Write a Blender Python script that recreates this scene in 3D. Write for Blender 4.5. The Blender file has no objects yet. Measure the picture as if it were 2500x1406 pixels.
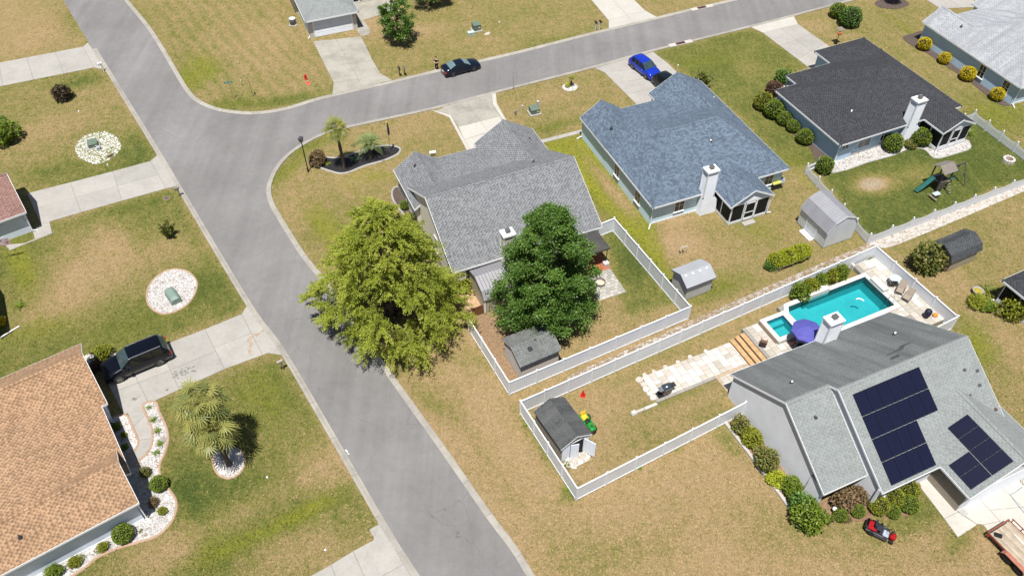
import bpy, math, random
import numpy as np
from mathutils import Vector, Matrix

# ------------------------------------------------------------------ camera, sky, sun, exposure
scene = bpy.context.scene
col = scene.collection
CAM_H, PITCH, FPX = 53.0, math.radians(47.0), 2000.0      # drone height, tilt below the horizon, focal length (px of a 2500 px wide frame)
cam = bpy.data.objects.new('camera', bpy.data.cameras.new('camera'))
col.objects.link(cam); scene.camera = cam
cam.location = (0, 0, CAM_H); cam.rotation_euler = (math.pi / 2 - PITCH, 0, 0)
cam.data.sensor_width = 36.0; cam.data.lens = FPX / 2500.0 * 36.0
cam.data.clip_start = 0.5; cam.data.clip_end = 6000.0

SUN_V = Vector((-0.055, -0.30, 1.0)).normalized()          # towards the sun: high, behind the drone
world = bpy.data.worlds.new('World'); scene.world = world; world.use_nodes = True
wn = world.node_tree.nodes; wl = world.node_tree.links
bg = wn.get('Background') or wn.new('ShaderNodeBackground')
sky = wn.new('ShaderNodeTexSky'); sky.sky_type = 'NISHITA'; sky.sun_disc = False
sky.sun_elevation = math.asin(SUN_V.z); sky.sun_rotation = math.atan2(SUN_V.x, SUN_V.y)
sky.air_density = 1.0; sky.dust_density = 1.0; sky.ozone_density = 1.0
wl.new(sky.outputs[0], bg.inputs[0]); bg.inputs[1].default_value = 0.062
sun = bpy.data.objects.new('sun', bpy.data.lights.new('sun', 'SUN')); col.objects.link(sun)
sun.data.energy = 5.0; sun.data.angle = math.radians(0.55); sun.data.color = (1.0, 0.975, 0.935)
sun.location = (0, -30, 120); sun.rotation_euler = SUN_V.to_track_quat('Z', 'Y').to_euler()
scene.view_settings.view_transform = 'Standard'; scene.view_settings.look = 'None'
scene.view_settings.exposure = 0.45; scene.view_settings.gamma = 1.0
scene.view_settings.use_curve_mapping = False
scene.cycles.max_bounces = 6; scene.cycles.transparent_max_bounces = 8

R = random.Random(7)
NR = np.random.default_rng(11)
rad = math.radians

# ------------------------------------------------------------------ survey helper: photo measurement -> metres on the plane z
def G(px, py, z=0.0):
    u = (px - 1250.0) / FPX; v = -(py - 703.0) / FPX
    dy = math.cos(PITCH) + v * math.sin(PITCH); dz = -math.sin(PITCH) + v * math.cos(PITCH)
    t = (z - CAM_H) / dz
    return Vector((u * t, dy * t, z))
def GL(pts, z=0.0): return [G(a, b, z) for a, b in pts]

# ------------------------------------------------------------------ tags, empties
def tag(o, label=None, cat=None, group=None, kind=None):
    if label: o['label'] = label
    if cat: o['category'] = cat
    if group: o['group'] = group
    if kind: o['kind'] = kind
    return o
def thing(name, label, cat, loc=(0, 0, 0), rz=0.0, group=None, kind=None):
    o = bpy.data.objects.new(name, None); col.objects.link(o)
    o.empty_display_size = 0.3
    o.location = loc; o.rotation_euler = (0, 0, rz)
    return tag(o, label, cat, group, kind)
def copy_tree(o, parent=None):
    c = o.copy(); col.objects.link(c)
    if parent is not None:
        c.parent = parent; c.matrix_parent_inverse = o.matrix_parent_inverse.copy()
    for ch in list(o.children): copy_tree(ch, c)
    return c
def obj(name, me, parent=None, loc=None, rz=None):
    o = bpy.data.objects.new(name, me); col.objects.link(o)
    if parent is not None: o.parent = parent
    if loc is not None: o.location = loc
    if rz is not None: o.rotation_euler = (0, 0, rz)
    return o

# ------------------------------------------------------------------ mesh collector
class MB:
    def __init__(s): s.v = []; s.f = []; s.m = []
    def add(s, vs, fs, mi=0):
        b = len(s.v); s.v += [tuple(p) for p in vs]
        for f in fs: s.f.append(tuple(b + i for i in f)); s.m.append(mi)
        return s
    def box(s, x0, y0, z0, x1, y1, z1, mi=0, M=None):
        vs = [Vector((x, y, z)) for z in (z0, z1) for x, y in ((x0, y0), (x1, y0), (x1, y1), (x0, y1))]
        if M is not None: vs = [M @ p for p in vs]
        return s.add(vs, [(3, 2, 1, 0), (4, 5, 6, 7), (0, 1, 5, 4), (1, 2, 6, 5), (2, 3, 7, 6), (3, 0, 4, 7)], mi)
    def cbox(s, c, sz, rz=0.0, mi=0, tilt=None):
        M = Matrix.Translation(c) @ Matrix.Rotation(rz, 4, 'Z')
        if tilt is not None: M = M @ tilt
        hx, hy, hz = sz[0] / 2, sz[1] / 2, sz[2] / 2
        return s.box(-hx, -hy, -hz, hx, hy, hz, mi, M)
    def bbox(s, c, sz, b=0.02, rz=0.0, mi=0, M=None):           # box with chamfered vertical and top edges
        hx, hy, hz = sz[0] / 2, sz[1] / 2, sz[2]
        T = M if M is not None else Matrix.Translation(c) @ Matrix.Rotation(rz, 4, 'Z')
        def ring(i, z): 
            return [(-hx + i, -hy + i + b, z), (-hx + i + b, -hy + i, z), (hx - i - b, -hy + i, z), (hx - i, -hy + i + b, z),
                    (hx - i, hy - i - b, z), (hx - i - b, hy - i, z), (-hx + i + b, hy - i, z), (-hx + i, hy - i - b, z)]
        vs = ring(0, 0) + ring(0, hz - b) + ring(b, hz)
        fs = [tuple(range(7, -1, -1)), tuple(range(16, 24))]
        for k in (0, 8):
            for i in range(8): j = (i + 1) % 8; fs.append((k + i, k + j, k + 8 + j, k + 8 + i))
        return s.add([T @ Vector(p) for p in vs], fs, mi)
    def prism(s, poly, z0, z1, mi=0, shrink_top=0.0):
        n = len(poly); P = [Vector((p[0], p[1])) for p in poly]
        area = sum(P[i].x * P[(i + 1) % n].y - P[(i + 1) % n].x * P[i].y for i in range(n))
        if area < 0: P = P[::-1]
        top = P
        if shrink_top: top = inset(P, shrink_top)
        vs = [(p.x, p.y, z0) for p in P] + [(p.x, p.y, z1) for p in top]
        fs = [tuple(range(n - 1, -1, -1)), tuple(range(n, 2 * n))] + [(i, (i + 1) % n, n + (i + 1) % n, n + i) for i in range(n)]
        return s.add(vs, fs, mi)
    def sheet(s, poly, z, mi=0):
        n = len(poly); P = [Vector((p[0], p[1])) for p in poly]
        area = sum(P[i].x * P[(i + 1) % n].y - P[(i + 1) % n].x * P[i].y for i in range(n))
        if area < 0: P = P[::-1]
        return s.add([(p.x, p.y, z) for p in P], [tuple(range(n))], mi)
    def tube(s, a, b, r0, r1=None, n=8, mi=0, cap=True):
        r1 = r0 if r1 is None else r1
        return s.ptube([a, b], [r0, r1], n, mi, cap)
    def ptube(s, pts, rs, n=8, mi=0, cap=True):
        pts = [Vector(p) for p in pts]; vs = []; k = len(pts); ref = None
        for i, p in enumerate(pts):
            d = (pts[min(i + 1, k - 1)] - pts[max(i - 1, 0)])
            d = d.normalized() if d.length > 1e-9 else Vector((0, 0, 1))
            if ref is None: ref = Vector((1, 0, 0)) if abs(d.z) > 0.8 else Vector((0, 0, 1))
            u = d.cross(ref)
            if u.length < 1e-4: u = d.cross(Vector((0, 1, 0.3)))
            u.normalize(); w = u.cross(d); r = rs[i] if hasattr(rs, '__len__') else rs
            for j in range(n):
                a = 2 * math.pi * j / n; vs.append(p + u * (r * math.cos(a)) + w * (r * math.sin(a)))
        fs = []
        for i in range(k - 1):
            for j in range(n):
                j2 = (j + 1) % n; fs.append((i * n + j, i * n + j2, (i + 1) * n + j2, (i + 1) * n + j)[::-1])
        if cap: fs += [tuple(range(n)), tuple(range((k - 1) * n, k * n))[::-1]]
        return s.add(vs, fs, mi)
    def lathe(s, prof, c=(0, 0, 0), n=16, mi=0, M=None, sx=1.0, sy=1.0):
        vs = []; k = len(prof); T = M if M is not None else Matrix.Translation(c)
        for r, z in prof:
            for j in range(n): a = 2 * math.pi * j / n; vs.append(T @ Vector((r * math.cos(a) * sx, r * math.sin(a) * sy, z)))
        fs = [(i * n + j, i * n + (j + 1) % n, (i + 1) * n + (j + 1) % n, (i + 1) * n + j) for i in range(k - 1) for j in range(n)]
        fs += [tuple(range(n))[::-1], tuple(range((k - 1) * n, k * n))]
        return s.add(vs, fs, mi)
    def ball(s, c, r, n=10, m=6, mi=0):
        r = (r, r, r) if not hasattr(r, '__len__') else r; prof = []
        vs = []; 
        for i in range(1, m):
            t = math.pi * i / m
            for j in range(n):
                a = 2 * math.pi * j / n
                vs.append((c[0] + r[0] * math.sin(t) * math.cos(a), c[1] + r[1] * math.sin(t) * math.sin(a), c[2] - r[2] * math.cos(t)))
        b = len(vs); vs += [(c[0], c[1], c[2] - r[2]), (c[0], c[1], c[2] + r[2])]
        fs = [(i * n + j, i * n + (j + 1) % n, (i + 1) * n + (j + 1) % n, (i + 1) * n + j) for i in range(m - 2) for j in range(n)]
        fs += [(b, (j + 1) % n, j) for j in range(n)] + [(b + 1, (m - 2) * n + j, (m - 2) * n + (j + 1) % n) for j in range(n)]
        return s.add(vs, fs, mi)
    def mesh(s, name, mats, smooth=False, uv=False):
        me = bpy.data.meshes.new(name); me.from_pydata(s.v, [], s.f)
        for m in (mats if isinstance(mats, (list, tuple)) else [mats]): me.materials.append(m)
        if any(s.m): me.polygons.foreach_set('material_index', s.m)
        if smooth: me.polygons.foreach_set('use_smooth', [True] * len(me.polygons))
        if uv: planar_uv(me)
        me.validate(); me.update()
        return me
    def build(s, name, mats, parent=None, smooth=False, uv=False, loc=None, rz=None):
        return obj(name, s.mesh(name, mats, smooth, uv), parent, loc, rz)

def inset(P, d):
    n = len(P); out = []
    for i in range(n):
        a, b, c = P[i - 1], P[i], P[(i + 1) % n]
        e1 = (b - a); e2 = (c - b)
        if e1.length < 1e-6 or e2.length < 1e-6: out.append(b); continue
        e1.normalize(); e2.normalize()
        n1 = Vector((-e1.y, e1.x)); n2 = Vector((-e2.y, e2.x)); m = n1 + n2
        if m.length < 1e-3: out.append(b + n1 * d); continue
        m.normalize(); out.append(b + m * (d / max(0.35, m.dot(n1))))
    return out
def planar_uv(me):                                        # metres: u along the level direction of each face, v down its slope
    uvl = me.uv_layers.new(name='UVMap'); co = [v.co for v in me.vertices]
    for p in me.polygons:
        n = p.normal
        if abs(n.z) > 0.985: u = Vector((1, 0, 0)); w = Vector((0, 1, 0))
        else:
            u = Vector((0, 0, 1)).cross(n).normalized(); w = n.cross(u)
        for li in p.loop_indices:
            c = co[me.loops[li].vertex_index]; uvl.data[li].uv = (c.dot(u), c.dot(w))
def smooth_path(pts, step=0.5, closed=False):             # Catmull-Rom through the points, resampled
    P = [Vector((p[0], p[1])) for p in pts]; n = len(P); out = []
    rng = range(n) if closed else range(n - 1)
    for i in rng:
        p1, p2 = P[i], P[(i + 1) % n]
        p0 = P[i - 1] if (closed or i > 0) else p1 * 2 - p2
        p3 = P[(i + 2) % n] if (closed or i + 2 < n) else p2 * 2 - p1
        k = max(2, int((p2 - p1).length / step))
        for j in range(k):
            t = j / k; t2 = t * t; t3 = t2 * t
            out.append(0.5 * ((2 * p1) + (p2 - p0) * t + (2 * p0 - 5 * p1 + 4 * p2 - p3) * t2 + (3 * p1 - p0 - 3 * p2 + p3) * t3))
    if not closed: out.append(P[-1])
    return out
def offset_path(P, d, closed=False):
    out = []; n = len(P)
    for i in range(n):
        a = P[i - 1] if (closed or i > 0) else P[i]; b = P[(i + 1) % n] if (closed or i + 1 < n) else P[i]
        t = (b - a).normalized(); out.append(P[i] + Vector((-t.y, t.x)) * d)
    return out

# ------------------------------------------------------------------ materials
MATS = {}
class NT:
    def __init__(s, name):
        s.mat = bpy.data.materials.new(name); s.mat.use_nodes = True
        s.t = s.mat.node_tree; s.n = s.t.nodes; s.l = s.t.links
        s.b = s.n['Principled BSDF']; s.out = s.n['Material Output']
    def node(s, typ, **kw):
        n = s.n.new(typ)
        for k, v in kw.items():
            if k in n.inputs: 
                if hasattr(v, 'is_linked') or hasattr(v, 'links'): s.l.new(v, n.inputs[k])
                else: n.inputs[k].default_value = v
            else: setattr(n, k, v)
        return n
    def link(s, a, b): s.l.new(a, b)
    def coord(s, which='Object'): return s.node('ShaderNodeTexCoord').outputs[which]
    def noise(s, vec, scale, detail=3.0, rough=0.55):
        n = s.node('ShaderNodeTexNoise'); n.inputs['Scale'].default_value = scale; n.inputs['Detail'].default_value = detail
        n.inputs['Roughness'].default_value = rough
        if vec is not None: s.link(vec, n.inputs['Vector'])
        return n.outputs['Fac']
    def ramp(s, fac, stops):
        r = s.node('ShaderNodeValToRGB'); e = r.color_ramp.elements
        while len(e) < len(stops): e.new(0.5)
        for i, (p, c) in enumerate(stops): e[i].position = p; e[i].color = (*c, 1) if len(c) == 3 else c
        s.link(fac, r.inputs[0]); return r.outputs[0]
    def mix(s, fac, a, b, blend='MIX'):
        m = s.node('ShaderNodeMix'); m.data_type = 'RGBA'; m.blend_type = blend
        for sock, v in ((m.inputs[0], fac), (m.inputs[6], a), (m.inputs[7], b)):
            if hasattr(v, 'links'): s.link(v, sock)
            elif isinstance(v, (int, float)): sock.default_value = v
            else: sock.default_value = (*v, 1) if len(v) == 3 else v
        return m.outputs[2]
    def math(s, op, a, b=0.0, c=None):
        m = s.node('ShaderNodeMath'); m.operation = op
        for i, v in enumerate((a, b, c)):
            if v is None: continue
            if hasattr(v, 'links'): s.link(v, m.inputs[i])
            else: m.inputs[i].default_value = v
        return m.outputs[0]
    def bump(s, h, strength=0.5, dist=0.02):
        b = s.node('ShaderNodeBump'); b.inputs['Strength'].default_value = strength; b.inputs['Distance'].default_value = dist
        s.link(h, b.inputs['Height']); s.link(b.outputs[0], s.b.inputs['Normal']); return b
    def done(s, color=None, rough=0.8, metal=0.0, spec=None):
        if color is not None:
            if hasattr(color, 'links'): s.link(color, s.b.inputs['Base Color'])
            else: s.b.inputs['Base Color'].default_value = (*color, 1)
        s.b.inputs['Roughness'].default_value = rough; s.b.inputs['Metallic'].default_value = metal
        if spec is not None: s.b.inputs['Specular IOR Level'].default_value = spec
        MATS[s.mat.name] = s.mat; return s.mat
def c3(c, k): return tuple(min(1.0, x * k) for x in c)
def mat(name, color, rough=0.7, metal=0.0, var=0.12, scale=3.0, bump=0.0, bscale=30.0, spec=0.4, coord='Object', fine=0.0):
    if name in MATS: return MATS[name]
    t = NT(name); vec = t.coord(coord)
    n = t.noise(vec, scale, 5.0)
    c = t.ramp(n, [(0.28, c3(color, 1 - var)), (0.72, c3(color, 1 + var))])
    if fine:
        f = t.noise(vec, scale * 14, 2.0); c = t.mix(1.0, c, t.ramp(f, [(0.3, (1 - fine,) * 3), (0.7, (1 + fine * 0.0,) * 3)]), 'MULTIPLY')
    if bump: t.bump(t.noise(vec, bscale, 4.0), bump, 0.02)
    return t.done(c, rough, metal, spec)
def shingles(name, color, dark=0.62, light=1.25, row=0.145, width=0.33, streak=0.10, mottled=0.5, stain=None, duty=0.42, spread=0.25):
    """rows of tabs: 'dark' slots and 'light' tabs alternate along each course, every cell with its own strength"""
    t = NT(name); uv = t.coord('UV'); oc = t.coord('Object')
    sep = t.node('ShaderNodeSeparateXYZ'); t.link(uv, sep.inputs[0])
    vr = t.math('DIVIDE', sep.outputs['Y'], row); r = t.math('FLOOR', vr); saw = t.math('FRACT', vr)
    rj = t.node('ShaderNodeTexWhiteNoise'); rj.noise_dimensions = '1D'; t.link(r, rj.inputs['W'])
    ux = t.math('ADD', t.math('DIVIDE', sep.outputs['X'], width), t.math('ADD', t.math('MULTIPLY', r, 0.5), t.math('MULTIPLY', rj.outputs['Value'], 0.3)))
    cell = t.math('FLOOR', ux); fx = t.math('FRACT', ux)
    cv = t.node('ShaderNodeCombineXYZ'); t.link(cell, cv.inputs[0]); t.link(r, cv.inputs[1])
    w = t.node('ShaderNodeTexWhiteNoise'); w.noise_dimensions = '2D'; t.link(cv.outputs[0], w.inputs['Vector'])
    slot = t.ramp(t.math('ADD', fx, t.math('MULTIPLY', t.math('SUBTRACT', w.outputs['Value'], 0.5), 0.3)), [(duty - 0.06, (0, 0, 0)), (duty + 0.06, (1, 1, 1))])
    c = t.mix(slot, c3(color, dark), c3(color, light))
    c = t.mix(mottled, c, t.mix(1.0, c, t.ramp(w.outputs['Value'], [(0.0, (1 - spread,) * 3), (1.0, (1 + spread,) * 3)]), 'MULTIPLY'))
    big = t.noise(oc, 0.5, 4.0); c = t.mix(1.0, c, t.ramp(big, [(0.3, (1 - streak,) * 3), (0.7, (1.0, 1.0, 1.0))]), 'MULTIPLY')
    gr = t.noise(oc, 70.0, 2.0); c = t.mix(1.0, c, t.ramp(gr, [(0.25, (0.84,) * 3), (0.75, (1.06,) * 3)]), 'MULTIPLY')
    if stain:                                             # algae streaks that run down the slope
        sm = t.node('ShaderNodeMapping'); sm.inputs['Scale'].default_value = (0.9, 0.10, 1.0); t.link(uv, sm.inputs['Vector'])
        sn = t.noise(sm.outputs[0], 1.0, 5.0, 0.6); c = t.mix(t.ramp(sn, [(0.42, (0, 0, 0)), (0.72, (1, 1, 1))]), c, stain)
    h = t.math('ADD', t.math('MULTIPLY', saw, -1.0), t.math('MULTIPLY', w.outputs['Value'], 0.4))
    t.bump(h, 0.45, 0.02)
    return t.done(c, 0.92, 0.0, 0.25)
def siding(name, color, lap=0.18, strength=0.9, vertical=False, rough=0.55, dist=0.04):
    t = NT(name); uv = t.coord('UV'); oc = t.coord('Object')
    sep = t.node('ShaderNodeSeparateXYZ'); t.link(uv, sep.inputs[0])
    saw = t.math('FRACT', t.math('DIVIDE', sep.outputs['X' if vertical else 'Y'], lap))
    prof = t.ramp(saw, [(0.0, (0.0,) * 3), (0.12, (0.85,) * 3), (0.9, (1.0,) * 3), (1.0, (0.0,) * 3)]) if vertical else t.math('SUBTRACT', 1.0, saw)
    t.bump(prof, strength, dist)
    n = t.noise(oc, 0.9, 4.0); c = t.ramp(n, [(0.3, c3(color, 0.93)), (0.7, c3(color, 1.03))])
    return t.done(c, rough, 0.0, 0.35)
def glass(name, color=(0.02, 0.025, 0.03), rough=0.05):
    t = NT(name); n = t.noise(t.coord('Object'), 1.3, 2.0)
    return t.done(t.ramp(n, [(0.3, c3(color, 0.6)), (0.7, c3(color, 1.5))]), rough, 0.0, 0.8)
# ------------------------------------------------------------------ ground materials
def lawn_material():
    t = NT('lawn_grass'); oc = t.coord('Object')
    def attr(n):
        a = t.node('ShaderNodeAttribute'); a.attribute_name = n; return a.outputs['Fac']
    g, y, s, st = attr('grn'), attr('yel'), attr('sand'), attr('stripe')
    n1 = t.noise(oc, 0.22, 5.0, 0.6); n2 = t.noise(oc, 1.1, 8.0, 0.72); n3 = t.noise(oc, 4.0, 7.0, 0.8); n4 = t.noise(oc, 15.0, 5.0, 0.8)
    def ctr(x, k): return t.math('MULTIPLY', t.math('SUBTRACT', x, 0.5), k)
    # direction the mower went: parallel to the street
    sp = t.node('ShaderNodeVectorMath'); sp.operation = 'DOT_PRODUCT'; sp.inputs[1].default_value = (0.823, 0.568, 0.0); t.link(oc, sp.inputs[0])
    ph = t.math('ADD', t.math('MULTIPLY', sp.outputs['Value'], 4.0), t.math('MULTIPLY', n1, 9.0))
    wv = t.math('MULTIPLY', t.math('MULTIPLY', t.math('SINE', ph), st), t.math('MULTIPLY', n2, 2.0))
    stm = t.node('ShaderNodeMapping'); stm.inputs['Rotation'].default_value = (0, 0, rad(-34.6)); stm.inputs['Scale'].default_value = (2.6, 0.2, 1.0); t.link(oc, stm.inputs['Vector'])
    n5 = t.noise(stm.outputs[0], 1.0, 6.0, 0.7)
    gg = t.math('ADD', g, ctr(n1, 0.55)); gg = t.math('ADD', gg, ctr(n2, 1.0)); gg = t.math('ADD', gg, ctr(n3, 1.25)); gg = t.math('ADD', gg, ctr(n5, 0.4)); gg = t.math('ADD', gg, t.math('MULTIPLY', wv, 0.08)); gg = t.math('ADD', gg, ctr(n4, 0.7))
    c = t.ramp(gg, [(0.0, (0.355, 0.250, 0.140)), (0.22, (0.305, 0.222, 0.108)), (0.42, (0.232, 0.195, 0.073)), (0.62, (0.168, 0.165, 0.044)), (0.85, (0.100, 0.120, 0.028)), (1.0, (0.062, 0.090, 0.020))])
    yy = t.math('ADD', y, t.math('ADD', ctr(n2, 0.7), t.math('ADD', ctr(n3, 0.9), ctr(n4, 0.5))))
    c = t.mix(t.ramp(yy, [(0.28, (0, 0, 0)), (1.0, (1, 1, 1))]), c, (0.235, 0.235, 0.026))
    ss = t.math('ADD', s, t.math('ADD', ctr(n2, 0.5), ctr(n3, 0.9)))
    c = t.mix(t.ramp(ss, [(0.42, (0, 0, 0)), (0.66, (1, 1, 1))]), c, t.ramp(n3, [(0.3, (0.29, 0.22, 0.145)), (0.7, (0.43, 0.355, 0.26))]))
    # clumps of thatch and blades
    n7 = t.noise(oc, 2.6, 9.0, 0.82); n8 = t.noise(oc, 7.0, 6.0, 0.85)
    c = t.mix(1.0, c, t.ramp(n7, [(0.36, (0.74, 0.77, 0.74)), (0.5, (1.0, 1.0, 1.0)), (0.64, (1.20, 1.17, 1.14))]), 'MULTIPLY')
    c = t.mix(1.0, c, t.ramp(n8, [(0.34, (0.66, 0.69, 0.66)), (0.5, (1.0, 1.0, 1.0)), (0.66, (1.30, 1.26, 1.22))]), 'MULTIPLY')
    c = t.mix(1.0, c, t.ramp(n4, [(0.32, (0.50, 0.53, 0.52)), (0.5, (0.95, 0.95, 0.95)), (0.70, (1.42, 1.36, 1.28))]), 'MULTIPLY')
    n6 = t.noise(oc, 55.0, 3.0, 0.75)
    c = t.mix(1.0, c, t.ramp(n6, [(0.3, (0.66, 0.66, 0.64)), (0.7, (1.24, 1.24, 1.2))]), 'MULTIPLY')
    # dry dark clumps and seed heads
    v = t.node('ShaderNodeTexVoronoi'); v.inputs['Scale'].default_value = 1.9; t.link(oc, v.inputs['Vector'])
    c = t.mix(t.ramp(v.outputs['Distance'], [(0.03, (0.45,) * 3), (0.12, (0, 0, 0))]), c, (0.10, 0.088, 0.036))
    t.bump(t.math('ADD', n4, t.math('MULTIPLY', n6, 0.6)), 1.0, 0.06)
    return t.done(c, 0.95, 0.0, 0.15)
M_LAWN = lawn_material()
def asphalt_material():
    t = NT('asphalt_aged'); oc = t.coord('Object')
    n1 = t.noise(oc, 0.12, 5.0, 0.62); n2 = t.noise(oc, 1.4, 6.0, 0.7); n3 = t.noise(oc, 26.0, 4.0, 0.8)
    mp = t.node('ShaderNodeMapping'); mp.inputs['Rotation'].default_value = (0, 0, rad(-34.8)); mp.inputs['Scale'].default_value = (0.62, 0.02, 1.0); t.link(oc, mp.inputs['Vector'])
    n4 = t.noise(mp.outputs[0], 1.0, 5.0, 0.6)
    f = t.math('ADD', t.math('MULTIPLY', n1, 0.45), t.math('ADD', t.math('MULTIPLY', n4, 0.35), t.math('MULTIPLY', n2, 0.2)))
    c = t.ramp(f, [(0.36, (0.150, 0.143, 0.138)), (0.5, (0.192, 0.183, 0.176)), (0.64, (0.238, 0.228, 0.220))])
    c = t.mix(1.0, c, t.ramp(n3, [(0.3, (0.72,) * 3), (0.7, (1.16,) * 3)]), 'MULTIPLY')
    n6 = t.noise(oc, 90.0, 2.0, 0.7); c = t.mix(1.0, c, t.ramp(n6, [(0.3, (0.80,) * 3), (0.7, (1.14,) * 3)]), 'MULTIPLY')
    # hairline cracks and a few drips
    w = t.node('ShaderNodeVectorMath'); w.operation = 'ADD'; nz = t.node('ShaderNodeTexNoise'); nz.inputs['Scale'].default_value = 0.6; nz.inputs['Detail'].default_value = 5.0; t.link(oc, nz.inputs['Vector']); t.link(oc, w.inputs[0]); t.link(nz.outputs['Color'], w.inputs[1])
    v = t.node('ShaderNodeTexVoronoi'); v.feature = 'DISTANCE_TO_EDGE'; v.inputs['Scale'].default_value = 0.13; t.link(w.outputs[0], v.inputs['Vector'])
    cr = t.math('MULTIPLY', t.ramp(v.outputs['Distance'], [(0.0, (1,) * 3), (0.0045, (0,) * 3)]), t.ramp(n2, [(0.45, (0,) * 3), (0.6, (0.55,) * 3)]))
    c = t.mix(cr, c, (0.07, 0.067, 0.064))
    v2 = t.node('ShaderNodeTexVoronoi'); v2.inputs['Scale'].default_value = 0.33; t.link(oc, v2.inputs['Vector'])
    c = t.mix(t.ramp(v2.outputs['Distance'], [(0.02, (0.5,) * 3), (0.05, (0,) * 3)]), c, (0.10, 0.096, 0.092))
    t.bump(n3, 0.4, 0.01)
    return t.done(c, 0.9, 0.0, 0.25)
M_ASPH = asphalt_material()
def concrete_material(name, color, stain=0.22, joint=True):
    t = NT(name); oc = t.coord('Object')
    n1 = t.noise(oc, 0.5, 6.0, 0.65); n2 = t.noise(oc, 3.5, 5.0, 0.65); n3 = t.noise(oc, 45.0, 3.0, 0.7)
    oi = t.node('ShaderNodeObjectInfo')
    c = t.ramp(n1, [(0.30, c3(color, 1 - stain)), (0.55, color), (0.75, c3(color, 1.07))])
    c = t.mix(1.0, c, t.ramp(n2, [(0.35, (0.93, 0.925, 0.91)), (0.65, (1.02, 1.02, 1.02))]), 'MULTIPLY')
    c = t.mix(1.0, c, t.ramp(n3, [(0.3, (0.88,) * 3), (0.7, (1.06,) * 3)]), 'MULTIPLY')
    c = t.mix(1.0, c, t.ramp(oi.outputs['Random'], [(0.0, (0.93, 0.93, 0.93)), (1.0, (1.05, 1.045, 1.04))]), 'MULTIPLY')
    t.bump(n3, 0.25, 0.008)
    return t.done(c, 0.88, 0.0, 0.3)
M_CONC = concrete_material('concrete_drive', (0.355, 0.335, 0.305), 0.14)
M_CONC_NEW = concrete_material('concrete_new', (0.45, 0.425, 0.38), 0.08)
M_CONC_OLD = concrete_material('concrete_old', (0.335, 0.315, 0.27), 0.3)
M_KERB = concrete_material('concrete_kerb', (0.335, 0.31, 0.27), 0.25)
M_EDGE_GREY = concrete_material('concrete_edging', (0.34, 0.33, 0.32), 0.15)
M_EDGE_TERRA = mat('edging_terracotta', (0.36, 0.24, 0.165), 0.85, var=0.15, scale=2.0, bump=0.3)
M_JOINT = mat('joint_dark', (0.17, 0.155, 0.13), 0.95, var=0.25, scale=4.0)
def gravel_material(name, lo, hi, soil, scale=17.0, amount=0.35):
    t = NT(name); oc = t.coord('Object')
    v = t.node('ShaderNodeTexVoronoi'); v.inputs['Scale'].default_value = scale; t.link(oc, v.inputs['Vector'])
    sep = t.node('ShaderNodeSeparateColor'); t.link(v.outputs['Color'], sep.inputs[0])
    c = t.ramp(sep.outputs[0], [(0.1, lo), (0.8, hi)])
    n = t.noise(oc, 2.2, 5.0, 0.7); c = t.mix(t.ramp(n, [(amount, (1, 1, 1)), (amount + 0.16, (0, 0, 0))]), c, soil)
    n2 = t.noise(oc, 12.0, 3.0); c = t.mix(1.0, c, t.ramp(n2, [(0.3, (0.8,) * 3), (0.6, (1.0,) * 3)]), 'MULTIPLY')
    t.bump(t.math('SUBTRACT', 1.0, v.outputs['Distance']), 0.9, 0.05)
    return t.done(c, 0.85, 0.0, 0.3)
M_GRAVEL = gravel_material('gravel_white', (0.34, 0.315, 0.29), (0.56, 0.54, 0.52), (0.24, 0.19, 0.14))
M_GRAVEL_THIN = gravel_material('gravel_thin', (0.30, 0.26, 0.21), (0.52, 0.48, 0.43), (0.23, 0.165, 0.10), 13.0, 0.46)
M_STONE_W = mat('stone_white', (0.52, 0.50, 0.475), 0.8, var=0.25, scale=9.0)
M_MULCH_BLACK = mat('mulch_black', (0.018, 0.016, 0.017), 0.95, var=0.5, scale=12.0, bump=1.0, bscale=40.0)
M_MULCH = mat('mulch_brown', (0.085, 0.062, 0.05), 0.95, var=0.45, scale=9.0, bump=1.0, bscale=40.0)
M_MULCH_RED = mat('mulch_red', (0.20, 0.11, 0.07), 0.95, var=0.4, scale=6.0, bump=1.0, bscale=40.0)
M_STRAW = mat('pine_straw', (0.225, 0.145, 0.082), 0.95, var=0.4, scale=7.0, bump=1.0, bscale=35.0)
M_WHITE = mat('white_vinyl', (0.72, 0.735, 0.76), 0.4, var=0.04, scale=1.5)
M_TRIM = mat('white_trim', (0.76, 0.77, 0.78), 0.45, var=0.05, scale=2.0)
M_BLACK = mat('black_metal', (0.012, 0.012, 0.014), 0.45, var=0.3, scale=6.0)
M_STEEL = mat('galvanised_steel', (0.42, 0.43, 0.44), 0.35, 0.8, var=0.15, scale=8.0)
M_PIPE_DK = mat('vent_dark', (0.03, 0.03, 0.035), 0.6, var=0.3)
M_DARKGLASS = glass('window_glass')
M_SCREEN = mat('insect_screen', (0.012, 0.012, 0.013), 0.7, var=0.3, scale=4.0, spec=0.2)

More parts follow.
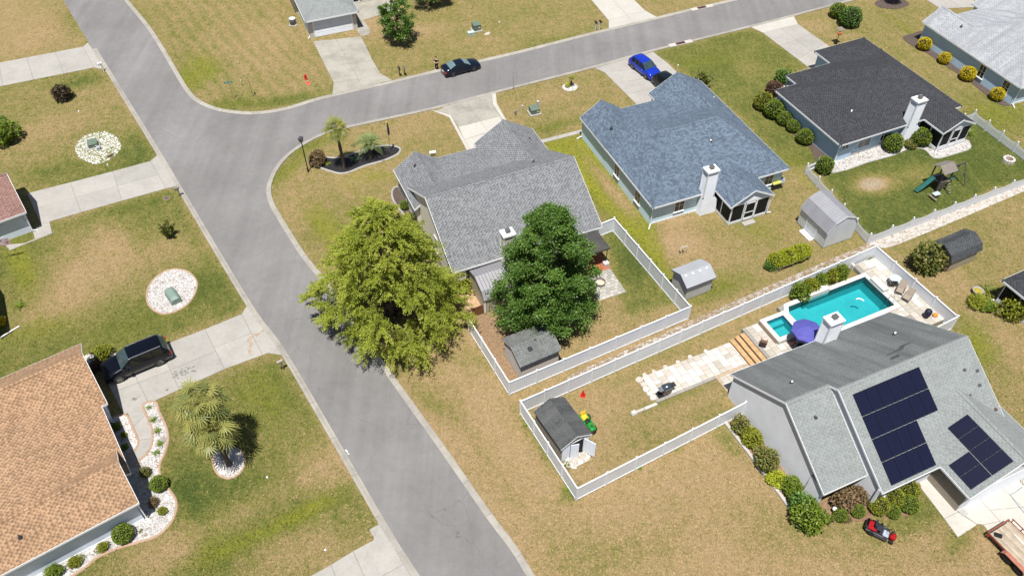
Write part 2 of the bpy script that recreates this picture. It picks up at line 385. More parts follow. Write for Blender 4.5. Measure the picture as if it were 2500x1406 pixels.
# ------------------------------------------------------------------ lawn sheet, one grid out to the horizon
POOL_PX = [(1923, 748), (2113, 677), (2184, 746), (1993, 822), (1950, 800), (1917, 772)]
DECK_Z = 0.45
POOL = [Vector(G(x, y, 0.35).xy) for x, y in POOL_PX]
def lines(lo, hi, step, far):
    a = list(np.arange(lo, hi + step / 2, step)); d = step
    while a[-1] < far: d *= 1.5; a.append(a[-1] + d)
    d = step
    while a[0] > -far: d *= 1.5; a.insert(0, a[0] - d)
    return np.array(a)
def inside(px, py, poly):
    r = np.zeros(px.shape, bool); n = len(poly)
    for i in range(n):
        x1, y1 = poly[i][0], poly[i][1]; x2, y2 = poly[(i + 1) % n][0], poly[(i + 1) % n][1]
        c = ((y1 > py) != (y2 > py)); 
        with np.errstate(divide='ignore', invalid='ignore'): r ^= c & (px < (x2 - x1) * (py - y1) / (y2 - y1 + 1e-12) + x1)
    return r
def build_lawn():
    xs = lines(-64, 70, 0.45, 1800); ys = lines(12, 122, 0.45, 2500)
    X, Y = np.meshgrid(xs, ys); H, Wd = X.shape
    fields = {k: np.zeros_like(X) for k in ('grn', 'yel', 'sand', 'stripe')}
    fields['grn'][:] = 0.34
    regs = [  # photo outline, greenness, fresh yellow-green, bare sand, mowing stripes
        ([(-300, -160), (160, -160), (215, 105), (-300, 170)], .20, 0, 0, .2),
        ([(-300, 200), (235, 166), (385, 378), (-300, 500)], .40, .05, 0, .3),
        ([(-300, 620), (110, 550), (430, 465), (602, 750), (240, 880), (-300, 1050)], .60, .22, 0, .4),
        ([(300, 1010), (690, 868), (928, 1285), (700, 1480), (60, 1500)], .55, .18, 0, .5),
        ([(312, -160), (690, -160), (815, 222), (545, 275), (440, 190)], .30, .05, 0, 1.0),
        ([(885, 100), (900, -160), (1560, -160), (1486, 68), (960, 200)], .33, .05, 0, .2),
        ([(665, 460), (800, 330), (1050, 270), (1145, 372), (965, 440), (1115, 670), (1130, 770), (960, 925)], .30, .22, 0, .1),
        ([(1325, 348), (1430, 322), (1600, 548), (1695, 760), (1500, 533), (1340, 380)], .62, .85, 0, 0),
        ([(1212, 228), (1455, 166), (1552, 256), (1330, 342)], .30, .1, 0, 0),
        ([(1598, 128), (1840, 70), (1968, 160), (1900, 230), (2055, 400), (1920, 405), (1710, 200)], .66, .25, 0, 0),
        ([(1600, 548), (1900, 460), (1965, 420), (2135, 600), (1680, 795)], .28, .2, 0, 0),
        ([(1985, 400), (2220, 300), (2380, 275), (2600, 400), (2600, 400), (2125, 588)], .78, .2, 0, 0),
        ([(1940, 40), (2260, 5), (2600, 280), (2600, 440), (2340, 262), (2150, 110)], .36, .15, 0, .4),
        ([(2140, 595), (2600, 395), (2600, 1150), (2345, 800)], .30, .14, 0, .2),
        ([(1275, 985), (2140, 605), (1850, 790), (1800, 920), (1822, 985), (1410, 1195)], .16, .0, .06, 0),
        ([(1130, 740), (1480, 560), (1686, 755), (1243, 935)], .20, 0, .1, 0),
        ([(1470, 560), (1500, 545), (1650, 735), (1530, 770)], .60, .1, 0, 0),
        ([(1245, 962), (1690, 775), (2140, 600), (1272, 985)], .05, 0, .2, 0),
        ([(965, 925), (1140, 800), (1243, 965), (1400, 1215), (1800, 1005), (2000, 1310), (2450, 1300), (2450, 1500), (1330, 1500)], .02, 0, 0, .3)]
    for poly, g, y, s, st in regs:
        P = [G(a, b) for a, b in poly]; m = inside(X, Y, P)
        fields['grn'][m] = g + .07; fields['yel'][m] = y; fields['sand'][m] = s; fields['stripe'][m] = st
    for k in fields:
        for _ in range(2):
            F = np.pad(fields[k], 1, mode='edge')
            fields[k] = (F[:-2, 1:-1] + F[2:, 1:-1] + F[1:-1, :-2] + F[1:-1, 2:] + 2 * F[1:-1, 1:-1]) / 6
    blobs = [  # x, y in the photo, radius x, radius y in metres, heading, change of green, fresh, sand
        (500, 165, 2.0, 3.5, 35, .3, .6, 0), (455, 200, 1.2, 3, 35, .3, .5, 0), (560, 255, 3, 1, 10, .4, .4, 0), (700, 245, 4, .9, 20, .4, .3, 0),
        (640, 110, 5, 5, 0, -.15, 0, 0), (420, 60, 2, 6, 35, .1, .15, 0), (330, 40, 1, 6, 35, .2, .1, 0),
        (75, 115, 3, 2.5, 0, -.2, 0, 0), (180, 60, 1, 4, 35, .3, 0, 0), (60, 60, 5, 2, 0, -.1, 0, 0),
        (250, 430, 6, 1.3, 30, .35, .25, 0), (330, 370, 2, 3, 35, .3, .1, 0), (140, 420, 4, 1.5, 25, .3, .15, 0), (100, 330, 3, 3, 0, -.25, 0, 0), (230, 250, 3, 3, 0, -.15, 0, 0), (200, 200, 2.5, 1.2, 20, .35, .1, 0),
        (215, 660, 3.6, 4.6, 30, -.55, -.25, 0), (120, 760, 3, 2.4, 30, -.4, 0, 0), (55, 650, 1.0, 4, 35, .2, .6, 0), (280, 600, 1.2, 3, 35, -.3, 0, 0), (420, 610, 3, 3, 30, -.35, 0, 0), (310, 800, 4, 1.6, 30, .15, .2, 0), (500, 690, 2, 2, 0, .25, .1, 0), (270, 622, .8, .8, 0, .1, .4, 0), (110, 800, 3, 1.6, 30, .25, .3, 0), (350, 490, 3, 1.2, 25, .2, .15, 0),
        (640, 1300, 4.5, .6, 29, .25, .5, 0), (760, 1240, 2, .6, 29, .2, .4, 0), (420, 1340, 3, 1.6, 25, -.5, 0, .1), (800, 1130, 2.3, 2.2, 35, -.45, 0, 0), (820, 1350, 2.5, 2.0, 0, -.25, 0, 0), (640, 960, 2, 3.5, 35, .1, .35, 0), (560, 1190, 2, 2, 0, .15, 0, 0), (690, 1370, 3, 1.5, 30, -.3, 0, 0), (600, 1240, 3, .8, 30, -.25, 0, 0), (520, 1330, 1.4, 2, 30, .25, .25, 0), (470, 1200, 1.2, 2.5, 30, .3, 0, 0),
        (900, 60, 2.2, 2.2, 0, -.35, -.1, .15), (1000, 80, 3, 1.2, 20, -.4, -.1, .3), (1150, 100, 4, 1, 20, -.1, 0, .1), (1050, 160, 5, .8, 22, .15, .15, 0), (1350, 100, 5, .8, 22, .2, .2, 0),
        (690, 420, 1.0, 3, -30, .4, .5, 0), (745, 360, 2.5, .8, 35, .35, .4, 0), (800, 560, 1.2, 4, 35, .3, .5, 0), (890, 420, 2.5, .9, 20, -.1, .1, 0), (1000, 310, 3, 2, 20, -.15, 0, 0), (850, 450, 2, 2, 0, -.1, .15, 0), (720, 480, 1.3, 3, 35, -.15, 0, 0), (920, 430, 2.5, 1, 0, .1, .3, 0),
        (1440, 480, 1.2, 5, 24, .2, .3, 0), (1500, 470, .8, 5, 24, -.6, -.8, .25), (1560, 560, 2, 2, 0, .2, .2, 0), (1640, 580, 2.4, 1.4, 20, -.3, -.15, .1), (1680, 610, 2, 1.6, 0, -.25, -.1, .1), (1750, 700, 3, 1, 24, .35, .3, 0), (1850, 560, 2, 2, 0, .1, .25, 0), (1650, 540, 1.6, .6, 20, -.4, -.2, .3),
        (1300, 245, 3, 1, 24, -.1, 0, .25), (1430, 205, 3, .9, 24, .0, .2, 0), (1350, 310, 3, .8, 24, .35, .3, 0),
        (1720, 150, 4, 2, 20, .1, .2, 0), (1830, 170, 2, 2, 0, -.25, 0, 0), (1660, 210, 1, 2, 24, -.3, 0, 0), (1780, 290, 2, 4, 20, -.15, -.1, 0), (1960, 420, 1.5, 2.5, 24, .1, .4, 0),
        (2130, 450, 1.9, 1.2, 20, -.9, -.4, .75), (2250, 420, 3, 1.2, 25, -.35, 0, 0), (2330, 400, 3, 2, 0, .15, .1, 0), (2430, 470, 1.6, .5, 24, -.5, 0, .6),
        (2000, 60, 3, 1.5, 20, -.1, 0, 0), (2310, 140, .6, 9, 22, .3, .6, 0), (2430, 280, 3, 3, 22, .3, .45, 0), (2200, 180, 1, 8, 22, -.1, 0, 0),
        (2380, 850, 1.6, 2.6, -15, .4, .6, 0), (2290, 690, 3, 2, 0, -.2, 0, .1), (2470, 840, 2, 3, 0, -.2, 0, .35), (2450, 720, 1, 1, 0, .2, .2, 0), (2250, 560, 3, .6, 25, .3, .3, 0),
        (1650, 970, 3.5, .35, 24, .4, .35, 0), (1640, 850, 6, .7, 25, .15, .1, 0), (1420, 1000, 2, 1.5, 0, -.1, 0, .2), (1480, 1010, 1.2, .8, 0, 0, 0, .25), (1400, 1150, 1.5, 1.5, 0, -.1, 0, .35), (1560, 1060, 2, 1.2, 20, .2, 0, 0), (1740, 1010, 2, 1, 20, .15, 0, 0),
        (1320, 1090, .35, 3.5, 28, .45, .3, 0), (1780, 1075, .8, 1.6, 25, .4, .25, 0), (1395, 1205, 1, .5, 25, .5, .2, 0), (1640, 1090, .8, .5, 0, .3, 0, 0), (1100, 990, 1.2, 2.5, 35, .25, .1, 0), (1030, 960, .6, 3, 35, .3, .15, 0), (1430, 1380, 3, 3, 0, .18, .05, 0), (1560, 1330, 4, 1.5, 20, .15, 0, 0), (1150, 880, 2.5, 1.4, -10, .25, 0, 0), (1250, 1200, .5, 6, 35, .12, 0, 0), (1900, 1280, 3, 2, 0, .25, .1, 0), (2250, 1250, 2.5, 1, 25, .35, .2, 0), (2150, 1330, 3, 1, 10, .2, .1, 0), (2330, 1330, 1.5, .6, 30, .5, .3, 0), (1050, 1060, 1, 4, 35, -.15, 0, .1), (1180, 1000, .6, 6, 32, -.1, 0, .15),
        (1560, 640, 1.6, 2.5, 25, .3, .15, 0), (1180, 830, 1, 2, 25, -.1, 0, .25), (1480, 850, 3, 1, 25, -.2, 0, .2)]
    for px, py, rx, ry, hd, dg, dy_, ds in blobs:
        c = G(px, py); a = rad(hd); dx = X - c.x; dy = Y - c.y
        u = (dx * math.cos(a) + dy * math.sin(a)) / rx; v = (-dx * math.sin(a) + dy * math.cos(a)) / ry
        w = np.exp(-(u * u + v * v) * 0.8)
        fields['grn'] += dg * w; fields['yel'] += dy_ * w; fields['sand'] += ds * w
    me = bpy.data.meshes.new('lawn'); V = np.zeros((H * Wd, 3)); V[:, 0] = X.ravel(); V[:, 1] = Y.ravel()
    i = np.arange((H - 1) * (Wd - 1)); r = i // (Wd - 1); c = i % (Wd - 1); a = r * Wd + c
    F = np.stack([a, a + 1, a + Wd + 1, a + Wd], 1)
    cx = (V[F[:, 0], 0] + V[F[:, 2], 0]) / 2; cy = (V[F[:, 0], 1] + V[F[:, 2], 1]) / 2
    pc = sum(POOL, Vector((0, 0))) / len(POOL); grown = [pc + (p - pc) * 1.16 for p in POOL]
    spa = [pc + (Vector(G(x, y, .35).xy) - pc) for x, y in ((1860, 790), (1912, 768), (1942, 815), (1898, 838))]
    F = F[~(inside(cx, cy, grown) | inside(cx, cy, spa))]
    me.vertices.add(len(V)); me.vertices.foreach_set('co', V.ravel())
    me.loops.add(F.size); me.loops.foreach_set('vertex_index', F.ravel().astype(np.int32))
    me.polygons.add(len(F)); me.polygons.foreach_set('loop_start', np.arange(0, F.size, 4, dtype=np.int32))
    try: me.polygons.foreach_set('loop_total', np.full(len(F), 4, np.int32))
    except Exception: pass
    for k, fl in fields.items():
        at = me.attributes.new(k, 'FLOAT', 'POINT'); at.data.foreach_set('value', fl.ravel().astype(np.float32))
    me.materials.append(M_LAWN); me.update(calc_edges=True); me.validate()
    global LAWN_F; LAWN_F = (xs, ys, fields)
    return tag(obj('lawn', me), 'mown lawn of dry tan and green grass', None, None, 'structure')
LAWN = build_lawn()

# ------------------------------------------------------------------ streets
def extend(P, d0, d1):
    u = (P[0] - P[1]).normalized(); w = (P[-1] - P[-2]).normalized()
    return [P[0] + u * k for k in np.arange(d0, 0, -6.0)] + P + [P[-1] + w * k for k in np.arange(6.0, d1, 6.0)]
V2 = lambda px: [Vector(G(a, b).xy) for a, b in px]
EDGE_L = extend(V2([(1003, 1404), (925, 1279), (690, 872), (602, 748), (437, 470), (379, 372), (246, 154), (153.6, 0)]), 60, 120)
EDGE_U = extend(V2([(312, 0), (375.5, 78.5), (443.7, 191), (460, 217), (480, 240), (510, 257), (546, 268), (597, 274), (640, 273), (700, 263), (791, 236), (961, 197), (1100, 164), (1260, 127.5), (1424, 86), (1602, 43), (1786, 0)]), 120, 60)
EDGE_R = extend(V2([(1305, 1404), (1260, 1332), (1200, 1253), (1084, 1087), (975, 936), (900, 828), (808, 697), (748, 624), (685, 525), (667, 490), (662, 462), (667.8, 438), (685, 406), (722, 369), (790.6, 331), (869, 310), (1050, 270), (1260, 216), (1452, 167), (1595, 127), (1834, 68), (2060, 9)]), 60, 60)
PL, PU, PR = (smooth_path(e, 0.8) for e in (EDGE_L, EDGE_U, EDGE_R))
from mathutils.geometry import delaunay_2d_cdt
def flat_fill(P, z):
    n = len(P); r = delaunay_2d_cdt([Vector((p.x, p.y)) for p in P], [], [list(range(n))], 1, 1e-5)
    m = MB()
    def up(f):
        a, b, c = (r[0][i] for i in f[:3]); return f if (b - a).cross(c - a) > 0 else f[::-1]
    return m.add([(v.x, v.y, z) for v in r[0]], [up(tuple(f)) for f in r[2]])
EXCL = [PL + PU + PR[::-1]]
road = flat_fill(PL + PU + PR[::-1], 0.006).build('asphalt_road', M_ASPH)
tag(road, 'grey asphalt street with a side street curving off', None, None, 'structure')
MOUTHS = [Vector(G(*p).xy) for p in ((232, 135), (410, 415), (648, 808), (968, 1340), (885, 213), (1130, 248), (1530, 147), (1890, 54), (1545, 57))]
def kerb(path, side, name, label):
    root = thing(name, label, None, kind='structure')
    W_ = 0.48; prof = [(0.0, 0.0), (0.0, 0.085), (0.07, 0.10), (0.16, 0.092), (0.30, 0.045), (0.36, 0.022), (W_, 0.014)]
    s = 0.0; cur = []; pieces = []
    P = path; N = offset_path(P, 1.0)
    for i, p in enumerate(P):
        if i: s += (p - P[i - 1]).length
        cur.append(i)
        if s >= 3.0 and len(cur) > 1: pieces.append(cur); cur = [i]; s = 0.0
    if len(cur) > 1: pieces.append(cur)
    for pc in pieces:
        mid = P[pc[len(pc) // 2]]
        if not (-50 < mid.x < 60 and 10 < mid.y < 120): continue
        m = MB(); vs = []; k = len(prof)
        for q, i in enumerate(pc):
            nrm = (N[i] - P[i]) * side; b = P[i]
            if q in (0, len(pc) - 1):
                tdir = (P[pc[1]] - P[pc[0]]).normalized() if q == 0 else (P[pc[-2]] - P[pc[-1]]).normalized(); b = b + tdir * 0.012
            low = min((b - mm).length for mm in MOUTHS); f = 0.28 if low < 3.2 else (0.28 + 0.72 * min(1, (low - 3.2) / 1.2))
            for d, z in prof: vs.append((b.x + nrm.x * d, b.y + nrm.y * d, 0.012 + (z - 0.0) * f if z else 0.0))
        fs = []
        for q in range(len(pc) - 1):
            for j in range(k - 1):
                f4 = (q * k + j, q * k + j + 1, (q + 1) * k + j + 1, (q + 1) * k + j); fs.append(f4 if side < 0 else f4[::-1])
        fs += [tuple(range(k)) if side > 0 else tuple(range(k))[::-1], tuple(range((len(pc) - 1) * k, len(pc) * k))[::-1] if side > 0 else tuple(range((len(pc) - 1) * k, len(pc) * k))]
        m.add(vs, fs); m.build('kerb_segment', M_KERB, root)
kerb(PL, -1, 'kerb_west', 'rolled concrete kerb along the left side of the street')
kerb(PU, -1, 'kerb_north', 'rolled concrete kerb round the corner lawn with the street signs')
kerb(PR, 1, 'kerb_south', 'rolled concrete kerb round the corner lawn with the palms')

for k, mm in enumerate(MOUTHS):                           # concrete aprons that close the gap between kerb and driveway
    path, side = min(((p, sd) for p, sd in ((PL, -1), (PU, -1), (PR, 1))), key=lambda q: min((v - mm).length for v in q[0]))
    near = [v for v in path if (v - mm).length < 2.7]
    if len(near) < 2: continue
    out = offset_path(near, -.75 * side); EXCL.append(near + out[::-1])
    tag(flat_fill(near + out[::-1], .0075 + .0004 * k).build('driveway_apron', M_CONC), 'concrete apron between the kerb and a driveway', None, None, 'structure')
# ------------------------------------------------------------------ driveways, walks: slabs with joints
def slab_set(name, label, polys, mats=None, z=0.035, base=True):
    polys = [V2(p) if not isinstance(p[0], Vector) else p for p in polys]
    root = thing(name, label, None, kind='structure'); EXCL.extend(polys)
    for i, p in enumerate(polys):
        n = len(p); ar = sum(p[k].x * p[(k + 1) % n].y - p[(k + 1) % n].x * p[k].y for k in range(n))
        if ar < 0: p = p[::-1]
        q = inset(p, 0.008); mm = mats[i] if isinstance(mats, list) else (mats or M_CONC)
        MB().prism(q, 0.0, z + R.uniform(-0.003, 0.003), 0, 0.008).build('slab', mm, root)
        MB().sheet(p, z - 0.018 + 0.0003 * i).build('joint', M_JOINT, root)
    return root
def lerp2(a, b, t): return (a[0] + (b[0] - a[0]) * t, a[1] + (b[1] - a[1]) * t)
def quad_split(A, B, C, D, us, vs):                       # A->B along u, A->D along v
    out = []
    for i in range(len(us) - 1):
        for j in range(len(vs) - 1):
            f = lambda u, v: lerp2(lerp2(A, B, u), lerp2(D, C, u), v)
            out.append([f(us[i], vs[j]), f(us[i + 1], vs[j]), f(us[i + 1], vs[j + 1]), f(us[i], vs[j + 1])])
    return out
slab_set('driveway', 'pale concrete driveway at the top left beside the white mailbox',
         quad_split((-140, 181), (203, 115), (230, 166), (-140, 240), (0, .2, .4, .6, .8, 1), (0, 1)) + [[(203, 115), (215, 105), (249, 160), (247, 170), (230, 166)]])
slab_set('driveway', 'concrete driveway in front of the reddish brown garage',
         quad_split((66, 473), (172, 446), (198, 519), (100, 548), (0, 1), (0, .5, 1)) + quad_split((172, 446), (275, 419), (298, 491), (198, 519), (0, 1), (0, .5, 1)) +
         quad_split((275, 419), (367, 394), (406, 461), (298, 491), (0, 1), (0, .5, 1)) + [[(367, 394), (384, 379), (432, 455), (406, 461)]] +
         [[(100, 548), (121, 541), (128, 570), (85, 584), (80, 562)], [(85, 584), (128, 570), (112, 577), (60, 594)], [(60, 594), (112, 577), (60, 597), (24, 612), (12, 598)]])
D3 = quad_split((500, 804), (590, 767), (641, 867), (549, 901), (0, 1), (0, .47, 1)) + quad_split((390, 846), (500, 804), (549, 901), (438, 951), (0, 1), (0, .55, 1)) + \
     quad_split((240, 892), (390, 846), (438, 951), (303, 1013), (0, .45, 1), (0, .55, 1)) + [[(590, 767), (602, 748), (692, 868), (655, 862), (641, 867)]]
slab_set('driveway', 'concrete driveway with the parked black SUV and oil spots', D3)
slab_set('driveway', 'concrete driveway at the bottom edge left of the street',
         [[(924, 1277), (912, 1318), (862, 1345), (898, 1425), (985, 1377)], [(862, 1345), (808, 1378), (840, 1455), (898, 1425)], [(808, 1378), (740, 1416), (770, 1500), (840, 1455)], [(985, 1377), (898, 1425), (930, 1500), (1055, 1490)]], M_CONC)
D5 = [[(765, 102), (820, 97), (835, 124), (778, 130)], [(820, 97), (881, 90), (895, 117), (835, 124)], [(778, 130), (835, 124), (853, 157), (795, 164)], [(835, 124), (895, 117), (910, 149), (853, 157)],
      [(795, 164), (853, 157), (875, 195), (815, 203)], [(853, 157), (910, 149), (929, 180), (875, 195)], [(815, 203), (875, 195), (884, 212), (811, 231)], [(875, 195), (929, 180), (958, 197), (884, 212)]]
slab_set('driveway', 'weathered concrete driveway before the white garage door at the top', D5, M_CONC_OLD)
slab_set('path', 'concrete path curving from the white garage to its porch', [[(868, 53), (888, 50), (903, 73), (904, 82), (893, 88), (881, 90), (873, 78)], [(868, 53), (862, 40), (962, 14), (966, 25), (888, 50)], [(862, 40), (850, 12), (960, -20), (966, 14)]], M_CONC_OLD)
D6 = [[(1062, 271), (1139, 249), (1153, 269), (1101, 282)], [(1139, 249), (1200, 231), (1203, 255), (1153, 269)], [(1101, 282), (1153, 269), (1173, 297), (1119, 311)], [(1153, 269), (1203, 255), (1221, 285), (1173, 297)]]
D6n = [[(1119, 311), (1173, 297), (1191, 324), (1133, 341)], [(1173, 297), (1221, 285), (1236, 312), (1191, 324)], [(1133, 341), (1236, 312), (1252, 345), (1150, 372)]]
D6b = [[(1050, 269), (1062, 271), (1101, 282), (1150, 372), (1143, 374), (1096, 287)], [(1200, 231), (1211, 228), (1213, 253), (1243, 306), (1236, 308), (1203, 255)]]
slab_set('driveway', 'two-tone concrete driveway with white borders beside the palm bed lawn', D6 + D6n + D6b, [M_CONC_OLD] * 4 + [M_CONC_NEW] * 3 + [M_CONC_NEW] * 2)
slab_set('driveway', 'concrete driveway with the blue car parked on it', [[(1452, 167), (1530, 147), (1556, 172), (1476, 178)], [(1530, 147), (1594, 128), (1630, 155), (1556, 172)]] +
         quad_split((1476, 178), (1630, 155), (1700, 225), (1556, 258), (0, .5, 1), (0, .33, .66, 1)), M_CONC)
slab_set('path', 'narrow concrete path along the blue roofed house', quad_split((1290, 350), (1432, 314), (1433, 322), (1293, 358), (0, .17, .33, .5, .67, .83, 1), (0, 1)), M_CONC)
D8 = [[(1834, 68), (1938, 41), (1948, 60), (1862, 81)]] + quad_split((1862, 81), (1948, 60), (2050, 132), (1990, 178), (0, .5, 1), (0, .33, .66, 1))
slab_set('driveway', 'concrete driveway in front of the charcoal roofed house', D8, [M_CONC_NEW] + [M_CONC] * 6)
slab_set('driveway', 'concrete driveway at the top right before the pale grey roof', quad_split((2150, -70), (2330, -28), (2400, 18), (2295, 22), (0, .5, 1), (0, .5, 1)), M_CONC)
slab_set('driveway', 'bright concrete driveway at the top crossing the frame', [[(1486, 51), (1486, 71), (1545, 57), (1530, 38)], [(1530, 38), (1545, 57), (1604, 43), (1575, 27)], [(1441, -2), (1486, 51), (1530, 38), (1494, -2)], [(1494, -2), (1530, 38), (1575, 27), (1545, -2)], [(1350, -95), (1441, -2), (1494, -2), (1405, -100)], [(1405, -100), (1494, -2), (1545, -2), (1460, -105)]], M_CONC_NEW)
def hz(x, y): return (1740 + x / 2.4237, 740 + y / 2.4237)
slab_set('driveway', 'pale concrete driveway under the trailer at the bottom right', [[hz(*p) for p in q] for q in (
    [(1205, 1060), (1262, 1015), (1450, 1235), (1370, 1275)], [(1370, 1275), (1450, 1235), (1565, 1310), (1450, 1385)], [(1440, 1225), (1565, 1150), (1640, 1225), (1700, 1290), (1600, 1310), (1560, 1305)],
    [(1565, 1150), (1700, 1080), (1830, 1205), (1640, 1225)], [(1600, 1310), (1700, 1290), (1842, 1440), (1960, 1600), (1850, 1640)], [(1640, 1225), (1830, 1205), (2010, 1380), (1842, 1440), (1700, 1290)], [(1700, 1080), (1900, 985), (2100, 1180), (1830, 1205)], [(1830, 1205), (2100, 1180), (2200, 1300), (2010, 1380)])], M_CONC_NEW)

# oil and rust marks, storm drain grates, covers
def storm_drain(px, py, label):
    c = G(px, py); r = thing('storm_drain', label, 'drain', (c.x, c.y, 0.0), rad(22), 'storm drains on the side street')
    MB().box(-1.6, -0.32, 0.0, 1.6, 0.3, 0.125).build('concrete_surround', M_CONC_NEW, r)
    g = MB(); g.box(-0.62, -0.24, 0.125, 0.62, 0.24, 0.14)
    g.build('grate_frame', mat('rust_iron', (0.075, 0.03, 0.025), 0.8, 0.2, var=0.35, scale=8), r)
    for k in range(8): MB().box(-0.52 + k * 0.135, -0.2, 0.14, -0.45 + k * 0.135, 0.2, 0.155).build('bar', MATS['rust_iron'], r)
storm_drain(1713, 21, 'rusty storm drain grate on the far kerb of the side street')
storm_drain(1661, 108, 'rusty storm drain grate on the near kerb below the other one')
BED_N = [0]
def bed_ground(name, label, px, m, z=0.014, closed=True, step=0.3, edge=None, edge_w=0.14, edge_h=0.09, pebbles=0, pm=None, psize=(0.03, 0.075), straight=False):
    P = V2(px) if not isinstance(px[0], Vector) else px
    P = P if straight else smooth_path(P, step, True)
    BED_N[0] += 1; z = z + BED_N[0] * .0016
    o = MB().sheet(P, z).build(name, m); tag(o, label, None, None, 'structure'); EXCL.append(P)
    if edge is not None:
        n = len(P); ar = sum(P[k].x * P[(k + 1) % n].y - P[(k + 1) % n].x * P[k].y for k in range(n)); sg = 1 if ar > 0 else -1
        e = MB(); a = offset_path(P, -edge_w / 2 * sg, True); b = offset_path(P, edge_w / 2 * sg, True); a2 = offset_path(P, -edge_w * .3 * sg, True); b2 = offset_path(P, edge_w * .3 * sg, True)
        vs = []
        for i in range(n): vs += [(a[i].x, a[i].y, 0), (a2[i].x, a2[i].y, edge_h), (b2[i].x, b2[i].y, edge_h), (b[i].x, b[i].y, 0)]
        fs = []
        for i in range(n):
            j = (i + 1) % n
            for k in range(3): fs.append((i * 4 + k, j * 4 + k, j * 4 + k + 1, i * 4 + k + 1) if sg > 0 else (i * 4 + k, i * 4 + k + 1, j * 4 + k + 1, j * 4 + k))
        e.add(vs, fs).build('edging', edge, o, smooth=True)
    if pebbles: scatter_stones(o, P, pebbles, pm or M_STONE_W, psize, z)
    return o
def scatter_stones(parent, P, count, m, psize, z=0.0, name='pebbles', spill=0.0):
    xs = [p.x for p in P]; ys = [p.y for p in P]; pts = []
    X = NR.uniform(min(xs) - spill, max(xs) + spill, count * 6); Y = NR.uniform(min(ys) - spill, max(ys) + spill, count * 6)
    k = inside(X, Y, P); X = X[k][:count]; Y = Y[k][:count]; n = len(X)
    S = NR.uniform(psize[0], psize[1], n); A = NR.uniform(0, 6.28, n)
    oct_ = np.array([(1, 0, 0), (0, 1, 0), (-1, 0, 0), (0, -1, 0), (0, 0, 0.75)]); F = np.array([(0, 1, 4), (1, 2, 4), (2, 3, 4), (3, 0, 4)])
    V = np.zeros((n, 5, 3)); st = NR.uniform(0.6, 1.25, (n, 5))
    ca, sa = np.cos(A)[:, None], np.sin(A)[:, None]; o = oct_[None] * (S[:, None] * st)[:, :, None]
    V[:, :, 0] = o[:, :, 0] * ca - o[:, :, 1] * sa + X[:, None]; V[:, :, 1] = o[:, :, 0] * sa + o[:, :, 1] * ca + Y[:, None]; V[:, :, 2] = o[:, :, 2] + z
    FF = (F[None] + (np.arange(n) * 5)[:, None, None]).reshape(-1, 3)
    me = np_mesh(name, V.reshape(-1, 3), FF); me.materials.append(m)
    return tag(obj(name, me, parent), None, None, None, 'stuff')
def np_mesh(name, V, F, tint=None):
    me = bpy.data.meshes.new(name); k = F.shape[1]
    me.vertices.add(len(V)); me.vertices.foreach_set('co', np.ascontiguousarray(V, dtype=np.float32).ravel())
    me.loops.add(F.size); me.loops.foreach_set('vertex_index', np.ascontiguousarray(F, dtype=np.int32).ravel())
    me.polygons.add(len(F)); me.polygons.foreach_set('loop_start', np.arange(0, F.size, k, dtype=np.int32))
    try: me.polygons.foreach_set('loop_total', np.full(len(F), k, np.int32))
    except Exception: pass
    if tint is not None:
        at = me.attributes.new('tint', 'FLOAT', 'POINT'); at.data.foreach_set('value', np.ascontiguousarray(tint, dtype=np.float32))
    me.update(calc_edges=True)
    return me
# ------------------------------------------------------------------ houses
M_SH_GREY = shingles('shingle_grey', (0.184, 0.188, 0.194), 0.72, 1.16, 0.15, 0.34)
M_SH_BLUE = shingles('shingle_slate_blue', (0.112, 0.146, 0.190), 0.84, 1.06, 0.15, 0.30, spread=0.32, mottled=0.8)
M_SH_CHAR = shingles('shingle_charcoal', (0.043, 0.044, 0.049), 0.72, 1.25, 0.15, 0.34)
M_SH_PALE = shingles('shingle_pale_grey', (0.37, 0.38, 0.395), 0.85, 1.08, 0.15, 0.36, mottled=0.4, stain=(0.23, 0.235, 0.25))
M_SH_SAGE = shingles('shingle_green_grey', (0.232, 0.248, 0.24), 0.90, 1.06, 0.15, 0.36, spread=0.12)
M_SH_SAGE_W = shingles('shingle_streaked_grey', (0.165, 0.174, 0.17), 0.92, 1.05, 0.15, 0.36, spread=0.12, stain=(0.085, 0.092, 0.092))
M_SH_TAN = shingles('shingle_tan', (0.335, 0.208, 0.122), 0.70, 1.14, 0.15, 0.34, spread=0.3)
M_SH_RED = shingles('shingle_red_brown', (0.235, 0.135, 0.113), 0.82, 1.15, 0.16, 0.36)
M_SD_BLUE = siding('siding_blue_grey', (0.52, 0.66, 0.73), 0.13, 0.35)
M_SD_SLATE = siding('siding_slate', (0.40, 0.53, 0.64), 0.13, 0.3)
M_SD_BEIGE = siding('siding_beige', (0.56, 0.52, 0.44), 0.13, 0.35)
M_SD_CREAM = siding('siding_cream', (0.50, 0.45, 0.39), 0.13, 0.35)
M_SD_GREY = siding('siding_pale_grey', (0.47, 0.475, 0.485), 0.26, 1.0, dist=0.09)
M_SD_WHITE = siding('siding_white', (0.66, 0.68, 0.71), 0.2, 0.9, dist=0.06)
M_SD_TAN = siding('siding_light_blue_grey', (0.60, 0.65, 0.72), 0.13, 0.3)
M_FOUND = mat('foundation', (0.40, 0.40, 0.40), 0.9, var=0.12, scale=3.0)

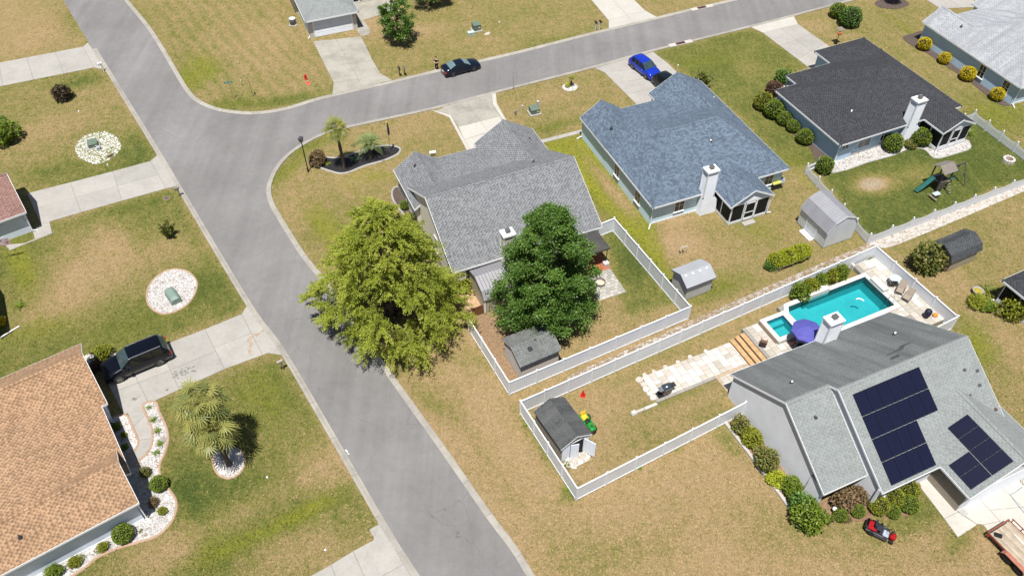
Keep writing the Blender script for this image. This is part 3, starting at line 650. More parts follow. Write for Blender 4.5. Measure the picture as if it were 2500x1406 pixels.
def roof_plane(planes, pts, mi=0): planes.append([Vector(p) for p in pts])
class House:
    def __init__(s, name, label, px, z0, ang, roof_m, wall_m, fascia=None, ze=2.5):
        c = G(px[0], px[1], z0); s.root = thing(name, label, 'house', (c.x, c.y, 0), rad(ang))
        s.planes = []; s.walls = MB(); s.rm = roof_m; s.wm = wall_m; s.fm = fascia or M_TRIM; s.ze = ze; s.caps = []; s.tri = []
    def plane(s, *pts, m=None): s.planes.append(([Vector(p) for p in pts], m or s.rm))
    def gable(s, x0, x1, y0, y1, zr, axis='y', ze=None, ov=0.32, wall=True, body=True, cap=True, m=None, wz=0.0, m2=None):
        ze = s.ze if ze is None else ze
        if axis == 'y':
            xm = (x0 + x1) / 2
            s.plane((x0, y0, ze), (xm, y0, zr), (xm, y1, zr), (x0, y1, ze), m=m); s.plane((x1, y0, ze), (x1, y1, ze), (xm, y1, zr), (xm, y0, zr), m=m2 or m)
            if cap: s.caps.append(((xm, y0, zr), (xm, y1, zr)))
            k = (zr - ze) / (xm - x0); prof = [(x0 + ov, wz), (x1 - ov, wz), (x1 - ov, ze + ov * k - 0.13), (xm, zr - 0.13), (x0 + ov, ze + ov * k - 0.13)]
            if wall: s.solid([(a, y0 + ov if y0 < y1 else y0 - ov, b) for a, b in prof], [(a, y1 - ov, b) for a, b in prof])
        else:
            ym = (y0 + y1) / 2
            s.plane((x0, y0, ze), (x1, y0, ze), (x1, ym, zr), (x0, ym, zr), m=m); s.plane((x0, y1, ze), (x0, ym, zr), (x1, ym, zr), (x1, y1, ze), m=m2 or m)
            if cap: s.caps.append(((x0, ym, zr), (x1, ym, zr)))
            k = (zr - ze) / (ym - y0); prof = [(y0 + ov, wz), (y1 - ov, wz), (y1 - ov, ze + ov * k - 0.13), (ym, zr - 0.13), (y0 + ov, ze + ov * k - 0.13)]
            if wall: s.solid([(x1 - ov, a, b) for a, b in prof], [(x0 + ov, a, b) for a, b in prof])
    def solid(s, A, B):
        n = len(A); s.walls.add(list(A) + list(B), [tuple(range(n)), tuple(range(2 * n - 1, n - 1, -1))] + [(i, n + i, n + (i + 1) % n, (i + 1) % n) for i in range(n)])
    def body(s, poly, z=None, z0=0.0):
        s.walls.prism(poly, z0, (s.ze - 0.02) if z is None else z)
    def finish(s, t=0.10, cap_m=None):
        groups = {}
        for pl, m in s.planes: groups.setdefault(m.name, (MB(), m))
        edges = {}
        for pl, m in s.planes:
            mb = groups[m.name][0]; n = len(pl); nr = (pl[1] - pl[0]).cross(pl[2] - pl[0])
            P = pl if nr.z > 0 else pl[::-1]
            mb.add([(p.x, p.y, p.z) for p in P] + [(p.x, p.y, p.z - t) for p in P], [tuple(range(n)), tuple(range(2 * n - 1, n - 1, -1))] + [(i, n + i, n + (i + 1) % n, (i + 1) % n) for i in range(n)])
            for i in range(n):
                a, b = P[i], P[(i + 1) % n]; key = tuple(sorted((tuple(round(c, 2) for c in a), tuple(round(c, 2) for c in b))))
                edges.setdefault(key, []).append((a, b))
        s.roof = None
        for k, (mb, m) in groups.items():
            o = mb.build('roof', m, s.root, uv=True)
            if s.roof is None: s.roof = o
        fb = MB()
        for key, lst in edges.items():
            if len(lst) > 1: continue
            a, b = lst[0]; d = (b - a)
            if d.length < 0.05: continue
            out = Vector((d.y, -d.x, 0))
            if out.length < 1e-6: continue
            out.normalize(); o1 = out * 0.03
            q = [a + o1 + Vector((0, 0, -0.015)), b + o1 + Vector((0, 0, -0.015)), b + o1 + Vector((0, 0, -0.20)), a + o1 + Vector((0, 0, -0.20))]
            r = [p - out * 0.06 for p in q]
            fb.add(q + r, [(3, 2, 1, 0), (4, 5, 6, 7), (0, 1, 5, 4), (2, 3, 7, 6), (1, 2, 6, 5), (3, 0, 4, 7)])
        fb.build('fascia', s.fm, s.root)
        for a, b in s.caps:
            a = Vector(a); b = Vector(b); d = (b - a).normalized(); w = Vector((-d.y, d.x, 0)) * 0.16
            c = MB(); up = Vector((0, 0, 0.045)); dn = Vector((0, 0, -0.05))
            c.add([a + w + dn, a + up, a - w + dn, b + w + dn, b + up, b - w + dn, a + w + dn * 2.4, a - w + dn * 2.4, b + w + dn * 2.4, b - w + dn * 2.4],
                  [(0, 1, 4, 3), (1, 2, 5, 4), (0, 3, 8, 6), (2, 7, 9, 5), (0, 6, 7, 2, 1), (3, 4, 5, 9, 8)])
            c.build('ridge_cap', cap_m or s.rm, s.roof, uv=True)
        if s.walls.v: s.walls.build('wall', s.wm, s.root, uv=True)
    def frame(s, x, y, ang):                              # wall frame: +X to the right when facing the wall, +Y out of the wall
        return Matrix.Translation((x, y, 0)) @ Matrix.Rotation(rad(ang) + math.pi / 2, 4, 'Z') @ Matrix.Scale(-1, 4, (1, 0, 0)) if False else Matrix.Translation((x, y, 0)) @ Matrix.Rotation(rad(ang) - math.pi / 2, 4, 'Z')
    def window(s, x, y, ang, w=0.9, h=1.35, z=0.75, cols=2, rows=2, dark=None, fr=None, name='window'):
        M = s.frame(x, y, ang); f = MB(); t = 0.07
        f.box(-w / 2 - t, -0.02, z - t, -w / 2, 0.05, z + h + t, 0, M); f.box(w / 2, -0.02, z - t, w / 2 + t, 0.05, z + h + t, 0, M)
        f.box(-w / 2, -0.02, z + h, w / 2, 0.05, z + h + t, 0, M); f.box(-w / 2, -0.02, z - t, w / 2, 0.05, z, 0, M)
        o = f.build(name, fr or M_TRIM, s.root)
        MB().box(-w / 2, -0.01, z, w / 2, 0.025, z + h, 0, M).build('pane', dark or M_DARKGLASS, o)
        g = MB()
        for i in range(1, cols): g.box(-w / 2 + w * i / cols - 0.02, 0.02, z, -w / 2 + w * i / cols + 0.02, 0.042, z + h, 0, M)
        for j in range(1, rows): g.box(-w / 2, 0.02, z + h * j / rows - 0.02, w / 2, 0.04, z + h * j / rows + 0.02, 0, M)
        if g.v: g.build('glazing_bars', fr or M_TRIM, o)
        MB().box(-w / 2 - 0.12, 0.0, z - 0.12, w / 2 + 0.12, 0.11, z - 0.07, 0, M).build('sill', fr or M_TRIM, o)
        return o
    def part(s, name, mb, m, parent=None, uv=False, smooth=False): return mb.build(name, m, parent or s.root, uv=uv, smooth=smooth)
    def pipe(s, x, y, z, m=None, r=0.05, h=0.35, name='vent_pipe'):
        o = MB().tube((x, y, z - 0.2), (x, y, z + h), r, r, 10).build(name, m or M_TRIM, s.roof, smooth=True)
        MB().lathe([(0.16, -0.06), (0.13, 0.05), (r + 0.01, 0.12)], (x, y, z), 12).build('flashing', M_PIPE_DK, o); return o
    def boxvent(s, x, y, z, m=None, sz=(0.3, 0.3, 0.16)):
        return MB().bbox((x, y, z - 0.06), sz, 0.04).build('roof_vent', m or M_PIPE_DK, s.roof)
    def downspout(s, x, y, dx=0.0, dy=-0.5, z=2.4):
        m = MB(); m.box(x - 0.045, y - 0.04, 0.16, x + 0.045, y + 0.04, z)
        m.tube((x, y, 0.2), (x + dx, y + dy, 0.05), 0.055, 0.055, 6); return m.build('downspout', M_TRIM, s.root)
    def chimney(s, x0, x1, y0, y1, zt, wm, trim=None, shoulder=None, base=None):
        c = MB()
        if base:                                          # wider foot with sloped shoulders
            (bx0, bx1), zb, zs = base
            A = [(bx0, y0, 0), (bx1, y0, 0), (bx1, y0, zb), (x1, y0, zs), (x1, y0, zt), (x0, y0, zt), (x0, y0, zs), (bx0, y0, zb)]
            B = [(a, y1, b) for a, _, b in A]; n = len(A)
            c.add(A + B, [tuple(range(n)), tuple(range(2 * n - 1, n - 1, -1))] + [(i, n + i, n + (i + 1) % n, (i + 1) % n) for i in range(n)])
        else: c.box(x0, y0, 0, x1, y1, zt)
        o = c.build('chimney', wm, s.root, uv=True)
        t = MB(); t.box(x0 - 0.09, y0 - 0.09, zt, x1 + 0.09, y1 + 0.09, zt + 0.16)
        for a in (x0, x1):
            for b in (y0, y1): t.box(a - 0.05, b - 0.05, 0.05 if not base else base[2], a + 0.05, b + 0.05, zt - 0.002)
        t.build('chimney_cap', trim or M_TRIM, o)
        f = MB(); cx, cy = (x0 + x1) / 2, (y0 + y1) / 2
        f.box(cx - 0.17, cy - 0.17, zt + 0.16, cx + 0.17, cy + 0.17, zt + 0.42); f.box(cx - 0.22, cy - 0.22, zt + 0.42, cx + 0.22, cy + 0.22, zt + 0.47)
        f.build('flue', mat('flue_metal', (0.16, 0.155, 0.15), 0.5, 0.5, var=0.2), o)
        return o
    def screen_wall(s, a, b, z0, z1, n, parent=None, door=None):    # framed insect screens between two points
        a = Vector(a); b = Vector(b); d = b - a; L = d.length; ang = math.atan2(d.y, d.x)
        M = Matrix.Translation((a.x, a.y, 0)) @ Matrix.Rotation(ang, 4, 'Z'); f = MB()
        f.box(0, -0.04, z1, L, 0.04, z1 + 0.14, 0, M); f.box(0, -0.04, 0.05, L, 0.04, z0, 0, M)
        for i in range(n + 1):
            x = L * i / n; f.box(max(0, x - 0.05), -0.05, z0, min(L, x + 0.05), 0.05, z1, 0, M)
        o = f.build('porch_frame', M_TRIM, s.root)
        for i in range(n):
            MB().box(L * i / n + 0.05, -0.012, z0, L * (i + 1) / n - 0.05, 0.012, z1, 0, M).build('screen', M_SCREEN, o)
        if door is not None:
            i = door; x0 = L * i / n + 0.08; x1 = L * (i + 1) / n - 0.08; dm = MB()
            for q in ((x0, 0.1, x0 + 0.12, z1 - 0.02), (x1 - 0.12, 0.1, x1, z1 - 0.02), (x0, 0.1, x1, 0.34), (x0, z1 - 0.14, x1, z1 - 0.02), (x0, 1.0, x1, 1.1)):
                dm.box(q[0], -0.075, q[1], q[2], -0.055, q[3], 0, M)
            dm.build('screen_door', M_TRIM, o)
        return o

# ---- the model shared by the slate blue house and the pale house next door but one
def ranch(name, label, px, ang, roof_m, wall_m):
    h = House(name, label, px, 2.5, ang, roof_m, wall_m)
    A, B, C, D = (-.15, 0, 2.5), (15.1, 0, 2.5), (15.1, 15.2, 2.5), (-.15, 15.2, 2.5)
    r0, r1 = (4.85, 6.1, 6.0), (9.9, 6.1, 6.0); k0, k1 = (1.99, 10.15, 4.0), (12.9, 10.15, 4.0)
    h.plane(A, B, r1, r0); h.plane(A, r0, k0, D); h.plane(B, C, k1, r1); h.plane(r0, r1, k1, k0); h.plane(k0, k1, C, D)
    h.caps += [(r0, r1), (r0, A), (r1, B)]
    h.gable(-.17, 4.5, 9.4, 15.45, 4.05, ov=0.3); h.gable(8.6, 15.12, 8.0, 16.6, 4.35, ov=0.3)
    h.body([(0.06, 0.4), (14.75, 0.4), (14.75, 16.25), (9.0, 16.25), (9.0, 13.2), (4.2, 13.2), (4.2, 15.05), (0.06, 15.05)])
    return h
E_ = ranch('blue_roofed_house', 'single storey house with mottled slate blue shingle roof', (1597, 507), 22.5, M_SH_BLUE, M_SD_BLUE)
E_.gable(6.6, 11.4, -2.75, 2.4, 3.85, wall=False)
E_.finish()
E_.part('gable_panel', MB().add([(7.0, -2.6, 2.45), (11.0, -2.6, 2.45), (9.0, -2.6, 3.62), (7.0, -2.5, 2.45), (11.0, -2.5, 2.45), (9.0, -2.5, 3.62)], [(0, 1, 2), (5, 4, 3), (0, 3, 4, 1), (1, 4, 5, 2), (2, 5, 3, 0)]), M_SD_WHITE, uv=True)
E_.screen_wall((6.95, 0.4), (6.95, -2.55), 0.35, 2.28, 2); E_.screen_wall((6.95, -2.55), (11.05, -2.55), 0.35, 2.28, 3, door=1); E_.screen_wall((11.05, -2.55), (11.05, 0.4), 0.35, 2.28, 2)
E_.part('porch_floor', MB().box(6.9, -2.6, 0, 11.1, 0.38, 0.12), M_FOUND); E_.part('porch_wall', MB().box(7.05, 0.33, 0.12, 10.95, 0.36, 2.4), M_SD_BLUE, uv=True)
E_.part('step', MB().bbox((8.9, -3.05, 0), (1.3, 0.55, 0.14), 0.02), M_CONC)
E_.chimney(5.1, 6.2, -0.38, 0.45, 5.15, M_SD_WHITE, base=((5.1, 6.85), 1.5, 2.3))
E_.window(3.1, 0.4, -90, 0.95, 1.35); E_.window(0.06, 3.0, 180, 0.9, 1.35); E_.window(0.06, 7.3, 180, 0.9, 1.35); E_.window(13.2, 0.4, -90)
E_.part('foundation', MB().box(0.12, 0.36, 0, 14.78, 0.39, 0.2), M_TRIM); E_.part('garage_door', MB().box(9.6, 16.25, 0.02, 14.3, 16.3, 2.1), M_SD_WHITE, uv=True)
E_.lathe = MB().lathe([(0.22, 0), (0.24, 0.14), (0.12, 0.2)], (8.2, 4.2, 2.5 + 4.2 * .574 - .02), 14); E_.part('turbine_vent', E_.lathe, M_STEEL, E_.roof, smooth=True)
E_.pipe(1.2, 11.2, 3.6, M_PIPE_DK, 0.06, 0.22); E_.pipe(14.0, 12.3, 2.95, M_TRIM)
E_.downspout(0.1, 0.3, -0.45, -0.5); E_.downspout(0.05, 15.15, -0.6, 0.0); E_.downspout(11.2, -2.6, 0.55, 0.05)
G_ = ranch('pale_roofed_house', 'house with streaked pale grey roof behind round yellow shrubs', (2180 + 1712 / 5.406, 1160 / 5.406), 22.5, M_SH_PALE, M_SD_SLATE)
G_.finish(); G_.window(0.06, 5.4, 180, 0.85, 1.45, 0.65); G_.window(0.06, 1.9, 180, 0.85, 1.45, 0.65); G_.window(3.0, 0.4, -90); G_.window(6.5, 0.4, -90)
G_.pipe(1.4, 11.3, 3.62, M_PIPE_DK, 0.06, 0.25); G_.part('foundation', MB().box(0.12, 0.36, 0, 14.78, 0.39, 0.22), M_TRIM); G_.downspout(0.2, 0.3, -0.2, -0.6); G_.part('garage_door', MB().box(9.6, 16.25, 0.02, 14.3, 16.3, 2.1), M_SD_WHITE, uv=True)

# ---- grey gable house in the middle
D_ = House('grey_gabled_house', 'house with broad grey shingle gable roof between two big trees', (1110.3, 664), 2.5, 23.6, M_SH_GREY, M_SD_BEIGE)
D_.gable(-.2, 14.3, 0, 12.5, 6.05, axis='x', ov=0.22)
D_.plane((3.6, 15.4, 2.5), (1.75, 10.3, 3.72), (10.7, 10.3, 3.72), (8.75, 15.4, 2.5))
D_.gable(-.55, 4.05, 9.0, 15.3, 4.05, ov=0.25); D_.gable(8.2, 14.62, 8.6, 16.1, 4.5, ov=0.3)
D_.body([(-.3, 12.2), (3.8, 12.2), (3.8, 15.0), (-.3, 15.0)]); D_.body([(8.5, 12.2), (14.3, 12.2), (14.3, 15.8), (8.5, 15.8)])
D_.finish()
D_.chimney(4.45, 5.45, -0.42, 0.4, 5.15, M_SD_CREAM, base=((4.1, 5.8), 1.7, 2.3))
D_.window(0.02, 4.8, 180, 0.8, 1.6, 0.75); D_.window(0.02, 1.5, 180, 0.8, 1.4, 0.75); D_.window(1.75, 0.22, -90, 1.4, 1.3, 0.8, 3, 2)
D_.window(8.0, 0.22, -90, 1.6, 1.9, 0.2, 2, 1); D_.part('patio_door', MB().box(10.2, 0.17, 0.1, 12.0, 0.2, 2.1), M_DARKGLASS)
D_.pipe(1.2, 13.6, 3.7, M_PIPE_DK, 0.06, 0.25); D_.pipe(13.1, 13.4, 3.35, M_PIPE_DK, 0.07, 0.25); D_.pipe(11.1, 8.1, 5.02, M_PIPE_DK, 0.06, 0.2)
D_.downspout(-0.35, 12.4, -0.5, 0.0); D_.part('garage_door', MB().box(9.1, 15.8, 0.02, 13.8, 15.85, 2.1), M_SD_WHITE, uv=True)

# ---- charcoal hipped house
F_ = House('charcoal_roofed_house', 'house with charcoal hip roof and white chimney by the picket fence', (1860 + 745 / 3.906, 80 + 1070 / 3.906), 2.5, 24.3, M_SH_CHAR, M_SD_SLATE)
def hip(h, x0, x1, y0, y1, a, b, z, sides='nlrb'):
    A, B, C, D = (x0, y0, 2.5), (x1, y0, 2.5), (x1, y1, 2.5), (x0, y1, 2.5)
    h.plane(A, B, b, a); h.plane(A, a, D); h.plane(B, C, b); h.plane(a, b, C, D)
    h.caps += [(a, b), (A, a), (B, b), (D, a), (C, b)]
hip(F_, 0, 13.6, -.1, 10.7, (6.0, 5.3, 5.05), (7.6, 5.3, 5.05), 5.05)
hip(F_, 2.85, 16.3, 0.05, 12.55, (9.35, 6.25, 5.6), (10.5, 6.25, 5.6), 5.6)
F_.plane((9.0, 15.35, 2.5), (9.0, 8.0, 2.5), (12.6, 8.0, 4.15), (12.6, 11.7, 4.15)); F_.plane((16.25, 15.35, 2.5), (12.6, 11.7, 4.15), (12.6, 8.0, 4.15), (16.25, 8.0, 2.5)); F_.plane((9.0, 15.35, 2.5), (12.6, 11.7, 4.15), (16.25, 15.35, 2.5)); F_.caps += [((12.6, 8.0, 4.15), (12.6, 11.7, 4.15)), ((9.0, 15.35, 2.5), (12.6, 11.7, 4.15)), ((16.25, 15.35, 2.5), (12.6, 11.7, 4.15))]
F_.gable(10.95, 15.35, -2.85, 2.2, 3.55, wall=False)
F_.body([(.35, .3), (2.4, .3), (2.4, .5), (15.9, .5), (15.9, 12.2), (15.9, 15.0), (9.35, 15.0), (9.35, 12.2), (3.3, 12.2), (3.3, 10.4), (.35, 10.4)])
F_.finish()
F_.part('gable_panel', MB().add([(11.3, -2.7, 2.45), (15.0, -2.7, 2.45), (13.15, -2.7, 3.35), (11.3, -2.6, 2.45), (15.0, -2.6, 2.45), (13.15, -2.6, 3.35)], [(0, 1, 2), (5, 4, 3), (0, 3, 4, 1), (1, 4, 5, 2), (2, 5, 3, 0)]), M_SD_WHITE, uv=True)
F_.screen_wall((11.25, 0.4), (11.25, -2.65), 0.4, 2.28, 2); F_.screen_wall((11.25, -2.65), (15.05, -2.65), 0.55, 2.28, 3, door=1); F_.screen_wall((15.05, -2.65), (15.05, 0.4), 0.4, 2.28, 2)
F_.part('porch_floor', MB().box(11.2, -2.7, 0, 15.1, 0.45, 0.14), M_FOUND)
F_.chimney(8.6, 9.75, -0.35, 0.55, 5.2, M_SD_WHITE, base=((8.6, 10.5), 1.6, 2.4))
F_.window(1.2, 0.3, -90, 0.8, 0.6, 1.45, 2, 1); F_.window(4.0, 0.5, -90, 1.6, 1.4, 0.75, 2, 2); F_.window(6.6, 0.5, -90, 0.8, 1.3, 0.8); 
F_.part('foundation', MB().box(2.5, 0.46, 0, 15.9, 0.49, 0.25), M_TRIM); F_.pipe(3.2, 2.7, 3.75, M_TRIM, 0.07, 0.3); F_.downspout(0.3, 0.2, 0.0, -0.55); F_.downspout(11.15, -2.72, -0.35, -0.35)
F_.part('garage_door', MB().box(10.1, 15.0, 0.02, 15.0, 15.05, 2.1), M_SD_WHITE, uv=True); F_.part('porch_post', MB().box(3.05, 12.3, 0, 3.17, 12.42, 2.45), M_TRIM); F_.part('porch_slab', MB().box(3.3, 12.2, 0, 9.3, 14.0, 0.12), M_CONC)

# ---- solar house at the lower right
H_ = House('solar_panel_house', 'large grey green roofed house carrying black solar panels', hz(660, 1130), 2.5, 24, M_SH_SAGE, M_SD_GREY)
H_.plane((0, 0, 2.5), (3.72, 0, 2.5), (3.72, 5.6, 5.97), (0, 5.6, 5.97))
H_.plane((3.72, -1.57, 2.5), (15.55, -1.57, 2.5), (15.55, 4.8, 6.45), (3.72, 4.8, 6.45))
H_.plane((0, 5.6, 5.97), (3.72, 5.6, 5.97), (3.72, 11.2, 2.5), (0, 11.2, 2.5), m=M_SH_SAGE_W); H_.plane((3.72, 4.8, 6.45), (15.55, 4.8, 6.45), (15.55, 11.2, 2.5), (3.72, 11.2, 2.5), m=M_SH_SAGE_W)
H_.caps += [((0, 5.6, 5.97), (3.72, 5.6, 5.97)), ((3.72, 4.8, 6.45), (15.55, 4.8, 6.45)), ((12.75, -4.3, 4.87), (12.75, 2.3, 4.87))]
H_.gable(8.86, 16.64, -4.3, 2.6, 4.87, ov=0.3, cap=False)
M_SD_BROWN = siding('siding_taupe', (0.24, 0.205, 0.16), 0.16, 0.8)
prof = lambda y0, yr, zr: [(y0, 0), (10.85, 0), (10.85, 2.58), (yr, zr), (y0, 2.55)]
H_.body([(.09, .35), (.22, .35), (.22, 1.6), (.09, 1.6)], 2.55)
A = [(1.5, 0), (10.85, 0), (10.85, 2.58), (5.6, 5.82), (1.5, 3.28)]; H_.solid([(3.72, a, b) for a, b in A], [(.09, a, b) for a, b in A])
A = prof(-1.2, 4.8, 6.3); H_.solid([(15.3, a, b) for a, b in A], [(3.80, a, b) for a, b in A])
H_.finish()
H_.part('garage_side_wall', MB().box(9.1, -3.98, 0.0, 9.155, -1.25, 2.55), M_SD_BROWN, uv=True)
H_.chimney(8.05, 9.25, 10.4, 11.25, 5.15, M_SD_WHITE)
H_.window(2.0, 1.5, -90, 1.3, 1.3, 0.7, 2, 2); H_.window(5.5, -1.2, -90, 1.4, 1.3, 0.7, 2, 2); H_.part('garage_door', MB().box(10.0, -4.03, 0.02, 15.4, -4.0, 2.15), M_SD_WHITE, uv=True)
for x, y in ((0.24, 0.3), (3.76, -1.25)): H_.part('corner_board', MB().box(x - .09, y - .09, 0, x + .09, y + .09, 2.5), M_TRIM)
H_.pipe(1.7, 4.2, 5.1, M_STEEL, 0.06, 0.25); H_.pipe(2.15, 7.4, 4.87, M_TRIM, 0.06, 0.25); H_.pipe(12.6, 8.2, 4.38, M_TRIM, 0.07, 0.25); H_.boxvent(15.1, .1, 3.55, mat('vent_brown', (.10, .05, .04), .7), (.22, .22, .16))
M_PATCH = mat('shingle_patch', (0.06, 0.063, 0.066), 0.95, var=0.2, scale=6)
def on_plane(h, pts, y0, z0, slope, m, dz=0.008, th=0.012, axis='y', name='shingle_patch', parent=None):
    z = (lambda p: z0 + (p[1] - y0) * slope) if axis == 'y' else (lambda p: z0 + (p[0] - y0) * slope)
    n = len(pts); P = [Vector((p[0], p[1], z(p) + dz)) for p in pts]; Q = [p + Vector((0, 0, th)) for p in P]
    b = MB().add(P + Q, [tuple(range(n))[::-1], tuple(range(n, 2 * n))] + [(i, (i + 1) % n, n + (i + 1) % n, n + i) for i in range(n)])
    return b.build(name, m, parent or h.roof)
for (x, y, w, d) in ((13.9, 2.9, .3, .18), (14.9, 2.55, .3, .18), (14.55, 1.7, .3, .18), (13.1, 1.5, .3, .14), (13.4, 1.4, .3, .14)):
    on_plane(H_, [(x, y), (x + w, y), (x + w, y + d), (x, y + d)], -1.57, 2.5, .62, M_PATCH)
for pts in ([(9.6, 6.2), (11.1, 6.2), (11.6, 6.5), (12.2, 6.5), (12.2, 6.65), (11.4, 6.7), (10.8, 6.4), (9.6, 6.3)], [(9.2, 5.6), (10.2, 5.6), (10.2, 5.9), (9.5, 5.85)]):
    on_plane(H_, pts, 4.8, 6.45, -.617, M_PATCH)
# solar modules: every module its own part with a frame and cells
def solar_cells():
    t = NT('solar_cells'); uv = t.coord('UV'); sep = t.node('ShaderNodeSeparateXYZ'); t.link(uv, sep.inputs[0])
    fx = t.math('FRACT', t.math('DIVIDE', sep.outputs['X'], 0.166)); fy = t.math('FRACT', t.math('DIVIDE', sep.outputs['Y'], 0.166))
    e = t.math('MINIMUM', t.math('MINIMUM', fx, t.math('SUBTRACT', 1.0, fx)), t.math('MINIMUM', fy, t.math('SUBTRACT', 1.0, fy)))
    c = t.mix(t.ramp(e, [(0.02, (0, 0, 0)), (0.06, (1, 1, 1))]), (0.013, 0.015, 0.034), (0.0075, 0.0085, 0.024))
    return t.done(c, 0.25, 0.0, 0.3)
M_SOLAR = solar_cells(); M_SFRAME = mat('panel_frame', (0.012, 0.012, 0.016), 0.4, 0.4, var=0.2)
def module(h, quad, zf, k=0):
    q = [Vector((x, y, zf(x, y) + 0.10)) for x, y in quad]; c = sum(q, Vector()) / 4; nr = (q[1] - q[0]).cross(q[2] - q[0]).normalized()
    if nr.z < 0: q = q[::-1]; nr = -nr
    q = [p + (c - p) * 0.008 for p in q]
    b = MB(); b.add([p - nr * 0.04 for p in q] + q, [(3, 2, 1, 0), (4, 5, 6, 7), (0, 1, 5, 4), (1, 2, 6, 5), (2, 3, 7, 6), (3, 0, 4, 7)])
    o = b.build('solar_panel', M_SFRAME, h.root)
    MB().add([p + (c - p) * 0.025 + nr * 0.004 for p in q], [(0, 1, 2, 3)]).build('cells', M_SOLAR, o, uv=True)
    m = MB(); 
    for t in (0.25, 0.75): p = q[0].lerp(q[1], t); m.cbox(p + nr * 0.01, (0.05, 0.05, 0.03))
    m.build('clamp', M_STEEL, o)
zf1 = lambda x, y: 2.5 + (y + 1.57) * 0.62
for r in range(4):
    y1 = 4.2 - r * 1.41; y0 = y1 - 1.38; n = 6 if r < 2 else 4
    for i in range(n): x0 = 4.55 + i * 0.992; module(H_, [(x0, y0), (x0 + .98, y0), (x0 + .98, y1), (x0, y1)], zf1)
zf2 = lambda x, y: 2.5 + (x - 8.86) * 0.61
for i in range(4): y1 = 0.27 - i * 1.04; module(H_, [(10.66, y1 - 1.03), (12.06, y1 - 1.03), (12.06, y1), (10.66, y1)], zf2)
for i in range(2): y1 = -1.81 - i * 1.04; module(H_, [(9.2, y1 - 1.03), (10.6, y1 - 1.03), (10.6, y1), (9.2, y1)], zf2)

# ---- tan roofed house at the lower left
A_ = House('tan_roofed_house', 'house with tan shingle roof beside the white gravel bed', (808 / 2.4, 820 + 978 / 2.4), 2.5, 35, M_SH_TAN, M_SD_TAN)
def agab(h, y0, y1, zr, xr, xl=-22, ov=.32):
    ym = (y0 + y1) / 2
    h.plane((xl, y0, 2.5), (xr, y0, 2.5), (xr, ym, zr), (xl, ym, zr)); h.plane((xl, y1, 2.5), (xl, ym, zr), (xr, ym, zr), (xr, y1, 2.5)); h.caps.append(((xl, ym, zr), (xr, ym, zr)))
    k = (zr - 2.5) / (ym - y0); pr = [(y0 + ov, 0), (y1 - ov, 0), (y1 - ov, 2.5 + ov * k - .13), (ym, zr - .13), (y0 + ov, 2.5 + ov * k - .13)]
    h.solid([(xr - ov, a, b) for a, b in pr], [(xl, a, b) for a, b in pr])
agab(A_, 0, 5.1, 4.25, 0.05); agab(A_, 9.45, 16.45, 4.9, 0.72)
A_.plane((0.3, 2.6, 2.52), (0.3, 12.5, 2.52), (-6.2, 12.5, 4.2), (-6.2, 2.6, 4.2)); A_.plane((-6.2, 2.6, 4.2), (-6.2, 12.5, 4.2), (-22, 12.5, 4.5), (-22, 2.6, 4.18))
A_.body([(-21, 4.5), (-1.3, 4.5), (-1.3, 9.8), (-21, 9.8)]); A_.finish()
A_.window(-0.27, 2.55, 0, 1.5, 1.3, .75, 2, 2); A_.part('front_door', MB().box(-1.29, 6.2, 0.05, -1.25, 7.2, 2.1), mat('door_dark', (.05, .05, .06), .5)); A_.part('garage_door', MB().box(0.39, 10.6, 0.02, 0.43, 15.4, 2.15), M_SD_WHITE, uv=True)
A_.part('porch_post', MB().box(-.15, 5.0, 0, 0.0, 5.15, 2.45), M_TRIM); A_.downspout(0.25, 9.7, .35, -.35); A_.downspout(-.1, .2, .2, -.35); A_.part('foundation', MB().box(-21, .28, 0, -.27, .31, .15), M_TRIM)
A_.pipe(-6.9, 1.3, 3.4, M_PIPE_DK, .06, .25)
# ---- red brown roofed house at the left edge
B_ = House('red_brown_roofed_house', 'house with red brown roof at the left edge beside its driveway', (63, 517), 2.5, 35, M_SH_RED, M_SD_TAN)
agab(B_, 0, 7.0, 4.75, 0.0); agab(B_, -12.2, -3.6, 4.9, -5.5)
B_.body([(-20, -4.5), (-6.6, -4.5), (-6.6, 0.5), (-20, 0.5)]); B_.plane((-6.2, -5, 2.5), (-6.2, 3.5, 2.5), (-10, 3.5, 4.4), (-10, -5, 4.4)); B_.finish()
B_.part('garage_door', MB().box(-.33, 1.1, .02, -.29, 5.9, 2.15), M_SD_WHITE, uv=True); B_.downspout(-.3, .2, .4, -.1); B_.downspout(-5.75, -12.0, 1.6, .6); B_.window(-5.82, -7.9, 0, 1.4, 1.3)
# ---- house with white garage door at the top
C_ = House('white_garage_house', 'green grey hip roofed house with white garage door at the top', (690 + 545 / 10.04, 540 / 10.04), 2.5, 22.3, M_SH_SAGE, M_SD_CREAM)
C_.plane((0, 0, 2.5), (6.7, 0, 2.5), (3.35, 3.35, 4.2)); C_.plane((0, 0, 2.5), (3.35, 3.35, 4.2), (3.35, 14, 4.2), (0, 14, 2.5)); C_.plane((6.7, 0, 2.5), (6.7, 14, 2.5), (3.35, 14, 4.2), (3.35, 3.35, 4.2))
C_.plane((-.4, 6.5, 2.5), (15, 6.5, 2.5), (11, 13, 5.3), (4, 13, 5.3)); C_.plane((-.4, 6.5, 2.5), (4, 13, 5.3), (-.4, 19, 2.5)); C_.plane((15, 6.5, 2.5), (15, 19, 2.5), (11, 13, 5.3)); C_.plane((-.4, 19, 2.5), (4, 13, 5.3), (11, 13, 5.3), (15, 19, 2.5))
C_.caps += [((0, 0, 2.5), (3.35, 3.35, 4.2)), ((6.7, 0, 2.5), (3.35, 3.35, 4.2)), ((3.35, 3.35, 4.2), (3.35, 11, 4.2))]
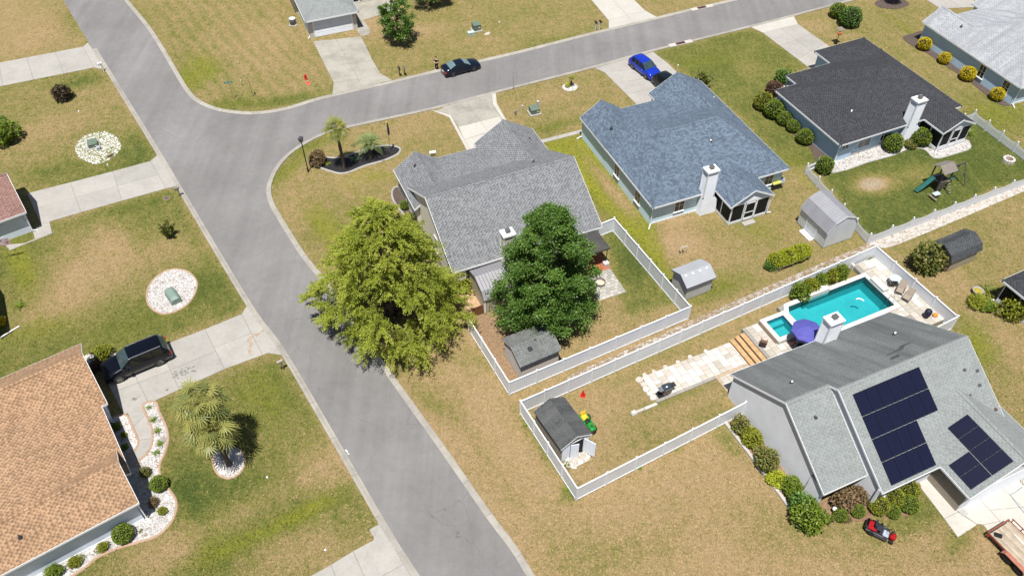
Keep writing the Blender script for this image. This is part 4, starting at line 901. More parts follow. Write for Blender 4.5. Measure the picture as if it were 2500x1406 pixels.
C_.body([(.35, .4), (6.35, .4), (6.35, 9.2), (14.6, 9.2), (14.6, 18.6), (0, 18.6), (0, 7), (.35, 7)]); C_.finish()
d = MB(); d.box(.98, .36, .02, 5.72, .40, 2.1); gd = C_.part('garage_door', d, M_TRIM)
for k in range(4): MB().box(1.02, .335, .05 + k * .515, 5.68, .358, .54 + k * .515).build('door_panel', M_SD_WHITE, gd, uv=True)
C_.part('door_trim', MB().box(.86, .33, 0, .97, .39, 2.2).box(5.73, .33, 0, 5.84, .39, 2.2).box(.86, .33, 2.2, 5.84, .39, 2.32), M_TRIM); C_.part('side_wall_panel', MB().box(.31, .42, 0, .34, 7, 2.45), M_SD_TAN, uv=True)
C_.part('porch_post', MB().box(8.2, 6.85, 0, 8.34, 6.99, 2.45), M_TRIM); C_.part('porch_post', MB().box(12.2, 6.85, 0, 12.34, 6.99, 2.45), M_TRIM); C_.window(10.5, 9.2, -90, 1.6, 1.9, .2, 2, 1); C_.window(12.9, 9.2, -90, 1.2, 1.5, .6); C_.part('porch_floor', MB().box(6.4, 6.7, 0, 14.5, 9.19, .1), M_CONC_OLD)
C_.part('wall_lamp', MB().cbox((.62, .34, 1.75), (.12, .1, .2)), M_STEEL); C_.part('wall_lamp', MB().cbox((6.1, .34, 1.75), (.12, .1, .2)), M_STEEL); C_.downspout(.32, .5, -.3, -.2)
# ---- corner of a screened house at the right edge
I_ = House('screened_porch_house', 'house with dark shingle roof and screened porch at the right edge', (2447, 683), 2.5, 26, M_SH_GREY if False else M_SH_CHAR, M_SD_TAN)
I_.plane((0, 0, 2.5), (0, -9, 2.5), (5, -4, 4.6), (5, -.2, 4.6)) if False else None
hip_pts = ((0, -9, 2.5), (14, -9, 2.5), (14, 0, 2.5), (0, 0, 2.5)); ia, ib = (4.5, -4.5, 4.7), (9.5, -4.5, 4.7)
I_.plane(hip_pts[0], hip_pts[1], ib, ia); I_.plane(hip_pts[1], hip_pts[2], ib); I_.plane(hip_pts[2], hip_pts[3], ia, ib); I_.plane(hip_pts[3], hip_pts[0], ia); I_.caps += [(hip_pts[3], ia), (ia, ib)]
I_.body([(3.4, -8.7), (13.6, -8.7), (13.6, -.35), (3.4, -.35)]); I_.finish()
I_.screen_wall((.35, -.35), (.35, -8.6), .45, 2.3, 5); I_.screen_wall((3.4, -.35), (.35, -.35), .45, 2.3, 2); I_.part('porch_floor', MB().box(.3, -8.7, 0, 3.38, -.3, .12), M_FOUND)
I_.part('downspout', MB().tube((.2, -.2, .08), (-1.2, -.3, .06), .07, .07, 6), M_TRIM)
# ------------------------------------------------------------------ white vinyl privacy fences
M_VINYL = siding('vinyl_boards', (0.69, 0.71, 0.74), 0.17, 0.5, True, 0.4)
FH = 1.66
def post_mesh(h=FH + 0.08, s=0.125):
    m = MB(); m.box(-s / 2, -s / 2, 0, s / 2, s / 2, h); return m.mesh('post', M_WHITE)
def cap_mesh(s=0.16):
    m = MB(); a = s / 2; m.add([(-a, -a, 0), (a, -a, 0), (a, a, 0), (-a, a, 0), (-a, -a, .03), (a, -a, .03), (a, a, .03), (-a, a, .03), (0, 0, .10)],
        [(3, 2, 1, 0), (0, 1, 5, 4), (1, 2, 6, 5), (2, 3, 7, 6), (3, 0, 4, 7), (4, 5, 8), (5, 6, 8), (6, 7, 8), (7, 4, 8)]); return m.mesh('post_cap', M_WHITE)
POST_ME, CAP_ME = post_mesh(), cap_mesh()
def vinyl_fence(label, pts, counts=None, gates=()):
    root = thing('vinyl_fence', label, 'fence', (pts[0].x, pts[0].y, 0), 0, 'white vinyl privacy fences'); o0 = Vector((pts[0].x, pts[0].y, 0))
    def post(p, ang):
        q = obj('post', POST_ME, root, (p.x - o0.x, p.y - o0.y, 0), ang); obj('post_cap', CAP_ME, q, (0, 0, FH + 0.08))
    for s in range(len(pts) - 1):
        a, b = pts[s], pts[s + 1]; d = b - a; L = d.length; ang = math.atan2(d.y, d.x); n = counts[s] if counts else max(1, round(L / 2.35)); w = L / n
        pm = MB().box(0.06, -0.022, 0.16, w - 0.06, 0.022, FH - 0.10).mesh('panel', M_VINYL, uv=True)
        tm = MB().box(0.06, -0.045, FH - 0.10, w - 0.06, 0.045, FH).mesh('top_rail', M_WHITE); bm = MB().box(0.06, -0.045, 0.04, w - 0.06, 0.045, 0.16).mesh('bottom_rail', M_WHITE)
        for i in range(n):
            p = a + d * (i / n); loc = (p.x - o0.x, p.y - o0.y, R.uniform(-.012, .012))
            post(p, ang)
            g = (s, i) in gates
            q = obj('gate_panel' if g else 'panel', pm, root, loc, ang); obj('top_rail', tm, q); obj('bottom_rail', bm, q)
            if g:
                for z in (0.35, 1.35): MB().box(0.02, -0.07, z, 0.22, -0.03, z + 0.09).build('hinge', M_BLACK, q)
    post(pts[-1], 0)
    return root
T2 = lambda px, z=FH: [Vector(G(a, b, z).xy) for a, b in px]
vinyl_fence('white vinyl fence round the yard of the grey gabled house', T2([(1143, 775), (1243, 933), (1686, 748), (1500, 533), (1462, 548)]), [3, 7, 6, 1])
vinyl_fence('white vinyl fence enclosing the pool and the dark roofed garden shed', T2([(1822, 981), (1410, 1191.5), (1271, 979), (2140, 600), (2339, 772.5), (2262, 812)]), [6, 4, 17, 4, 1], {(0, 4)})

# ------------------------------------------------------------------ scalloped picket fence
def picket_fence(label, pts, counts, h=1.05):
    root = thing('picket_fence', label, 'fence', (pts[0].x, pts[0].y, 0), 0, 'white scalloped picket fences'); o0 = pts[0]
    pm = MB().box(-.065, -.065, 0, .065, .065, h + .22).mesh('post', M_WHITE); cm = MB().ball((0, 0, .06), .085, 10, 6).mesh('post_cap', M_WHITE, smooth=True)
    for s in range(len(pts) - 1):
        a, b = pts[s], pts[s + 1]; d = b - a; L = d.length; ang = math.atan2(d.y, d.x); n = counts[s]; w = L / n
        rm = MB().box(.06, -.02, .22, w - .06, .02, .31).box(.06, -.02, .78, w - .06, .02, .86).mesh('rails', M_WHITE)
        k = max(6, int(w / .135)); m = MB()
        for j in range(k):
            x = .1 + (w - .2) * (j + .5) / k; t = (x / w - .5) * 2; zt = h + .12 * t * t - .10 + .06 * abs(t)
            m.box(x - .038, -.045, .06, x + .038, -.022, zt); m.add([(x - .038, -.045, zt), (x + .038, -.045, zt), (x + .038, -.022, zt), (x - .038, -.022, zt), (x, -.034, zt + .06)], [(0, 1, 4), (1, 2, 4), (2, 3, 4), (3, 0, 4)])
        km = m.mesh('pickets', M_WHITE)
        for i in range(n + (1 if s == len(pts) - 2 else 0)):
            p = a + d * (i / n); loc = (p.x - o0.x, p.y - o0.y, 0)
            q = obj('post', pm, root, loc, ang); obj('post_cap', cm, q, (0, 0, h + .22))
            if i == n: break
            q = obj('rails', rm, root, loc, ang); tag(obj('pickets', km, q), None, None, None, 'stuff')
    return root
picket_fence('white picket fence round the yard with the wooden playset', T2([(2001, 389), (1973, 401), (2127, 572), (2700, 359)], 1.25), [1, 5, 12])
picket_fence('white picket fence running off to the right edge above the fire ring', T2([(2356, 280), (2383, 271), (2560, 404)], 1.25), [1, 5])

# ------------------------------------------------------------------ garden sheds
def ribbed(name, color, rough=0.45, metal=0.3, lap=0.3):
    t = NT(name); uv = t.coord('UV'); sep = t.node('ShaderNodeSeparateXYZ'); t.link(uv, sep.inputs[0])
    f = t.math('FRACT', t.math('DIVIDE', sep.outputs['X'], lap)); t.bump(t.ramp(f, [(0.0, (1,) * 3), (0.12, (0,) * 3), (0.88, (0,) * 3), (1.0, (1,) * 3)]), 0.8, 0.04)
    n = t.noise(t.coord('Object'), 1.2, 4.0); return t.done(t.ramp(n, [(.3, c3(color, .92)), (.7, c3(color, 1.05))]), rough, metal, 0.4)
M_METALROOF = ribbed('metal_roof_grey', (0.30, 0.29, 0.305)); M_METALROOF2 = ribbed('metal_roof_light', (0.33, 0.325, 0.345)); M_RESINROOF = siding('resin_roof', (0.32, 0.33, 0.345), 0.22, 0.8)
M_SHEDROOF = shingles('shed_shingle_dark', (0.066, 0.068, 0.068), 0.85, 1.15, stain=(0.10, 0.10, 0.098)); M_SHEDROOF2 = shingles('shed_shingle_grey', (0.155, 0.16, 0.152), 0.85, 1.12, stain=(0.10, 0.105, 0.10)); M_SHEDROOF3 = shingles('shed_shingle_charcoal', (0.062, 0.066, 0.07), 0.7, 1.25)
M_SW_WHITE = siding('shed_wall_white', (0.60, 0.62, 0.63), 0.30, 0.5, True); M_SW_TAN = siding('shed_wall_tan', (0.46, 0.41, 0.31), 0.30, 0.35, True); M_SW_GREY = siding('shed_wall_grey', (0.47, 0.46, 0.45), 0.45, 0.3, True); M_SW_LAP = siding('shed_wall_lap', (0.40, 0.36, 0.32), 0.16, 1.0); M_SW_TAN2 = siding('shed_wall_sand', (0.36, 0.32, 0.25), 0.3, 0.35, True)
def shed(label, px, z, ang, L, prof, roof_m, wall_m, axis='x', ov=.12, wi=.14, trim=None, wall_prof=None, shift=(0, 0), zbase=.1):
    c = G(px[0], px[1], z); root = thing('garden_shed', label, 'shed', (c.x, c.y, 0), rad(ang), 'garden sheds')
    mk = (lambda s_, t_, z_: (s_ + shift[0], t_ + shift[1], z_)) if axis == 'x' else (lambda s_, t_, z_: (t_ + shift[0], s_ + shift[1], z_))
    r = MB()
    for i in range(len(prof) - 1):
        (a0, z0), (a1, z1) = prof[i], prof[i + 1]
        q = [mk(0, a0, z0), mk(L, a0, z0), mk(L, a1, z1), mk(0, a1, z1)]; nr = (Vector(q[1]) - Vector(q[0])).cross(Vector(q[2]) - Vector(q[0]))
        if nr.z < 0: q = q[::-1]
        r.add(q + [(p[0], p[1], p[2] - .06) for p in q], [(0, 1, 2, 3), (7, 6, 5, 4)] + [(k, 4 + k, 4 + (k + 1) % 4, (k + 1) % 4) for k in range(4)])
    roof = r.build('roof', roof_m, root, uv=True)
    w = wall_prof or ([(prof[0][0] + wi, zbase), (prof[-1][0] - wi, zbase), (prof[-1][0] - wi, prof[-1][1] - .03)] + [(a, b - .09) for a, b in prof[-2:0:-1]] + [(prof[0][0] + wi, prof[0][1] - .03)])
    n = len(w); A = [mk(ov, a, b) for a, b in w]; B = [mk(L - ov, a, b) for a, b in w]
    fl = axis == 'x'
    fs = [tuple(range(n))[::-1 if fl else 1], tuple(range(n, 2 * n))[::1 if fl else -1]] + [((i, (i + 1) % n, n + (i + 1) % n, n + i) if fl else (i, n + i, n + (i + 1) % n, (i + 1) % n)) for i in range(n)]
    MB().add(A + B, fs).build('wall', wall_m, root, uv=True)
    for s_ in (-.012, L - .03):
        t = MB(); e = Vector(mk(.042, 0, 0)) - Vector(mk(0, 0, 0)); k = len(prof)
        up = [Vector(mk(s_, a, b - .01)) for a, b in prof]; dn = [Vector(mk(s_, a, b - .13)) for a, b in prof]
        vs = up + dn + [p + e for p in up] + [p + e for p in dn]; fs = []
        for i in range(k - 1): fs += [(i, i + 1, k + i + 1, k + i), (3 * k + i, 3 * k + i + 1, 2 * k + i + 1, 2 * k + i), (i + 1, i, 2 * k + i, 2 * k + i + 1), (k + i, k + i + 1, 3 * k + i + 1, 3 * k + i)]
        fs += [(0, k, 3 * k, 2 * k), (2 * k - 1, k - 1, 3 * k - 1, 4 * k - 1)]
        t.add(vs, fs).build('trim', trim or M_TRIM, root)
    y0, y1 = prof[0][0] + wi, prof[-1][0] - wi
    MB().box(*(mk(ov + .03, y0 + .03, 0.0)), *(mk(L - ov - .03, y1 - .03, zbase + .01))).build('floor_frame', M_FOUND, root)
    return root, roof
tz = lambda s_, ox, oy: (lambda x, y: (ox + x / s_, oy + y / s_))
t1 = tz(2.93, 1240, 926)
s1, s1r = shed('garden shed with dark gable roof and open double doors', t1(380, 505), 1.9, 30, 3.85, [(0, 1.9), (1.36, 2.62), (2.72, 1.9)], M_SHEDROOF, M_SW_TAN2, axis='y', trim=M_TRIM)
M_DOORW = siding('shed_door_white', (0.62, 0.655, 0.69), 0.16, 0.6)
MB().box(.2, .06, .1, 2.52, .112, 1.86).build('front_wall', M_DOORW, s1, uv=True); MB().box(.85, .045, .12, 2.0, .058, 1.85).build('doorway_shade', mat('interior_shade', (.012, .008, .01), .9), s1)  # flat dark sheet on the wall stands in for the unlit inside
dd = MB().box(0, -.03, 0, .95, .03, 1.72).build('door', M_DOORW, s1, uv=True); dd.location = (2.05, .02, .12); dd.rotation_euler = (0, 0, rad(-62))
dd = MB().box(0, -.03, 0, .62, .03, 1.72).build('door', M_DOORW, s1, uv=True); dd.location = (.86, .0, .12); dd.rotation_euler = (0, 0, rad(-18))
for k in range(7): MB().box(.75, -.85 + k * .12, .05 + k * .008, 2.1, -.745 + k * .12, .08 + k * .008).build('ramp_board', mat('grey_board', (.40, .36, .31), .9, var=.2, scale=4), s1)
s2, s2r = shed('garden shed with grey roof vent and lap siding in the fence corner', (1200 + 555 / 7.81, 790 + 830 / 7.81), 2.0, 27.8, 3.72, [(0, 2.0), (1.62, 2.72), (3.22, 2.05)], M_SHEDROOF2, M_SW_LAP, wi=.22, trim=M_SW_LAP)
MB().bbox((1.35, .95, 2.42), (.36, .36, .14), .05).build('roof_vent', M_PIPE_DK, s2r)
s3, s3r = shed('tan garden shed with grey metal roof between the two trees', (1120 + 430 / 7.03, 600 + 950 / 7.03), 1.75, 24, 3.1, [(0, 1.75), (.55, 2.42), (1.95, 2.85), (3.15, 2.45), (3.7, 1.8)], M_METALROOF, M_SW_TAN, trim=mat('bronze_trim', (.12, .10, .095), .6))
m = MB(); M3 = Matrix.Identity(4); m.box(.95, .10, .1, 1.07, .14, 1.7).box(1.75, .10, .1, 1.87, .14, 1.7).box(.95, .10, 1.6, 1.87, .14, 1.72); m.build('door_frame', M_TRIM, s3); MB().box(1.07, .105, .1, 1.75, .135, 1.6).build('door', M_SW_TAN, s3, uv=True); MB().box(-.06 + .1, .08, .08, .2, .15, 1.74).build('corner_board', M_TRIM, s3)
for k in range(3): MB().box(.95, -.28 - k * .22, 0, 1.85, -.06 - k * .22 if k else .0, .27 - k * .09).build('step', mat('new_timber', (.44, .27, .14), .8, var=.2, scale=5), s3)
s4, s4r = shed('pale grey resin shed beside the corner of the yard fence', (1600 + 680 / 8.79, 600 + 920 / 8.79), 1.85, 26, 3.05, [(0, 1.85), (1.15, 2.5), (2.42, 1.95)], M_RESINROOF, M_SW_GREY, ov=.18, wi=.16, trim=mat('slate_trim', (.075, .085, .12), .5))
for k in range(4): MB().bbox((.42 + k * .72, .93, 2.36), (.2, .2, .045), .015).build('skylight', mat('frosted_panel', (.72, .74, .76), .3), s4r)
MB().box(-.012, -.02, 1.76, 3.06, .0, 1.85).build('eave_trim', MATS['slate_trim'], s4)
s5, s5r = shed('tall white barn shed with grey gambrel roof against the picket fence', (1940 + 700 / 9.375, 460 + 1150 / 9.375), 1.9, 24, 3.95, [(.55, 1.9), (1.2, 2.95), (2.33, 3.45), (3.46, 2.95), (4.1, 1.95)], M_METALROOF2, M_SW_WHITE, axis='y', shift=(0, .36), ov=.06)
MB().box(.665, 1.75, .12, .69, 3.15, 1.75).build('door', M_SW_WHITE, s5, uv=True); MB().box(.64, 1.7, .1, .664, 1.78, 1.8).box(.64, 3.12, .1, .664, 3.2, 1.8).box(.64, 1.78, 1.72, .664, 3.12, 1.8).build('door_frame', M_TRIM, s5); MB().box(.12, 1.7, 0, .62, 3.2, .14).build('ramp', M_TRIM, s5)
s6, s6r = shed('low barn shed with dark shingle gambrel roof behind a shrub', (2230 + 545 / 5.859, 540 + 605 / 5.859), 1.35, 26.5, 3.82, [(0, 1.35), (.32, 2.0), (1.36, 2.45), (2.4, 2.0), (2.75, 1.4)], M_SHEDROOF3, M_SW_TAN2, ov=.3, wi=.12, trim=mat('dark_trim', (.05, .048, .045), .6))
MB().box(-.016, 1.2, 1.98, -.013 + .3, 1.5, 2.2).build('gable_vent', M_BLACK, s6)
for k in range(13): MB().cbox((.42 + k * .235, 1.72, 2.335), (.11, .5, .02), 0, 0, Matrix.Rotation(rad(-23.5), 4, 'X')).build('shingle_patch', M_PATCH, s6r)

# ------------------------------------------------------------------ brown board gate between the fence and the tan shed
a = Vector(G(1152, 776).xy); b = Vector(G(1181, 765).xy); d = b - a; gr = thing('wooden_gate', 'brown stained board gate between the white fence and tan shed', 'gate', (a.x, a.y, 0), math.atan2(d.y, d.x)); n = 8
M_STAIN = mat('stained_wood', (.19, .075, .028), .75, var=.35, scale=5.0)
for k in range(n): MB().box(d.length * k / n + .006, -.015, .06, d.length * (k + 1) / n - .006, .015, 1.15 + R.uniform(-.01, .01)).build('board', M_STAIN, gr)
MB().box(0, .016, .3, d.length, .06, .4).box(0, .016, .85, d.length, .06, .95).build('rail', M_STAIN, gr)

# ------------------------------------------------------------------ pool terrace (its own level frame)
po = G(1600, 989); PA = rad(25); PM = Matrix.Translation((po.x, po.y, 0)) @ Matrix.Rotation(PA, 4, 'Z'); PMi = PM.inverted()
def pl(px, py, z=0.0): p = PMi @ G(px, py, z); return Vector((p.x, p.y))
M_PAVER = [concrete_material('travertine_%s' % k, c, .12) for k, c in (('white', (.56, .53, .48)), ('cream', (.47, .425, .365)), ('sand', (.41, .375, .315)))]
M_BORDER = concrete_material('border_stone', (.30, .28, .245), .2); M_TIMBER = mat('timber_step', (.43, .27, .13), .8, var=.25, scale=3.0, bump=.3)
deck = thing('pool_terrace', 'raised pale travertine terrace round the swimming pool', None, (po.x, po.y, 0), PA, kind='structure')
SPA = [(12.05, .62), (14.68, .62), (14.68, 3.26), (12.05, 3.26)]; WP = [(15.15, .35), (16.0, -.05), (23.95, -.05), (23.95, 3.66), (15.55, 3.66), (15.1, 3.0)]
b0 = MB()
for q in ((10.45, -1.5, 12.05, 3.3), (12.05, -1.5, 14.68, .62), (14.68, -1.5, 15.2, 4.05), (12.05, 3.26, 14.68, 3.32), (15.2, -1.5, 23.95, -.05), (15.2, 3.66, 23.95, 4.05), (23.95, -3.1, 27.35, 5.2)): b0.box(q[0], q[1], -.3, q[2], q[3], DECK_Z - .03)
b0.build('terrace_base', M_BORDER, deck)
PAV_MESH = {}
def paver(parent, x0, y0, x1, y1, z0, z1, name='paver'):
    w, d = round(x1 - x0, 2), round(y1 - y0, 2); k = (w, d, z1 - z0, R.randrange(3))
    if w < .12 or d < .12: return
    if k not in PAV_MESH: PAV_MESH[k] = MB().bbox((0, 0, 0), (w - .02, d - .02, z1 - z0), .012).mesh('paver', R.choices(M_PAVER, (5, 3, 1.4))[0])
    o = obj(name, PAV_MESH[k], parent, ((x0 + x1) / 2, (y0 + y1) / 2, z0 + R.uniform(-.004, .004)))
    o.rotation_euler = (R.uniform(-.006, .006), R.uniform(-.006, .006), R.uniform(-.012, .012))
def pave(parent, X0, Y0, X1, Y1, z0, z1, skip=(), col_w=(.62,), ls=(.42, .62, .62, .84)):
    x = X0; i = 0
    while x < X1 - .05:
        w = min(col_w[i % len(col_w)], X1 - x); y = Y0 - R.choice((0, .1, .21, .31)); i += 1
        while y < Y1 - .05:
            l = R.choice(ls); a, b = max(y, Y0), min(y + l, Y1)
            if Y1 - b < .16: b = Y1; l = Y1 - y
            cx, cy = x + w / 2, (a + b) / 2
            if not any(s[0] < cx < s[2] and s[1] < cy < s[3] for s in skip): paver(parent, x, a, x + w, b, z0, z1)
            y += l
        x += w
pave(deck, 10.75, -1.45, 15.2, 3.25, DECK_Z - .03, DECK_Z + .01, skip=((11.9, .45, 14.85, 3.5),))
pave(deck, 24.42, -3.05, 27.0, 4.2, DECK_Z - .03, DECK_Z + .01); pave(deck, 15.2, -1.45, 24.4, -.5, DECK_Z - .03, DECK_Z + .01); pave(deck, 24.42, 4.2, 27.0, 5.15, DECK_Z - .03, DECK_Z + .005)
for q in ((10.45, -1.5, 10.73, 3.3), (27.02, -3.1, 27.33, 5.2)):
    y = q[1]
    while y < q[3] - .1: e = min(y + .3, q[3]); MB().bbox(((q[0] + q[2]) / 2, (y + e) / 2, DECK_Z - .03), (q[2] - q[0] - .01, e - y - .01, .045), .008).build('border_stone', M_BORDER, deck); y = e
for k in range(3): 
    x = 8.98 + k * .49; st = MB().bbox((x + .25, .72, 0), (.42, 4.4, .14 + k * .13), .015).build('timber_step', M_TIMBER, deck)
    MB().box(x + .03, -1.45, 0, x + .5, 2.9, .05 + k * .13).build('riser', mat('dark_earth', (.07, .055, .04), .95), deck)
# lower patio
pat = thing('patio', 'low patio of cream stone slabs leading to the timber steps', None, (po.x, po.y, 0), PA, kind='structure')
MB().prism([(.25, .12), (.1, 1.0), (.3, 1.9), (.7, 2.6), (8.95, 2.72), (8.95, -1.3), (5.8, -1.3), (5.8, .1)], 0, .05).build('sand_bed', mat('sand_bed', (.36, .28, .20), .95, var=.3, scale=6), pat)
pave(pat, .42, .36, 8.9, 2.75, .03, .10, col_w=(.60, .56, .64)); pave(pat, 6.0, -1.25, 8.9, .06, .03, .10)
for (x, y, r) in ((.12, 2.62, .34), (.2, 2.1, .3), (.14, 1.6, .29), (.22, 1.15, .28), (.2, .68, .27), (.75, 2.86, .22), (1.6, 2.84, .2), (2.7, 2.86, .22), (3.9, 2.84, .18), (5.1, 2.85, .2), (6.6, 2.84, .18)):
    k = 9; P = [Vector((x + r * R.uniform(.8, 1.1) * math.cos(6.283 * j / k), y + r * R.uniform(.8, 1.1) * math.sin(6.283 * j / k))) for j in range(k)]
    MB().prism(P, .0, .078, 0, .015).build('flagstone', R.choice(M_PAVER[:2]), pat)
x = .2
while x < 5.8: e = min(x + R.uniform(.75, 1.05), 5.8); MB().bbox(((x + e) / 2, .22, 0), (e - x - .012, .26, .13), .012).build('border_stone', M_BORDER, pat); x = e
for x0, x1, m_ in ((-1.0, .15, M_PAVER[0]), (-1.75, -1.02, M_PAVER[1])): MB().bbox(((x0 + x1) / 2, .02, 0), (x1 - x0 - .02, .24, .16), .015).build('wall_block', m_, pat)
MB().bbox((-1.98, -.02, 0), (.42, .34, .24), .03).build('wall_block', M_PAVER[0], pat); MB().bbox((-1.98, -.0, .24), (.36, .3, .12), .03).build('wall_block', M_PAVER[0], pat)

# pool and spa
def water_mat(name, tint):
    t = NT(name); t.n.remove(t.b); oc = t.coord('Object')
    tr = t.node('ShaderNodeBsdfTransparent'); tr.inputs[0].default_value = (*tint, 1); gl = t.node('ShaderNodeBsdfGlossy'); gl.inputs['Roughness'].default_value = .03
    fr = t.node('ShaderNodeFresnel'); fr.inputs[0].default_value = 1.33; bp = t.node('ShaderNodeBump'); bp.inputs['Strength'].default_value = .35; bp.inputs['Distance'].default_value = .02
    t.link(t.noise(oc, 5.0, 3.0), bp.inputs['Height'])
    for n in (gl, fr): t.link(bp.outputs[0], n.inputs['Normal'])
    mx = t.node('ShaderNodeMixShader'); t.link(fr.outputs[0], mx.inputs[0]); t.link(tr.outputs[0], mx.inputs[1]); t.link(gl.outputs[0], mx.inputs[2]); t.link(mx.outputs[0], t.out.inputs[0]); MATS[name] = t.mat; return t.mat
M_WATER = water_mat('pool_water', (.36, .80, .83))
def plaster():
    t = NT('pool_plaster'); oc = t.coord('Object'); v = t.node('ShaderNodeTexVoronoi'); v.feature = 'SMOOTH_F1'; v.inputs['Scale'].default_value = 2.4
    w = t.node('ShaderNodeVectorMath'); w.operation = 'ADD'; nz = t.node('ShaderNodeTexNoise'); nz.inputs['Scale'].default_value = 2.0; t.link(oc, nz.inputs['Vector']); t.link(oc, w.inputs[0]); t.link(nz.outputs['Color'], w.inputs[1]); t.link(w.outputs[0], v.inputs['Vector'])
    n = t.noise(oc, .8, 4.0); c = t.ramp(n, [(.3, (.145, .42, .435)), (.7, (.165, .47, .475))]); c = t.mix(t.ramp(v.outputs['Distance'], [(.45, (0, 0, 0)), (.75, (.35,) * 3)]), c, (.24, .55, .54)); return t.done(c, .7)  # paler warped cell net: light ripples painted into the plaster colour
M_PLASTER = plaster(); M_TILE = mat('waterline_tile', (.03, .10, .26), .2, var=.3, scale=14.0); M_COPING = concrete_material('coping_white', (.55, .53, .50), .08)
pool = thing('swimming_pool', 'rectangular turquoise swimming pool with white coping behind the solar house', 'pool', (po.x, po.y, 0), PA)
def basin(parent, P, zw, zb, zc, cop_w, cop_h, tile=.16):
    n = len(P); P = [Vector(p) for p in P]; m = MB(); m.add([(p.x, p.y, zb) for p in P] + [(p.x, p.y, zw - tile) for p in P], [tuple(range(n))] + [(i, n + i, n + (i + 1) % n, (i + 1) % n) for i in range(n)]); m.build('shell', M_PLASTER, parent)
    m = MB(); m.add([(p.x, p.y, zw - tile) for p in P] + [(p.x, p.y, zc) for p in P], [(i, n + i, n + (i + 1) % n, (i + 1) % n) for i in range(n)]); m.build('tile_band', M_TILE, parent)
    MB().sheet(P, zw).build('water', M_WATER, parent)
    O = inset(P, -cop_w); cm = MB(); cm.add([(p.x, p.y, zc + cop_h) for p in P] + [(p.x, p.y, zc + cop_h) for p in O] + [(p.x, p.y, zc - .06) for p in P] + [(p.x, p.y, zc - .5) for p in O], [(i, n + i, n + (i + 1) % n, (i + 1) % n)[::-1] for i in range(n)] + [(i, 2 * n + i, 2 * n + (i + 1) % n, (i + 1) % n)[::-1] for i in range(n)] + [(n + i, 3 * n + i, 3 * n + (i + 1) % n, n + (i + 1) % n) for i in range(n)]); cm.build('coping', M_COPING, parent)
basin(pool, WP, .33, -1.15, DECK_Z, .40, .03)
MB().prism([(15.2, .5), (16.0, .02), (17.4, .02), (17.0, 3.6), (15.6, 3.6), (15.2, 3.0)], -1.14, -.25).build('tanning_shelf', M_PLASTER, pool); MB().box(17.35, .05, -1.13, 17.75, 3.6, -.62).build('entry_step', M_PLASTER, pool)
m = MB()
for dy in (0, .5):
    m.ptube([(23.6, -.25 + dy * .0 + .35 + dy, .2), (23.75, .1 + dy, .9), (24.0, .1 + dy, 1.15), (24.35, .1 + dy, 1.1), (24.5, .1 + dy, .46)], .022, 6)
m.build('ladder_rail', M_STEEL, pool, smooth=True)
wf = MB().bbox((18.9, 3.95, 0), (2.15, .62, .78), .02).build('water_feature', M_COPING, pool); MB().bbox((24.3, 2.3, 0), (.62, 1.7, .78), .02).build('water_feature', M_COPING, pool)
MB().ptube([(22.0, 1.5, .34), (21.9, 1.75, .36), (21.75, 1.9, .37), (21.5, 1.95, .34)], .06, 8).build('cleaner_hose', M_TRIM, pool, smooth=True)
spa = thing('spa', 'raised square spa with broad white coping beside the blue parasol', 'spa', (po.x, po.y, 0), PA)
basin(spa, [(12.5, 1.0), (14.25, 1.0), (14.25, 2.85), (12.5, 2.85)], .70, -.15, .80, .40, .03)
MB().box(12.1, .68, .3, 14.62, .72, .79).box(12.08, .68, .3, 12.12, 3.2, .79).build('veneer', mat('veneer_tan', (.36, .27, .19), .85, var=.3, scale=8), spa); MB().box(12.52, 2.4, -.14, 14.2, 2.83, .3).box(12.52, 1.02, -.14, 12.9, 2.4, .3).build('seat', M_PLASTER, spa)
# planter wall and rough slab in the far corner of the terrace
pw = thing('planter_wall', 'low white stone planter wall in the pool fence corner', 'wall', (po.x, po.y, 0), PA)
for q in ((23.9, 5.6, 26.9, 5.85), (26.75, 3.4, 27.0, 5.6), (23.8, 5.0, 24.05, 5.6)):
    ln = max(q[2] - q[0], q[3] - q[1]); k = max(1, int(ln / .5))
    for i in range(k):
        if q[2] - q[0] > q[3] - q[1]: a, b = q[0] + (q[2] - q[0]) * i / k, q[0] + (q[2] - q[0]) * (i + 1) / k; MB().bbox(((a + b) / 2, (q[1] + q[3]) / 2, 0), (b - a - .012, q[3] - q[1], .62), .02).build('block', M_PAVER[0], pw)
        else: a, b = q[1] + (q[3] - q[1]) * i / k, q[1] + (q[3] - q[1]) * (i + 1) / k; MB().bbox(((q[0] + q[2]) / 2, (a + b) / 2, 0), (q[2] - q[0], b - a - .012, .62), .02).build('block', M_PAVER[0], pw)
def PT(x, y, z=DECK_Z): p = PM @ Vector((x, y, z)); return p
# parasol
uc = PT(*pl(1974, 800, 2.75), DECK_Z); um = thing('parasol', 'violet blue garden parasol between the spa and the chimney', 'parasol', uc, PA + .3)
M_CANVAS = mat('canvas_violet', (.075, .072, .30), .8, var=.12, scale=3.0); n = 8; cv = MB()
rim = [Vector((1.28 * math.cos(6.2832 * i / n), 1.28 * math.sin(6.2832 * i / n), 1.92)) for i in range(n)]; top = Vector((0, 0, 2.5))
for i in range(n):
    a, b = rim[i], rim[(i + 1) % n]; mid = (a + b) / 2 + Vector((0, 0, .04)); ma, mb_ = a.lerp(top, .5) + Vector((0, 0, .05)), b.lerp(top, .5) + Vector((0, 0, .05))
    cv.add([a, mid, b, ma, mb_, top, a - Vector((0, 0, .16)), b - Vector((0, 0, .16)), mid - Vector((0, 0, .16))], [(0, 1, 3), (1, 4, 3), (1, 2, 4), (3, 4, 5), (0, 6, 8, 1), (1, 8, 7, 2)])
